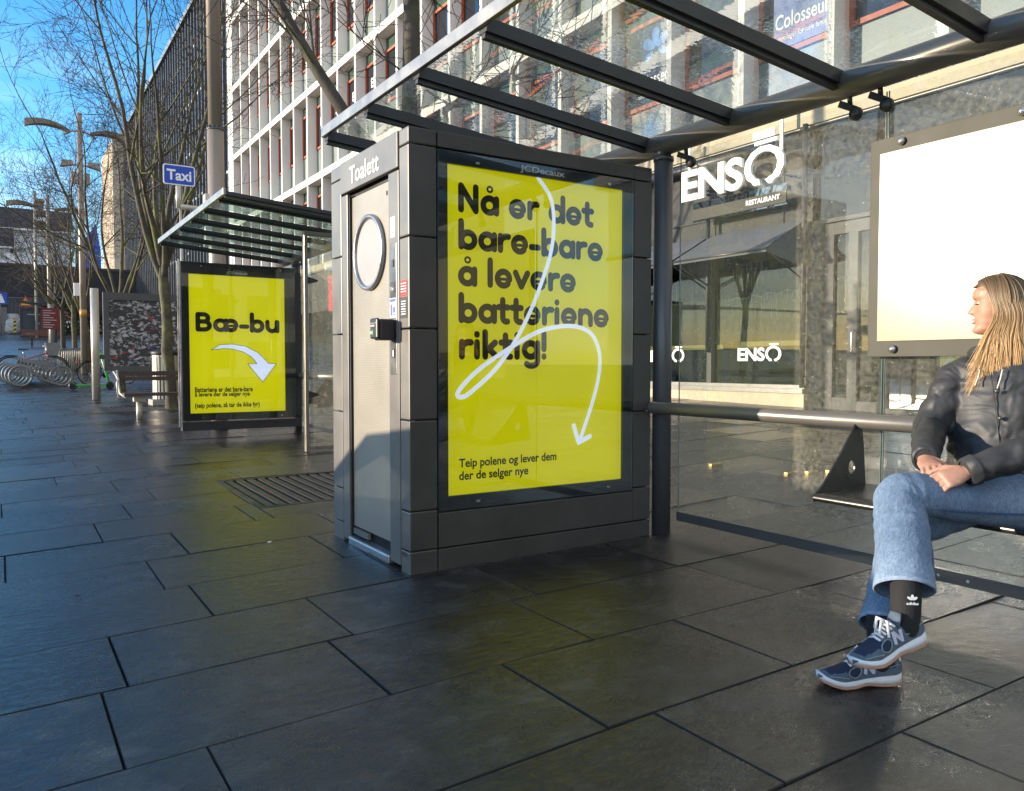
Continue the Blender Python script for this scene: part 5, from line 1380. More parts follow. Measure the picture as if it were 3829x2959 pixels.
# ================================================================== HILL, HOUSES, BLUE TOWER
hy_ = [(84.0, 9.4), (100, 11), (120, 13.2), (128, 14.3), (140, 15.4), (150, 16.5), (200, 19), (300, 22)]
hb_ = MB(); hx_ = [-160, -60, -20, 0, 6, 12, 24]
hb_.add([(x, y, z) for y, z in hy_ for x in hx_], [(j * 7 + i, j * 7 + i + 1, (j + 1) * 7 + i + 1, (j + 1) * 7 + i) for j in range(len(hy_) - 1) for i in range(6)], 0, True)
tag(hb_.build('hill', mat('hill_green', (.05, .06, .03), .9)), kind='structure')
M_RET = mat('dark_stone', (.030, .033, .036), .8, var=.5, nscale=.8, bmp=.5, bscale=3)
t = thing('retaining_wall', 'dark stone retaining wall below the white wooden houses', 'wall', (0, 83, 3))
b = MB(); b.box(-60, 14, 83, 84.2, 2.5, 9.7); b.build('stonework', M_RET, t)
b = MB(); b.box(-60, 14, 82.9, 84.3, 9.703, 9.95); b.build('coping', mat('coping_dark', (.06, .055, .05), .8), t)
M_WCLAD = mat('white_clapboard', (.66, .68, .72), .6, var=.04, nscale=.5, bmp=.35, bscale=2.2, vscale=(.02, .02, 3.2), bdist=.01)
M_ROOF = mat('dark_tiles', (.05, .040, .038), .6, var=.25, nscale=3, bmp=.5, bscale=5)
def house(name, label, x0, x1, y0, y1, z0, ze, zr, ridge_x, wins, chimney=None, dormer=False):
    t = thing(name, label, 'house', ((x0 + x1) / 2, (y0 + y1) / 2, z0))
    b = MB()
    if ridge_x:
        ym = (y0 + y1) / 2
        b.add([(x0, y0, z0), (x1, y0, z0), (x1, y1, z0), (x0, y1, z0), (x0, y0, ze), (x1, y0, ze), (x1, y1, ze), (x0, y1, ze), (x0, ym, zr), (x1, ym, zr)], [(0, 1, 5, 4), (1, 2, 6, 9, 5), (2, 3, 7, 6), (3, 0, 4, 8, 7)])
        b.build('wall', M_WCLAD, t)
        r_ = MB(); o_ = .5
        for s, (ya, za) in enumerate(((y0 - o_, ze - .35), (y1 + o_, ze - .35))):
            r_.add([(x0 - o_, ya, za), (x1 + o_, ya, za), (x1 + o_, ym, zr + .12), (x0 - o_, ym, zr + .12), (x0 - o_, ya, za + .18), (x1 + o_, ya, za + .18), (x1 + o_, ym, zr + .3), (x0 - o_, ym, zr + .3)], [(0, 3, 2, 1), (4, 5, 6, 7), (0, 1, 5, 4), (1, 2, 6, 5), (3, 0, 4, 7)])
        ro = r_.build('roof', M_ROOF, t)
    b = MB(); b.box(x0 - .55, x1 + .55, y0 - .62, y0 - .5, ze - .55, ze - .3); b.box(x0 - .04, x0 + .2, y0 - .05, y0 - .002, z0, ze); b.box(x1 - .2, x1 + .04, y0 - .05, y0 - .002, z0, ze); b.build('trim', M_WHITE_TXT, t)
    for (wx, wz, ww, wh) in wins:
        f = MB(); f.box(wx - ww / 2 - .12, wx + ww / 2 + .12, y0 - .08, y0 - .02, wz - .12, wz + wh + .12); fo = f.build('window', M_WHITE_TXT, t)
        g = MB(); g.box(wx - ww / 2, wx - .06, y0 - .1, y0 - .081, wz, wz + wh); g.box(wx + .06, wx + ww / 2, y0 - .1, y0 - .081, wz, wz + wh); g.build('panes', mat('pale_blind', (.42, .42, .38), .35), fo)
    if chimney:
        cx, cz0, cz1 = chimney; b = MB(); b.box(cx - .5, cx + .5, (y0 + y1) / 2 - .4, (y0 + y1) / 2 + .4, cz0, cz1); b.box(cx - .65, cx + .65, (y0 + y1) / 2 - .55, (y0 + y1) / 2 + .55, cz1 - .45, cz1 - .2); b.build('chimney', mat('chimney_brick', (.22, .16, .11), .8), t)
    if dormer:
        b = MB(); b.box(x0 + 4.2, x0 + 5.4, y0 + 1.35, y0 + 1.6, ze + 1.1, ze + 1.9); b.build('roof_window', M_WHITE_TXT, t)
    return t
house('wooden_house', 'larger white wooden house with a dark tiled roof and chimney on the terrace', .9, 9.4, 140, 148, 15.0, 21.5, 24.6, True, [(1.95, 20.1, .95, 1.05), (3.25, 20.1, .95, 1.05), (5.4, 20.1, .95, 1.05), (7.6, 20.1, .95, 1.05), (2.6, 17.2, 1.1, 1.3), (6, 17.2, 1.1, 1.3)], (5.7, 23, 26.6), True)
house('wooden_house', 'lower white wooden house with a black roof at the left edge', -8.0, 1.45, 128, 134, 13.9, 17.2, 19.6, True, [(.35, 15.3, .8, 1.1), (-2.6, 15.3, .8, 1.1)])
t = thing('picket_fence', 'white picket fence on the terrace beside the lower house', 'fence', (2.2, 120, 13))
b = MB()
for k in range(22): b.box(1.3 + k * .11, 1.36 + k * .11, 120, 120.04, 13.0, 15.0)
b.box(1.2, 3.75, 120.05, 120.1, 13.5, 13.6); b.box(1.2, 3.75, 120.05, 120.1, 14.6, 14.7); b.build('pickets', M_WHITE_TXT, t)
t = thing('tarpaulin_tower', 'tower spire wrapped in bright blue tarpaulin behind the trees', 'tower', (11.2, 100, 8))
b = MB(); b.add([(8.0, 110, 8), (10.7, 110, 8), (10.7, 112, 8), (8.0, 112, 8), (8.1, 110, 14.8), (10.7, 110, 14.8), (10.7, 112, 14.8), (8.1, 112, 14.8), (10.3, 111, 18.4)], [(0, 1, 5, 4), (1, 2, 6, 5), (2, 3, 7, 6), (3, 0, 4, 7), (4, 5, 8), (5, 6, 8), (6, 7, 8), (7, 4, 8)])
b.build('wrapping', mat('blue_tarp', (.012, .07, .42), .45, var=.3, nscale=.8, bmp=.5, bscale=1.5, bdist=.1), t)

# ================================================================== PARKED CAR (its shadow falls on the cabin door)
def car(label, xc, yc, zc):
    t = thing('parked_car', label, 'car', (xc, yc, zc))
    M_BODY = mat('car_paint', (.04, .045, .05), .25, metal=.3, coat=1.0)
    side = [(-2.2, .35), (-2.25, .62), (-2.15, .80), (-1.9, .92), (-1.62, 1.30), (-1.2, 1.48), (-.2, 1.54), (.45, 1.46), (1.05, 1.02), (1.95, .86), (2.2, .70), (2.24, .40), (2.1, .26), (-2.05, .26)]
    half = [.70, .80, .83, .86, .70, .62, .61, .63, .84, .83, .78, .74, .74, .72]
    b = MB(); n = len(side)
    vs = [(xc + s * h, yc + y, zc + z) for s in (-1, 1) for (y, z), h in zip(side, half)]
    fs = []
    for k in range(n):
        j = (k + 1) % n
        if (k in (3, 4)) or (k == 7): pass
        fs.append((k, j, n + j, n + k))
    fs2 = []
    lower = [0, 1, 2, 3, 8, 9, 10, 11, 12, 13]
    fs2.append(tuple(reversed(lower))); fs2.append(tuple(n + k for k in lower))
    bodyf = [f for i, f in enumerate(fs) if i not in (3, 7)]
    b.add(vs, bodyf + fs2); b.build('body', M_BODY, t)
    M_CG = glass_material('car_glass', (.75, .8, .78), 1.0)
    g = MB(); g.add(vs, [fs[3], fs[7]]); 
    g.build('windscreen', M_CG, t)
    for s in (0, 1):
        c = [s * n + k for k in (3, 4, 5, 6, 7, 8)]
        g = MB(); g.add(vs, [tuple(c)]); g.build('side_window', M_CG, t)
        p = MB(); q = [Vector(vs[i]) for i in c]
        for a, d_ in ((0, 1), (1, 2), (2, 3), (3, 4), (4, 5)): p.obox(q[a], q[d_], .05, .05)
        p.obox((q[0] + q[5]) / 2, q[3], .05, .10); p.build('pillars', M_BODY, t)
    for y in (-1.38, 1.36):
        for s in (-.74, .74):
            w_ = MB(); w_.lathe([(.20, -.11), (.31, -.10), (.325, -.06), (.325, .06), (.31, .10), (.20, .11)], (xc + s, yc + y, zc + .325), 24, axis=(1, 0, 0)); wo_ = w_.build('wheel', mat('tyre', (.02, .02, .02), .7), t)
            h_ = MB(); h_.lathe([(0, -.118), (.19, -.116), (.20, -.10)], (xc + s, yc + y, zc + .325), 20, axis=(1, 0, 0)); h_.lathe([(.20, .10), (.19, .116), (0, .118)], (xc + s, yc + y, zc + .325), 20, axis=(1, 0, 0)); h_.build('rim', mat('bright_metal', (.6, .6, .58), .3, metal=.8), wo_)
    for s in (-.55, .55):
        k = MB(); k.box(xc + s - .18, xc + s + .18, yc + 2.17, yc + 2.235, zc + .58, zc + .70); k.build('headlight', M_WHITE_TXT, t)
        k = MB(); k.box(xc + s - .16, xc + s + .16, yc - 2.24, yc - 2.16, zc + .68, zc + .84); k.build('tail_light', M_REDS, t)
    return t
car('dark estate car parked at the kerb left of the picture', -2.05, 5.55, gz(-2.05, 5.55) - .125)
# ================================================================== TREES
def bark_mat(name, a, b, green_tint, mossy):
    m, n, l, p = nmat(name)
    nz = link_noise(n, l, 9, 6, .7, vscale=(1, 1, .45)); mo = link_noise(n, l, 2.4, 5, .65)
    rp = ramp(n, l, nz.outputs['Fac'], [(.3, a), (.7, b)])
    mx = n.new('ShaderNodeMixRGB'); mx.inputs['Color2'].default_value = (*green_tint, 1)
    l.new(mrange(n, l, mo.outputs['Fac'], .62 - mossy, .72 - mossy * .6, 0, .85), mx.inputs['Fac'])
    l.new(rp.outputs['Color'], mx.inputs['Color1']); l.new(mx.outputs['Color'], p.inputs['Base Color'])
    p.inputs['Roughness'].default_value = .85
    bump(n, l, p, nz.outputs['Fac'], .8, .02)
    return m
M_BARK = bark_mat('mossy_bark', (.032, .027, .020), (.095, .08, .055), (.13, .14, .035), .14)
M_BARK0 = bark_mat('dark_bark', (.025, .021, .018), (.075, .062, .045), (.075, .08, .018), .10)
M_TWIG = mat('twig_bark', (.032, .022, .020), .8, var=.25)
def grow(rr, mb, p, d, length, r0, r1, level, up, spread, kids, twig_n, wig=.10, maxl=4):
    n = max(3, int(4 + length * 1.6)) if level < 3 else 3
    pts = [p.copy()]; q = p.copy(); dd = d.copy(); st = length / n
    for i in range(n):
        dd = (dd + Vector((rr.uniform(-wig, wig), rr.uniform(-wig, wig), rr.uniform(-wig, wig) * .6)) + Vector((0, 0, up * (.5 + .5 * i / n)))).normalized()
        q = q + dd * st; pts.append(q.copy())
    rad = [r0 + (r1 - r0) * (i / n) for i in range(n + 1)]
    mb.tube(pts, rad, (9, 7, 5, 3, 3)[min(level, 4)], 0 if level < 3 else 1, cap=False)
    if level >= maxl: return
    m_ = kids[level] if level < len(kids) else 3
    for k in range(m_):
        t = rr.uniform(.22, 1.0) if level else rr.uniform(.18, 1.0)
        if k == 0: t = 1.0
        i = min(n - 1, int(t * n)); f = t * n - i
        base = pts[i].lerp(pts[i + 1], f); ax = (pts[i + 1] - pts[i]).normalized()
        perp = ax.orthogonal(); perp.rotate(Matrix.Rotation(rr.uniform(0, 2 * PI), 3, ax))
        ang = spread[min(level, len(spread) - 1)] * rr.uniform(.55, 1.25) * (.35 if k == 0 else 1)
        nd = (ax * math.cos(ang) + perp * math.sin(ang)).normalized()
        ll = length * rr.uniform(.36, .68) * (1.0 - .35 * t if level else 1 - .2 * t)
        if level >= 2: ll = rr.uniform(.25, .75) if level == 2 else rr.uniform(.14, .4)
        rb = rad[i] * rr.uniform(.42, .62) if k else rad[-1]
        rb = max(rb, .0045)
        grow(rr, mb, base, nd, ll, rb, max(.003, rb * .38), level + 1, up * .8 if level < 2 else .02, spread, kids, twig_n, wig * 1.15, maxl)
def make_tree(label, x, y, fork_h, r, limbs, height, seed, kids=(7, 7, 6, 4), lean=(0, 0), m=M_BARK, tilt=.55, maxl=4, group=None, zbase=None):
    rr = random.Random(seed); g = gz(x, y) if zbase is None else zbase
    t = thing('bare_tree', label, 'tree', (x, y, g), group)
    tr = MB(); pts = []; n = 7
    for i in range(n + 1):
        u = i / n; pts.append((x + lean[0] * u + rr.uniform(-.02, .02), y + lean[1] * u + rr.uniform(-.02, .02), g - .08 + (fork_h + .08) * u))
    tr.tube(pts, [r * (1.25 if i == 0 else 1.06 - .18 * i / n) * rr.uniform(.96, 1.05) for i in range(n + 1)], 14, cap=False)
    tr.build('trunk', m, t)
    cr_ = MB(); top = Vector(pts[-1])
    for k in range(limbs):
        a = 2 * PI * (k + rr.uniform(-.25, .25)) / limbs; ti = tilt * rr.uniform(.55, 1.2) if k else .12
        d = Vector((math.cos(a) * math.sin(ti), math.sin(a) * math.sin(ti), math.cos(ti)))
        grow(rr, cr_, top - Vector((0, 0, rr.uniform(.0, .35) * (1 if k else 0))), d, (height - fork_h) * rr.uniform(.66, .95), r * rr.uniform(.42, .62), r * .12, 0, .055, (.62, .75, .8, .8), kids, 0, .10, maxl)
    cr_.build('crown', [m, M_TWIG], t)
    return t
ROW = 'bare trees in a row along the pavement'
# foreground tree between the two shelters: its big limb leans out over the roof
x0, y0 = 3.07, 6.42; g = gz(x0, y0); rr = random.Random(21)
t = thing('bare_tree', 'mossy bare tree between the shelters, its trunk seen through the glass roof', 'tree', (x0, y0, g), ROW)
b = MB(); b.tube([(x0, y0, g - .1), (x0 - .01, y0, 1.2), (x0 + .02, y0, 2.6), (x0 + .0, y0, 3.2), (x0 + .02, y0 + .02, 4.1), (x0 - .02, y0, 5.3), (x0, y0, 6.6)], [.115, .095, .088, .084, .072, .060, .045], 16, cap=False); b.build('trunk', M_BARK0, t)
b = MB()
limb = [Vector(v) for v in ((3.05, 6.42, 2.62), (2.83, 6.50, 2.86), (2.62, 6.62, 3.12), (2.35, 6.78, 3.62), (2.16, 6.95, 4.05), (1.95, 7.10, 4.55), (1.80, 7.25, 5.2), (1.70, 7.4, 6.0))]
b.tube(limb, [.060, .062, .058, .050, .044, .040, .030, .020], 10, cap=False)
sub = [Vector(v) for v in ((1.97, 7.08, 4.50), (1.80, 7.12, 4.42), (1.58, 7.18, 4.42), (1.30, 7.25, 4.50), (1.10, 7.3, 4.56), (.85, 7.35, 4.5))]
b.tube(sub, [.026, .023, .020, .016, .011, .005], 8, cap=False)
rb = [Vector(v) for v in ((3.08, 6.42, 3.02), (3.22, 6.36, 3.22), (3.40, 6.30, 3.36), (3.66, 6.25, 3.46), (3.95, 6.2, 3.66))]
b.tube(rb, [.038, .034, .030, .026, .018], 8, cap=False)
for base in (limb[3], limb[5], limb[6]):
    for _ in range(3): grow(rr, b, base, Vector((rr.uniform(-.6, .6), rr.uniform(-.3, .6), rr.uniform(.2, 1))).normalized(), rr.uniform(.8, 1.5), .014, .005, 1, .03, (.6, .7, .8), (5, 5, 4, 3), 0, .12, 3)
for base in sub[1:] * 2: grow(rr, b, base, Vector((rr.uniform(-.9, .2), rr.uniform(-.3, .5), rr.uniform(-.6, .8))).normalized(), rr.uniform(.3, .7), .008, .003, 2, -.02, (.6, .7, .8), (4, 4, 4, 3), 0, .16, 3)
for base in rb[2:] + [Vector((x0, y0, 4.4)), Vector((x0, y0, 5.2)), Vector((x0, y0, 6.3))]:
    for _ in range(3): grow(rr, b, base, Vector((rr.uniform(-.2, 1), rr.uniform(-.6, .6), rr.uniform(.1, 1))).normalized(), rr.uniform(.6, 1.6), .013, .004, 1, .04, (.6, .7, .8), (5, 5, 4, 3), 0, .12, 3)
b.build('crown', [M_BARK0, M_TWIG], t)
make_tree('large bare tree with mossy trunk beside the litter bin', 2.84, 16.9, 2.75, .105, 8, 9.4, 5, (5, 5, 5, 3), (-.12, 0), tilt=.50, group=ROW)
make_tree('bare tree with sunlit forking limbs directly behind the notice board', 2.95, 25.6, 2.3, .12, 6, 8.0, 8, (5, 6, 5, 3), tilt=.62, group=ROW)
make_tree('bare tree with a yellow sunlit trunk beside the beige lamp pole', 2.86, 33.4, 2.2, .085, 5, 7.8, 12, (5, 6, 5, 3), (-.2, 0), tilt=.55, group=ROW)
make_tree('shaded bare tree left of the beige lamp pole', 2.52, 36.4, 2.4, .10, 5, 6.8, 15, (4, 6, 4, 2), tilt=.6, group=ROW)
make_tree('shaded bare tree right of the red town sign', 2.36, 40.2, 2.4, .10, 5, 6.8, 19, (4, 6, 4, 2), tilt=.7, m=M_BARK0, group=ROW)
make_tree('dark bare tree just behind the red town sign', 2.30, 45.5, 2.3, .11, 5, 6.6, 23, (4, 5, 4, 2), tilt=.7, m=M_BARK0, group=ROW)
make_tree('dark bare tree beside the distant poster pillar', 2.95, 60.0, 2.3, .13, 5, 6.8, 27, (4, 5, 4, 2), tilt=.8, m=M_BARK0, group=ROW)
make_tree('farthest bare tree on the hill above the left house', -4.5, 122, 4, .3, 7, 20.0, 31, (6, 5, 4, 3), tilt=.7, m=M_BARK0, zbase=11)
# evergreen shrubs under the far trees
def shrub(label, x, y, z, w_, h, seed):
    rr = random.Random(seed); t = thing('evergreen_shrub', label, 'shrub', (x, y, z)); b = MB()
    for _ in range(900):
        a = rr.uniform(0, 2 * PI); u = rr.random() ** .5; hh = rr.random()
        c = Vector((x + w_ * u * math.cos(a) * (1.1 - .6 * hh), y + w_ * .7 * u * math.sin(a), z + h * hh * (1 - .2 * u)))
        d = Vector((rr.uniform(-1, 1), rr.uniform(-1, 1), rr.uniform(-.4, .8))).normalized(); e_ = d.orthogonal().normalized(); s = rr.uniform(.10, .26)
        b.add([c, c + d * s + e_ * s * .4, c + d * s * 2, c + d * s - e_ * s * .4], [(0, 1, 2, 3)])
    b.build('foliage', mat('evergreen', (.018, .035, .016), .7, var=.5, nscale=1.5), t)
    b = MB(); b.tube([(x, y, z - .5), (x, y, z + h * .6)], .1, 7); b.build('stem', M_BARK0, t)
shrub('dark evergreen shrub behind the red town sign', 3.9, 70, 3.2, 2.1, 3.2, 1)
shrub('dark evergreen shrub right of the town sign shrub', 6.6, 73, 3.4, 2.2, 2.8, 2)
# ================================================================== THE SEATED WOMAN
def loft(mb, secs, n=20, mi=0, cap=True, wob=0.0, seed=0.0, freq=22.0):
    """tube through sections (centre, half width, half depth, side vector); wob adds cloth folds"""
    N = len(secs); vs = []; prev = None
    for i, s in enumerate(secs):
        c = Vector(s[0]); d = (Vector(secs[min(i + 1, N - 1)][0]) - Vector(secs[max(i - 1, 0)][0])).normalized()
        side = Vector(s[3]) if len(s) > 3 else (prev if prev else Vector((0, 1, 0)))
        u = (side - d * side.dot(d)).normalized(); w = d.cross(u).normalized(); prev = u
        for k in range(n):
            a = 2 * PI * k / n
            q = 1.0
            if wob:
                q += wob * mnoise.noise((c * freq) + Vector((math.cos(a) * 1.1, math.sin(a) * 1.1, seed)))
                q += wob * .6 * math.sin(i * 1.15 + 1.8 * math.sin(a + seed) + seed)
            vs.append(c + u * (s[1] * math.cos(a) * q) + w * (s[2] * math.sin(a) * q))
    fs = [(i * n + k, i * n + (k + 1) % n, (i + 1) * n + (k + 1) % n, (i + 1) * n + k) for i in range(N - 1) for k in range(n)]
    if cap: fs += [tuple(reversed(range(n))), tuple((N - 1) * n + k for k in range(n))]
    mb.add(vs, fs, mi, True)
def resec(keys, m=24):
    """smoothly resample key sections"""
    cs = catmull([k[0] for k in keys], m); n = len(cs); out = []
    for i, c in enumerate(cs):
        t = i / (n - 1) * (len(keys) - 1); a = min(int(t), len(keys) - 2); f = t - a; f = f * f * (3 - 2 * f)
        r1 = keys[a][1] + (keys[a + 1][1] - keys[a][1]) * f; r2 = keys[a][2] + (keys[a + 1][2] - keys[a][2]) * f
        s = Vector(keys[a][3]).lerp(Vector(keys[a + 1][3]), f)
        out.append((c, r1, r2, s))
    return out
def remesh(o, vox, smooth=2, decim=None):
    r_ = o.modifiers.new('remesh', 'REMESH'); r_.mode = 'VOXEL'; r_.voxel_size = vox; r_.use_smooth_shade = True
    if smooth:
        s = o.modifiers.new('smooth', 'SMOOTH'); s.factor = .5; s.iterations = smooth
    return o

SKIN = None
def skin_mat():
    m, n, l, p = nmat('skin')
    nz = link_noise(n, l, 30, 4, .6)
    rp = ramp(n, l, nz.outputs['Fac'], [(.3, (.38, .19, .125)), (.7, (.46, .25, .175))]); l.new(rp.outputs['Color'], p.inputs['Base Color'])
    p.inputs['Roughness'].default_value = .5; p.inputs['Subsurface Weight'].default_value = .12
    p.inputs['Subsurface Radius'].default_value = (.02, .008, .004)
    return m
M_SKIN = skin_mat()
def denim_mat():
    m, n, l, p = nmat('blue_denim')
    fade = link_noise(n, l, 3.2, 2, .45); grain = link_noise(n, l, 160, 3, .7, vscale=(1, 1, .35)); slub = link_noise(n, l, 45, 4, .7, vscale=(1, 1, .2))
    rp = ramp(n, l, fade.outputs['Fac'], [(.34, (.115, .170, .255)), (.50, (.155, .220, .31)), (.66, (.205, .275, .37))])
    g2_ = ramp(n, l, grain.outputs['Fac'], [(.35, (.66, .69, .74)), (.65, (1.24, 1.21, 1.17))])
    g3_ = ramp(n, l, slub.outputs['Fac'], [(.35, (.82, .84, .88)), (.65, (1.16, 1.14, 1.1))])
    mx = n.new('ShaderNodeMixRGB'); mx.blend_type = 'MULTIPLY'; mx.inputs['Fac'].default_value = .8
    l.new(rp.outputs['Color'], mx.inputs['Color1']); l.new(g2_.outputs['Color'], mx.inputs['Color2'])
    m2 = n.new('ShaderNodeMixRGB'); m2.blend_type = 'MULTIPLY'; m2.inputs['Fac'].default_value = .8
    l.new(mx.outputs['Color'], m2.inputs['Color1']); l.new(g3_.outputs['Color'], m2.inputs['Color2'])
    l.new(m2.outputs['Color'], p.inputs['Base Color']); p.inputs['Roughness'].default_value = .9; p.inputs['Specular IOR Level'].default_value = .15
    w_ = link_noise(n, l, 17, 5, .6, dist=.6, vscale=(1, 1, .55))
    b1 = bump(n, l, p, grain.outputs['Fac'], .25, .002)
    b2_ = n.new('ShaderNodeBump'); b2_.inputs['Strength'].default_value = .55; b2_.inputs['Distance'].default_value = .014
    l.new(w_.outputs['Fac'], b2_.inputs['Height']); l.new(b1, b2_.inputs['Normal']); l.new(b2_.outputs['Normal'], p.inputs['Normal'])
    return m
def coat_mat():
    m, n, l, p = nmat('rubbery_raincoat')
    p.inputs['Base Color'].default_value = (.030, .031, .033, 1); p.inputs['Roughness'].default_value = .56; p.inputs['Specular IOR Level'].default_value = .5
    w_ = link_noise(n, l, 5.5, 2, .4, dist=1.1, vscale=(1, 1, 1.5)); f_ = link_noise(n, l, 14, 2, .4, dist=.6)
    b1 = bump(n, l, p, f_.outputs['Fac'], .22, .008)
    b2_ = n.new('ShaderNodeBump'); b2_.inputs['Strength'].default_value = .8; b2_.inputs['Distance'].default_value = .045
    l.new(w_.outputs['Fac'], b2_.inputs['Height']); l.new(b1, b2_.inputs['Normal']); l.new(b2_.outputs['Normal'], p.inputs['Normal'])
    return m
M_DENIM = denim_mat(); M_COAT = coat_mat()
M_HEM = mat('denim_hem', (.22, .28, .38), .9, var=.3, nscale=60, spec=.1)
M_SEAM = mat('denim_seam', (.05, .09, .17), .9, var=.3, nscale=60, spec=.1)
M_SOCK = mat('black_rib_sock', (.012, .012, .012), .9, bmp=.6, bscale=140, vscale=(1, 1, .05))

person = thing('person', 'seated person with long blonde hair, black raincoat, blue jeans and crossed legs', 'person', (3.2, 1.5, 0.01))
# joints
hipL, hipR = Vector((3.13, 1.40, .585)), Vector((3.14, 1.60, .580))
kneeL, ankL = Vector((2.625, 1.588, .622)), Vector((2.405, 1.435, .262))
kneeR, ankR = Vector((2.80, 1.675, .475)), Vector((2.475, 1.562, .105))
shR, elR, wrR = Vector((3.20, 1.715, 1.035)), Vector((3.085, 1.752, .830)), Vector((2.81, 1.612, .738))
shL, elL, wrL = Vector((3.31, 1.41, 1.035)), Vector((3.04, 1.26, .825)), Vector((2.775, 1.445, .712))
neck = Vector((3.275, 1.585, 1.13)); HC_ = Vector((3.258, 1.597, 1.308))
hf = Vector((math.sin(R(-29)), math.cos(R(-29)), -.04)).normalized(); hl_ = Vector((0, 0, 1)).cross(hf).normalized(); hu = hf.cross(hl_).normalized()
def H(x, y, z): return HC_ + hf * x + hl_ * y + hu * z

def interp(tab, z):
    if z <= tab[0][0]: return tab[0][1]
    for (a, b), (c, d) in zip(tab, tab[1:]):
        if z <= c: t = (z - a) / (c - a); t = t * t * (3 - 2 * t) * .5 + t * .5; return b + (d - b) * t
    return tab[-1][1]
FRONT = [(-.112, .045), (-.108, .066), (-.100, .079), (-.088, .081), (-.072, .0735), (-.040, .0745), (.000, .0745), (.022, .0745), (.036, .083), (.055, .081), (.075, .066), (.092, .040), (.104, .012), (.108, .0)]
BACK = [(-.112, .03), (-.10, .0), (-.08, -.035), (-.05, -.070), (-.02, -.086), (.02, -.098), (.05, -.095), (.075, -.078), (.092, -.050), (.104, -.020), (.108, -.006)]
WIDE = [(-.112, .014), (-.104, .030), (-.09, .044), (-.06, .056), (-.02, .067), (.02, .072), (.055, .072), (.08, .058), (.095, .036), (.105, .014), (.108, .004)]
body = MB()
n, m_ = 72, 60; vs = []
for j in range(m_ + 1):
    z = -.112 + .220 * j / m_; xf, xb, w_ = interp(FRONT, z), interp(BACK, z), interp(WIDE, z)
    for k in range(n):
        a = 2 * PI * k / n; c, s = math.cos(a), math.sin(a); e = .82
        x = (xf if c > 0 else -xb) * math.copysign(abs(c) ** e, c); y = w_ * math.copysign(abs(s) ** e, s)
        if c > 0:
            gy = lambda sg: math.exp(-(y / sg) ** 2)
            # nose, lips, chin, eye sockets, cheek
            if -.044 < z < .026:
                t = (.026 - z) / .050; pr_ = (.030 * min(1, t) ** 1.25) * (1 if z > -.022 else max(0, 1 - ((-.022 - z) / .016) ** 1.3))
                x += pr_ * gy(.0085 + .005 * max(0, min(1, t)))
            x += .0060 * math.exp(-((z + .050) / .006) ** 2) * gy(.018) + .0075 * math.exp(-((z + .063) / .0065) ** 2) * gy(.016)
            x -= .0035 * math.exp(-((z + .0565) / .0028) ** 2) * gy(.02)
            x += .006 * math.exp(-((z + .097) / .012) ** 2) * gy(.018)
            for sg in (-1, 1): x -= .0095 * math.exp(-(((y - sg * .031) / .014) ** 2 + ((z - .012) / .010) ** 2))
        vs.append(H(x, y, z))
fs = [(j * n + k, j * n + (k + 1) % n, (j + 1) * n + (k + 1) % n, (j + 1) * n + k) for j in range(m_) for k in range(n)] + [tuple(reversed(range(n))), tuple(m_ * n + k for k in range(n))]
body.add(vs, fs, 0, True)
sd = hl_
loft(body, resec([(neck + Vector((.0, 0, -.05)), .085, .07, sd), (neck, .062, .062, sd), (H(-.025, 0, -.09), .055, .056, sd), (H(-.02, 0, -.03), .05, .05, sd)], 6), 24)
tors = (shL - shR).normalized()
loft(body, resec([((3.24, 1.50, .52), .15, .11, tors), ((3.25, 1.51, .70), .12, .09, tors), ((3.26, 1.54, .90), .14, .10, tors), ((3.265, 1.565, 1.04), .16, .085, tors), (neck, .06, .06, tors)], 6), 24)
for a, b, c in ((shR, elR, wrR), (shL, elL, wrL)): loft(body, resec([(a, .045, .045, Z_), (b, .036, .036, Z_), (c, .026, .022, Z_)], 6), 16)
for a, b, c in ((hipL, kneeL, ankL), (hipR, kneeR, ankR)): loft(body, resec([(a, .075, .075, Y_), (b + Vector((.03, .01, -.01)), .034, .034, Y_), ((b + c) / 2 + Vector((.02, .01, .02)), .036, .036, Y_), (c + Vector((0, 0, .03)), .028, .028, Y_)], 6), 16)
# hands: a palm, four bent fingers, a thumb each
def hand(wr, fwd, up, thumb_side, curl=(18, 42, 30), spread=4):
    fwd = fwd.normalized(); side = fwd.cross(up).normalized() * thumb_side; up = up - fwd * up.dot(fwd); up.normalize()
    loft(body, [(wr - fwd * .02, .024, .018, side), (wr + fwd * .01, .028, .017, side), (wr + fwd * .045, .038, .0155, side), (wr + fwd * .078, .040, .0135, side), (wr + fwd * .088, .036, .011, side)], 16)
    for i, (off, ln, r) in enumerate(((.029, .072, .0088), (.010, .080, .0092), (-.010, .074, .0088), (-.028, .058, .0078))):
        p = wr + fwd * .078 + side * off + up * .001; d = (fwd + side * math.tan(R((1.5 - i) * spread))).normalized(); pts = [p - d * .02, p]; rad = [r, r * 1.08]
        tot = 0; dirs = d.copy()
        for q, (fr_, cv) in enumerate(zip((.45, .31, .24), curl)):
            tot += cv + i * 3; dd = (d * math.cos(R(tot)) - up * math.sin(R(tot))); p = p + dd * (ln * fr_); pts.append(p.copy()); rad.append(r * (1.0, .90, .72)[q])
        body.tube(pts, rad, 10); body.lathe([(0, -r * .72), (r * .5, -r * .5), (r * .72, 0), (r * .5, r * .5), (0, r * .72)], tuple(p), 8)
    t0 = wr + fwd * .022 + side * .026; d = (fwd * .72 + side * .62 - up * .18).normalized(); p1 = t0 + d * .034; d2 = (fwd * .92 + side * .20 - up * .30).normalized(); p2 = p1 + d2 * .030; p3 = p2 + d2 * .022
    body.tube([t0 - d * .015, t0, p1, p2, p3], [.013, .013, .0115, .0105, .007], 10)
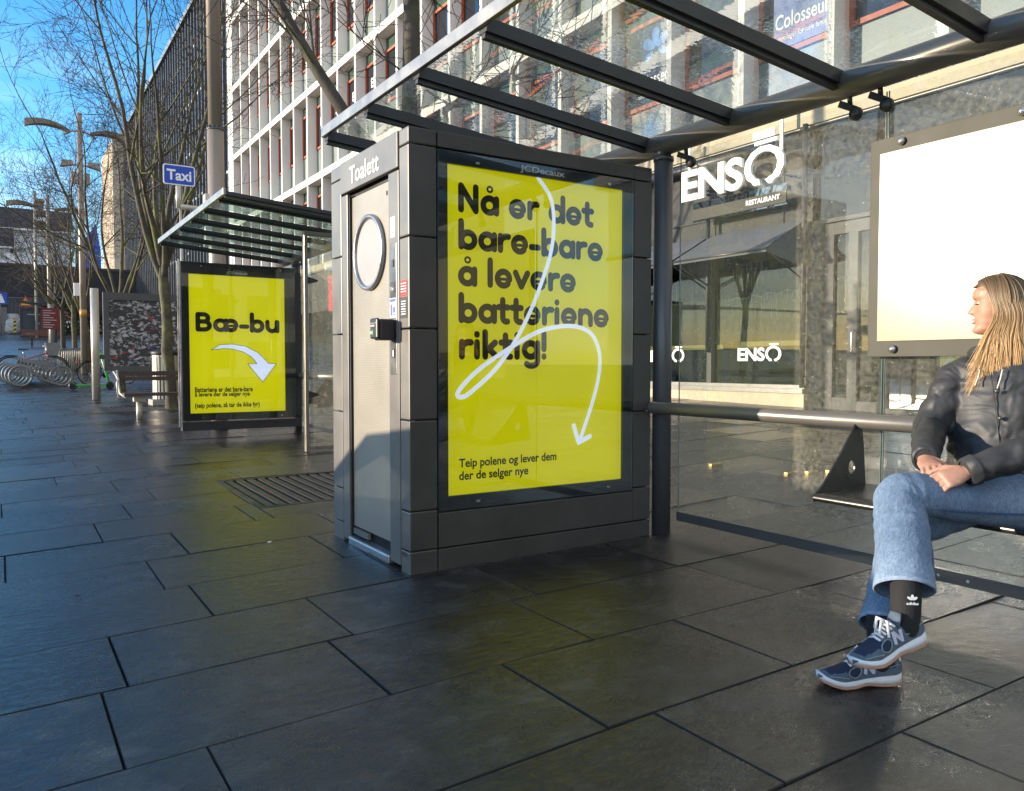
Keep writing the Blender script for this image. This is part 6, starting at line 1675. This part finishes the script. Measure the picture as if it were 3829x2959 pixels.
hand(wrR, Vector((-.66, -.62, -.20)), Vector((-.30, -.10, .95)), -1, (14, 34, 26))
hand(wrL, Vector((-.84, .46, -.30)), Vector((-.50, -.45, .74)), 1, (24, 42, 30))
bo = remesh(body.build('body', M_SKIN, person), .0038, 1)
bo['label'] = 'fair skinned body, head turned left in profile, hands laid together on the knee'

# jeans
jeans = MB(); jl = MB()
kd = (kneeL - hipL).normalized()
loft(jl, resec([(hipL + Vector((.10, -.03, .0)), .125, .115, Y_), (hipL, .112, .105, Y_), (hipL.lerp(kneeL, .5) + Vector((0, 0, -.004)), .095, .084, Y_), (kneeL + Vector((.06, -.02, .004)), .086, .076, Y_), (kneeL + Vector((-.010, .002, -.006)), .080, .078, Y_), (kneeL + Vector((-.035, -.020, -.075)), .086, .082, Y_), (kneeL.lerp(ankL, .40), .088, .080, Y_), (kneeL.lerp(ankL, .76), .093, .083, Y_)], 10), 32, cap=False, wob=.035, seed=2.3, freq=14)
o_ = jl.build('jeans_leg', M_DENIM, None)
def cloth(mb, name, m, thick=.006, sub=1):
    o = mb.build(name, m, person); s = o.modifiers.new('sub', 'SUBSURF'); s.levels = sub; s.render_levels = sub
    q = o.modifiers.new('solid', 'SOLIDIFY'); q.thickness = thick; q.offset = -1
    return o
bpy.data.objects.remove(o_)
cloth(jl, 'jeans_leg', M_DENIM)
jr = MB()
loft(jr, resec([(hipR + Vector((.08, .03, .03)), .12, .11, Y_), (hipR, .108, .105, Y_), (hipR.lerp(kneeR, .55), .092, .088, Y_), (kneeR + Vector((.03, 0, .005)), .084, .080, Y_), (kneeR + Vector((-.03, .0, -.03)), .080, .078, Y_), (kneeR.lerp(ankR, .40), .082, .078, Y_), (kneeR.lerp(ankR, .80), .0875, .0825, Y_)], 10), 28, cap=False, wob=.03, seed=5.1, freq=14)
cloth(jr, 'jeans_leg', M_DENIM)
def hem(base, d, rx, ry, side, h=.011, lift=1.015):
    b = MB(); d = d.normalized(); loft(b, [(base - d * h, rx * lift, ry * lift, side), (base, rx * lift * 1.01, ry * lift * 1.01, side), (base + d * .002, rx * .985, ry * .985, side)], 32, cap=False); return b
hb = kneeL.lerp(ankL, .76); hem(hb, ankL - kneeL, .0935, .0835, Y_).build('jeans_hem', M_HEM, person)
hb = kneeR.lerp(ankR, .80); hem(hb, ankR - kneeR, .0880, .083, Y_).build('jeans_hem', M_HEM, person)
sm = MB()
# outer seam along the thigh and down the calf, on the side towards the viewer
vw = Vector((-.55, -.83, 0)).normalized()
pts = catmull([hipL + Vector((.02, -.115, -.035)), hipL.lerp(kneeL, .5) + Vector((-.035, -.088, -.035)), kneeL + Vector((.035, -.085, -.035))], 8)
sm.tube(pts, .0035, 5)
pts = catmull([kneeL + Vector((-.005, -.090, -.085)), kneeL.lerp(ankL, .4) + Vector((.035, -.078, 0)), kneeL.lerp(ankL, .75) + Vector((.045, -.078, 0))], 8)
sm.tube(pts, .0035, 5); sm.build('seam', M_SEAM, person)

# raincoat
ct_ = MB()
loft(ct_, resec([((3.18, 1.46, .53), .232, .185, tors), ((3.21, 1.49, .62), .228, .168, tors), ((3.24, 1.53, .72), .212, .150, tors), ((3.25, 1.545, .80), .205, .142, tors), ((3.26, 1.555, .92), .202, .138, tors), ((3.262, 1.56, 1.01), .200, .120, tors), ((3.265, 1.57, 1.075), .170, .100, tors), ((3.27, 1.58, 1.125), .095, .082, tors)], 9), 40, wob=.030, seed=1.2, freq=9)
for a, b, c, s_ in ((shR, elR, wrR, 3.7), (shL, elL, wrL, 8.2)):
    inn = a + (Vector((3.262, 1.56, 1.03)) - a) * .35
    loft(ct_, resec([(inn, .085, .075, Z_), (a + Vector((0, 0, -.02)), .076, .074, Z_), (a.lerp(b, .5), .066, .066, Z_), (b, .066, .062, Z_), (b.lerp(c, .45), .058, .056, Z_), (b.lerp(c, .86), .050, .046, Z_), (c + (c - b).normalized() * .004, .044, .040, Z_)], 9), 26, wob=.075, seed=s_, freq=16)
co = remesh(ct_.build('raincoat', M_COAT, person), .0075, 2)
fw_ = Vector((-.965, -.26, 0))
# button band, cuffs, hood collar, drawcords
def on_front(u, z, off=.0):
    """point on the coat's front: u = -1 (her right) .. 1 (her left)"""
    t = min(1, max(0, (z - .60) / .5)); c = Vector((3.237 + .03 * t, 1.49 + .085 * t, z)); a = .135 + off
    return c + fw_ * a * math.sqrt(max(0, 1 - (u * .9) ** 2)) + tors * (u * .185)
b = MB()
for u in (-.10,):
    b.tube([on_front(u, z, .004) for z in [.64 + .05 * k for k in range(9)]], .0022, 6)
b.build('button_band', M_COAT, person)
for z in (.68, .78, .88, .98):
    b = MB(); q = on_front(-.03, z, .010); b.lathe([(0, -.003), (.007, -.002), (.008, 0), (.007, .002)], tuple(q), 12, axis=tuple(fw_))
    b.build('press_stud', mat('stud', (.06, .06, .062), .3, metal=.5), person)
b = MB()
loft(b, resec([(neck + Vector((.10, .02, -.07)), .12, .045, tors), (neck + Vector((.075, .015, .0)), .115, .04, tors), (neck + Vector((.06, .015, .035)), .10, .03, tors)], 5), 24, wob=.05, seed=4)
b.torus(neck + Vector((.0, 0, -.012)), .092, .026, (.15, .05, 1), 28, 10); b.build('hood', M_COAT, person)
b = MB()
for u, l0 in ((-.30, .06), (.10, .07)):
    q = on_front(u, 1.06, -.005); b.tube([q, q + Vector((-.012, .0, -.03)), q + Vector((-.022, .006, -l0))], .0028, 6)
b.build('drawcord', mat('cord_white', (.62, .62, .60), .7), person)
for c, e in ((wrR, elR), (wrL, elL)):
    d = (c - e).normalized(); b = MB(); loft(b, [(c - d * .03, .0535, .049, Z_), (c + d * .004, .050, .045, Z_), (c + d * .006, .040, .036, Z_)], 24, cap=False); b.build('cuff', M_COAT, person)
# face details
b = MB(); b.tube([H(.070, .018, .026), H(.074, .024, .0285), H(.067, .038, .030), H(.056, .048, .026)], [.0018, .0028, .0024, .0010], 6); b.tube([H(.070, -.018, .026), H(.074, -.024, .0285), H(.067, -.038, .030)], [.0018, .0028, .0012], 6); b.build('eyebrow', mat('brow', (.045, .028, .018), .8), person)
b = MB(); b.tube([H(.074, .020, .009), H(.0715, .030, .0065), H(.062, .041, .008)], [.0012, .0020, .0012], 6); b.build('eyelashes', mat('lash', (.02, .014, .012), .8), person)
b = MB(); b.lathe([(0, -.009), (.006, -.007), (.009, 0), (.006, .007), (0, .009)], tuple(H(.058, .031, .012)), 12); b.build('eye', mat('eye_white', (.55, .5, .47), .2), person)
b = MB(); b.tube([H(.0815, .0, -.0505), H(.079, .010, -.0515), H(.071, .022, -.0555)], [.0034, .0030, .001], 8); b.tube([H(.0825, .0, -.0635), H(.080, .010, -.063), H(.071, .021, -.058)], [.0040, .0034, .001], 8); b.build('lips', mat('lip', (.50, .17, .14), .4), person)
# hair: strands from a middle parting, falling past the shoulders
def hair_mat():
    m, n, l, p = nmat('blonde_hair')
    t = n.new('ShaderNodeTexCoord'); s = n.new('ShaderNodeSeparateXYZ'); l.new(t.outputs['Object'], s.inputs['Vector'])
    z = mrange(n, l, s.outputs['Z'], .95, 1.40, 0, 1)
    rp = ramp(n, l, z, [(0.0, (.66, .44, .21)), (.45, (.52, .33, .15)), (.72, (.28, .18, .085)), (1.0, (.085, .057, .034))])
    g = n.new('ShaderNodeNewGeometry'); r2_ = ramp(n, l, g.outputs['Random Per Island'], [(0, (.78, .75, .70)), (1, (1.2, 1.17, 1.1))])
    mx = n.new('ShaderNodeMixRGB'); mx.blend_type = 'MULTIPLY'; mx.inputs['Fac'].default_value = 1
    l.new(rp.outputs['Color'], mx.inputs['Color1']); l.new(r2_.outputs['Color'], mx.inputs['Color2']); l.new(mx.outputs['Color'], p.inputs['Base Color'])
    p.inputs['Roughness'].default_value = .42; p.inputs['Specular IOR Level'].default_value = .6
    return m
hr_ = MB(); rh = random.Random(77)
def scalp(x, ang, z_off=.0, lift=.012):
    """point over the skull: ang 0 = top, +90 = her left ear level"""
    w_ = .074 + lift; hh = .104 + lift
    sc_ = math.sqrt(max(.02, 1 - ((x + .008) / (.108 + lift)) ** 2))
    return (x, w_ * sc_ * math.sin(R(ang)), .004 + (hh) * sc_ * math.cos(R(ang)))
def strand(side, x0, lift, length, width, fwdb):
    pts = []; rw_ = rh.uniform(3, 8); jy = rh.uniform(-.008, .012)
    for a in (2, 22, 42, 62, 82):
        x, y, z = scalp(x0 + (a / 82) * -(.012 + max(0, x0 - .02) * .6), a, lift=lift); pts.append(H(x, side * y, z))
    xb = x0 - .013 - max(0, x0 - .02) * .65; x, y, z = scalp(xb, 88, lift=lift)
    for k in range(1, 9):
        u = k / 8; dz = length * u
        yy = y + .010 * u + jy * u + .018 * math.sin(u * PI * .8) * (1 if side > 0 else .8); xx = xb - .012 * math.sin(PI * min(1, u * 2.2)) + fwdb * u ** 1.6 + .002 * math.sin(u * rw_ + lift * 900)
        q = H(xx, side * yy, z - dz); 
        pts.append(q)
    pts = [Vector(q) for q in catmull(pts, 2)]
    n_ = len(pts); rad = [width * (.8 + .2 * math.sin(PI * min(1, i / n_ * 2))) * (1 if i < n_ * .7 else max(.12, 1 - (i - n_ * .7) / (n_ * .3))) for i in range(n_)]
    hr_.tube(pts, rad, 5, cap=False)
for side in (1, -1):
    for _ in range(1500 if side > 0 else 420):
        x0 = rh.uniform(-.098, .064); lift = rh.uniform(.005, .013)
        fw2 = (.080 if x0 > .01 else .04 if x0 > -.03 else -.02) * rh.uniform(-.2, 1.35)
        strand(side, x0, lift, rh.uniform(.24, .355) + (.0 if x0 < .03 else .01), rh.choice((.0007, .0010, .0013, .0017)), fw2)
    for q in range(70): strand(side, -.095 + .155 * q / 69, .003, rh.uniform(.25, .33), .0065, (.07 if q > 45 else .02))
# back of the head
for _ in range(520):
    a = rh.uniform(-75, 75); lift = rh.uniform(.004, .016); pts = []
    for e in (80, 60, 40, 20, 0, -15):
        r_ = .108 + lift; pts.append(H(-.004 - r_ * math.cos(R(e)) * math.cos(R(a)), (.076 + lift) * math.cos(R(e)) * math.sin(R(a)), .004 + (.104 + lift) * math.sin(R(e))))
    last = pts[-1]; L = rh.uniform(.22, .32)
    for k in range(1, 7): pts.append(last + Vector((.004 * math.sin(k), .004 * math.cos(k * 1.7), -L * k / 6)) + hf * (-.012 * math.sin(k / 6 * PI)))
    pts = [Vector(q) for q in catmull(pts, 2)]; n_ = len(pts)
    hr_.tube(pts, [.0016 * (1 if i < n_ * .7 else max(.15, 1 - (i - n_ * .7) / (n_ * .3))) for i in range(n_)], 5, cap=False)
# a few loose flyaway hairs
for _ in range(26):
    x0 = rh.uniform(-.05, .07); s_ = 1 if rh.random() < .7 else -1; a = rh.uniform(-10, 60); x, y, z = scalp(x0, abs(a), lift=.018); q = H(x, s_ * y, z)
    hr_.tube([q, q + hf * rh.uniform(.0, .03) + Z_ * rh.uniform(.0, .02), q + hf * rh.uniform(.01, .05) + Z_ * rh.uniform(-.05, .0)], [.0008, .0006, .0003], 3, cap=False)
cap_ = MB(); vs = []; n, m_ = 36, 14
for j in range(m_ + 1):
    e = R(90 - 118 * j / m_)
    for k in range(n):
        a = 2 * PI * k / n; ca = math.cos(a); f_ = 1 if ca < -.25 else max(0, 1 - (ca + .25) / .45)
        ee = e if e > R(40) or f_ >= 1 else R(40) + (e - R(40)) * f_
        vs.append(H(-.006 + .112 * math.cos(ee) * ca, .079 * math.cos(ee) * math.sin(a), .004 + .110 * math.sin(ee)))
fs = [(j * n + k, j * n + (k + 1) % n, (j + 1) * n + (k + 1) % n, (j + 1) * n + k) for j in range(m_) for k in range(n)]
hr_.add(vs, fs, 0, True)
hr_.build('hair', hair_mat(), person)

# trainers
M_SUEDE = mat('grey_blue_suede', (.075, .105, .135), .85, var=.2, nscale=40, bmp=.2, bscale=200)
M_MESH = mat('navy_mesh', (.008, .018, .045), .8, bmp=.4, bscale=260)
M_MID = mat('white_midsole', (.66, .66, .66), .6, var=.05, nscale=30, bmp=.2, bscale=90)
M_GUM = mat('gum_outsole', (.42, .22, .13), .6, var=.15, nscale=40)
M_LACE = mat('white_lace', (.74, .72, .70), .8, var=.05)
M_SILV = mat('pale_patch', (.45, .46, .56), .5)
def trainer(heel, toe_dir, up, label):
    """shoe 0.285 m long; heel = back of the sole on the ground"""
    f = toe_dir.normalized(); u = (up - f * up.dot(f)).normalized(); s = u.cross(f).normalized()     # s = left of the shoe
    L = .285
    P = lambda x, y, z: heel + f * (x * L) + s * y + u * z
    half = [(0, .018), (.03, .028), (.12, .034), (.3, .033), (.45, .035), (.62, .044), (.75, .048), (.86, .044), (.95, .030), (1.0, .010)]
    def hw(x): return interp(half, x)
    t_ = thing('trainer', label, 'shoe', heel); t_.parent = person; t_.location = heel - person.location
    for kk in ('label', 'category'):
        del t_[kk]
    t_['label'] = label
    def sole(name, z0f, z1f, grow_, m):
        b = MB(); n = 26; vs = []
        xs = [i / n for i in range(n + 1)]
        for x in xs:
            w_ = hw(x) * grow_ + .003
            for y, z in ((-w_, z0f(x)), (-w_ * 1.03, (z0f(x) + z1f(x)) / 2), (-w_ * .97, z1f(x)), (w_ * .97, z1f(x)), (w_ * 1.03, (z0f(x) + z1f(x)) / 2), (w_, z0f(x))): vs.append(P(x, y, z))
        fs = [(i * 6 + k, i * 6 + (k + 1) % 6, (i + 1) * 6 + (k + 1) % 6, (i + 1) * 6 + k) for i in range(n) for k in range(6)] + [(5, 4, 3, 2, 1, 0), tuple(n * 6 + k for k in range(6))]
        b.add(vs, fs, 0, True); return b.build(name, m, t_)
    spring = lambda x: .022 * max(0, (x - .70) / .30) ** 1.7 + .006 * max(0, (.10 - x) / .10)
    arch = lambda x: .006 * math.exp(-((x - .45) / .12) ** 2)
    sole('outsole', lambda x: spring(x) + arch(x), lambda x: spring(x) + arch(x) + .008, 1.04, M_GUM)
    sole('midsole', lambda x: spring(x) + arch(x) + .0085, lambda x: spring(x) + .036 - .012 * min(1, max(0, (x - .15) / .6)), 1.05, M_MID)
    top = [(0, .075), (.04, .090), (.14, .086), (.24, .076), (.32, .088), (.40, .096), (.50, .086), (.64, .070), (.78, .055), (.90, .043), (.97, .033), (1.0, .026)]
    b = MB(); n = 34; m2 = 18; vs = []; mi = []
    for i in range(n + 1):
        x = i / n; w_ = hw(x) * 1.0; z0 = spring(x) + .022; zt = interp(top, x) + .0
        for k in range(m2 + 1):
            a = PI * k / m2; c, s2 = math.cos(a), math.sin(a); y = w_ * math.copysign(abs(c) ** .75, c); z = z0 + (zt - z0) * abs(s2) ** .8
            vs.append(P(x, y, z))
    fs = []; ms = []
    for i in range(n):
        x = (i + .5) / n
        for k in range(m2):
            a = abs((k + .5) / m2 - .5) * 2      # 0 = top, 1 = sole
            if .05 < x < .25 and a < .32: continue          # collar opening
            fs.append((i * (m2 + 1) + k, i * (m2 + 1) + k + 1, (i + 1) * (m2 + 1) + k + 1, (i + 1) * (m2 + 1) + k))
            mm = 0
            if x > .62 and x < .88 and a < .58 - (x - .62) * .9: mm = 1            # toe box mesh
            elif .53 < x < .68 and .42 < a < .86 and ((x - .605) / .075) ** 2 + ((a - .64) / .22) ** 2 < 1: mm = 1
            elif .10 < x < .30 and a < .62: mm = 1
            ms.append(mm)
    o0 = len(b.f); b.add(vs, fs, 0, True); b.m[o0:] = ms
    fsx = [tuple(range(m2 + 1))]; b.add(vs[:m2 + 1], fsx, 0)
    up_ = b.build('upper', [M_SUEDE, M_MESH], t_)
    sdm = up_.modifiers.new('solid', 'SOLIDIFY'); sdm.thickness = .004; sdm.offset = -1
    # overlays: pale outlines, N patch, heel tab
    def surf(x, a, lift=.002, sg=1):
        w_ = hw(x); z0 = spring(x) + .022; zt = interp(top, x); an = PI * (.5 - a * .5)
        c, s2 = math.cos(an), math.sin(an); return P(x, sg * (w_ * abs(c) ** .75 + lift), z0 + (zt - z0) * abs(s2) ** .8 + lift * .5)
    for sg in (1, -1):
      for piece in range(3):
        b = MB()
        if piece == 0: b.tube([surf(.605 + .078 * math.cos(2 * PI * k / 20), .64 + .23 * math.sin(2 * PI * k / 20), .0015, sg) for k in range(21)], .0018, 5)
        if piece == 1: b.tube([surf(.90 - .030 * k, .60 + .035 * k, .0015, sg) for k in range(8)], .0018, 5)
        if piece == 2: b.tube([surf(.02 + .05 * k, .55 + .02 * k, .0015, sg) for k in range(7)], .0018, 5)
        b.build('piping', mat('grey_piping', (.22, .26, .28), .6), up_)
    b = MB()
    for sg in (1, -1):
        for (x0, a0), (x1, a1) in (((.485, .83), (.455, .40)), ((.462, .42), (.375, .83)), ((.385, .85), (.355, .42))):
            pa, pb = surf(x0, a0, .004, sg), surf(x1, a1, .004, sg); b.obox(pa, pb, .011, .003, up=tuple(s * sg))
    b.build('side_letter', M_SILV, up_)
    b = MB()
    for k in range(6):
        x = .40 + .045 * k; z = interp(top, x) + .004; b.tube([P(x, -.022, z - .008), P(x + .008, 0, z + .002), P(x, .022, z - .008)], .0042, 7)
    z = .108
    for dx, dy, dz in ((.10, .034, -.035), (.16, .012, -.030), (.05, -.038, -.025), (.13, -.02, -.045)):
        b.tube([P(.44, 0, z), P(.44 + dx * .5, dy * .7, z + .010), P(.44 + dx, dy, z + dz)], .0042, 7)
    b.build('laces', M_LACE, t_)
    b = MB(); loft(b, [(P(.36, 0, .080), .026, .006, s), (P(.31, 0, .108), .027, .006, s), (P(.275, 0, .122), .022, .005, s)], 14); b.build('tongue', M_SUEDE, t_)
    b = MB(); b.obox(P(-.012, 0, .072), P(.012, 0, .098), .012, .006, up=tuple(f)); b.build('heel_tab', M_LACE, t_)
    return t_
gfoot = gz(2.5, 1.5)
trainer(Vector((2.535, 1.533, gfoot)), Vector((-.885, .46, 0)), Vector((0, 0, 1)), 'blue grey trainer planted flat on the paving under the other')
trainer(Vector((2.465, 1.412, .196)), Vector((-.95, .21, -.22)), Vector((-.22, .12, .97)), 'blue grey trainer of the crossed leg, toe pointing down')
b = MB(); loft(b, resec([(ankL + Vector((.040, .024, .128)), .047, .044, Y_), (ankL + Vector((.016, .008, .06)), .046, .044, Y_), (ankL + Vector((0, 0, -.01)), .042, .042, Y_), (ankL + Vector((-.01, .005, -.06)), .038, .044, Y_)], 7), 24, wob=.02, seed=3); so = b.build('sock', M_SOCK, person)
b = MB(); loft(b, resec([(ankR + Vector((.03, .02, .12)), .046, .042, Y_), (ankR, .042, .04, Y_), (ankR + Vector((-.01, .01, -.04)), .036, .04, Y_)], 6), 24); b.build('sock', M_SOCK, person)
# sock mark: three leaves over lettering, on the side facing the viewer
vN = Vector((-.62, -.785, 0)).normalized(); vU = Vector((0, 0, 1)); vR = vU.cross(-vN).normalized() * -1
vR = Vector((.785, -.62, 0)).normalized()
c0 = ankL + Vector((.012, .005, .070)) + vN * .0490
b = MB()
for a, dx in ((90, 0), (150, -.008), (30, .008)):
    ca, sa = math.cos(R(a)), math.sin(R(a)); pts = []
    for k in range(14):
        t = 2 * PI * k / 14; px_, py_ = .0085 * math.cos(t), .0042 * math.sin(t); pts.append((ca * .009 + px_ * ca - py_ * sa, .012 + sa * .008 + px_ * sa + py_ * ca))
    b.prism(pts, c0, vR, vU, .0015)
add_text(b, 'adidas', c0 + vR * -.018 + vU * -.004, vR, vU, .036, .009, 0, .02, .001)
b.build('sock_mark', M_WHITE_TXT, so)
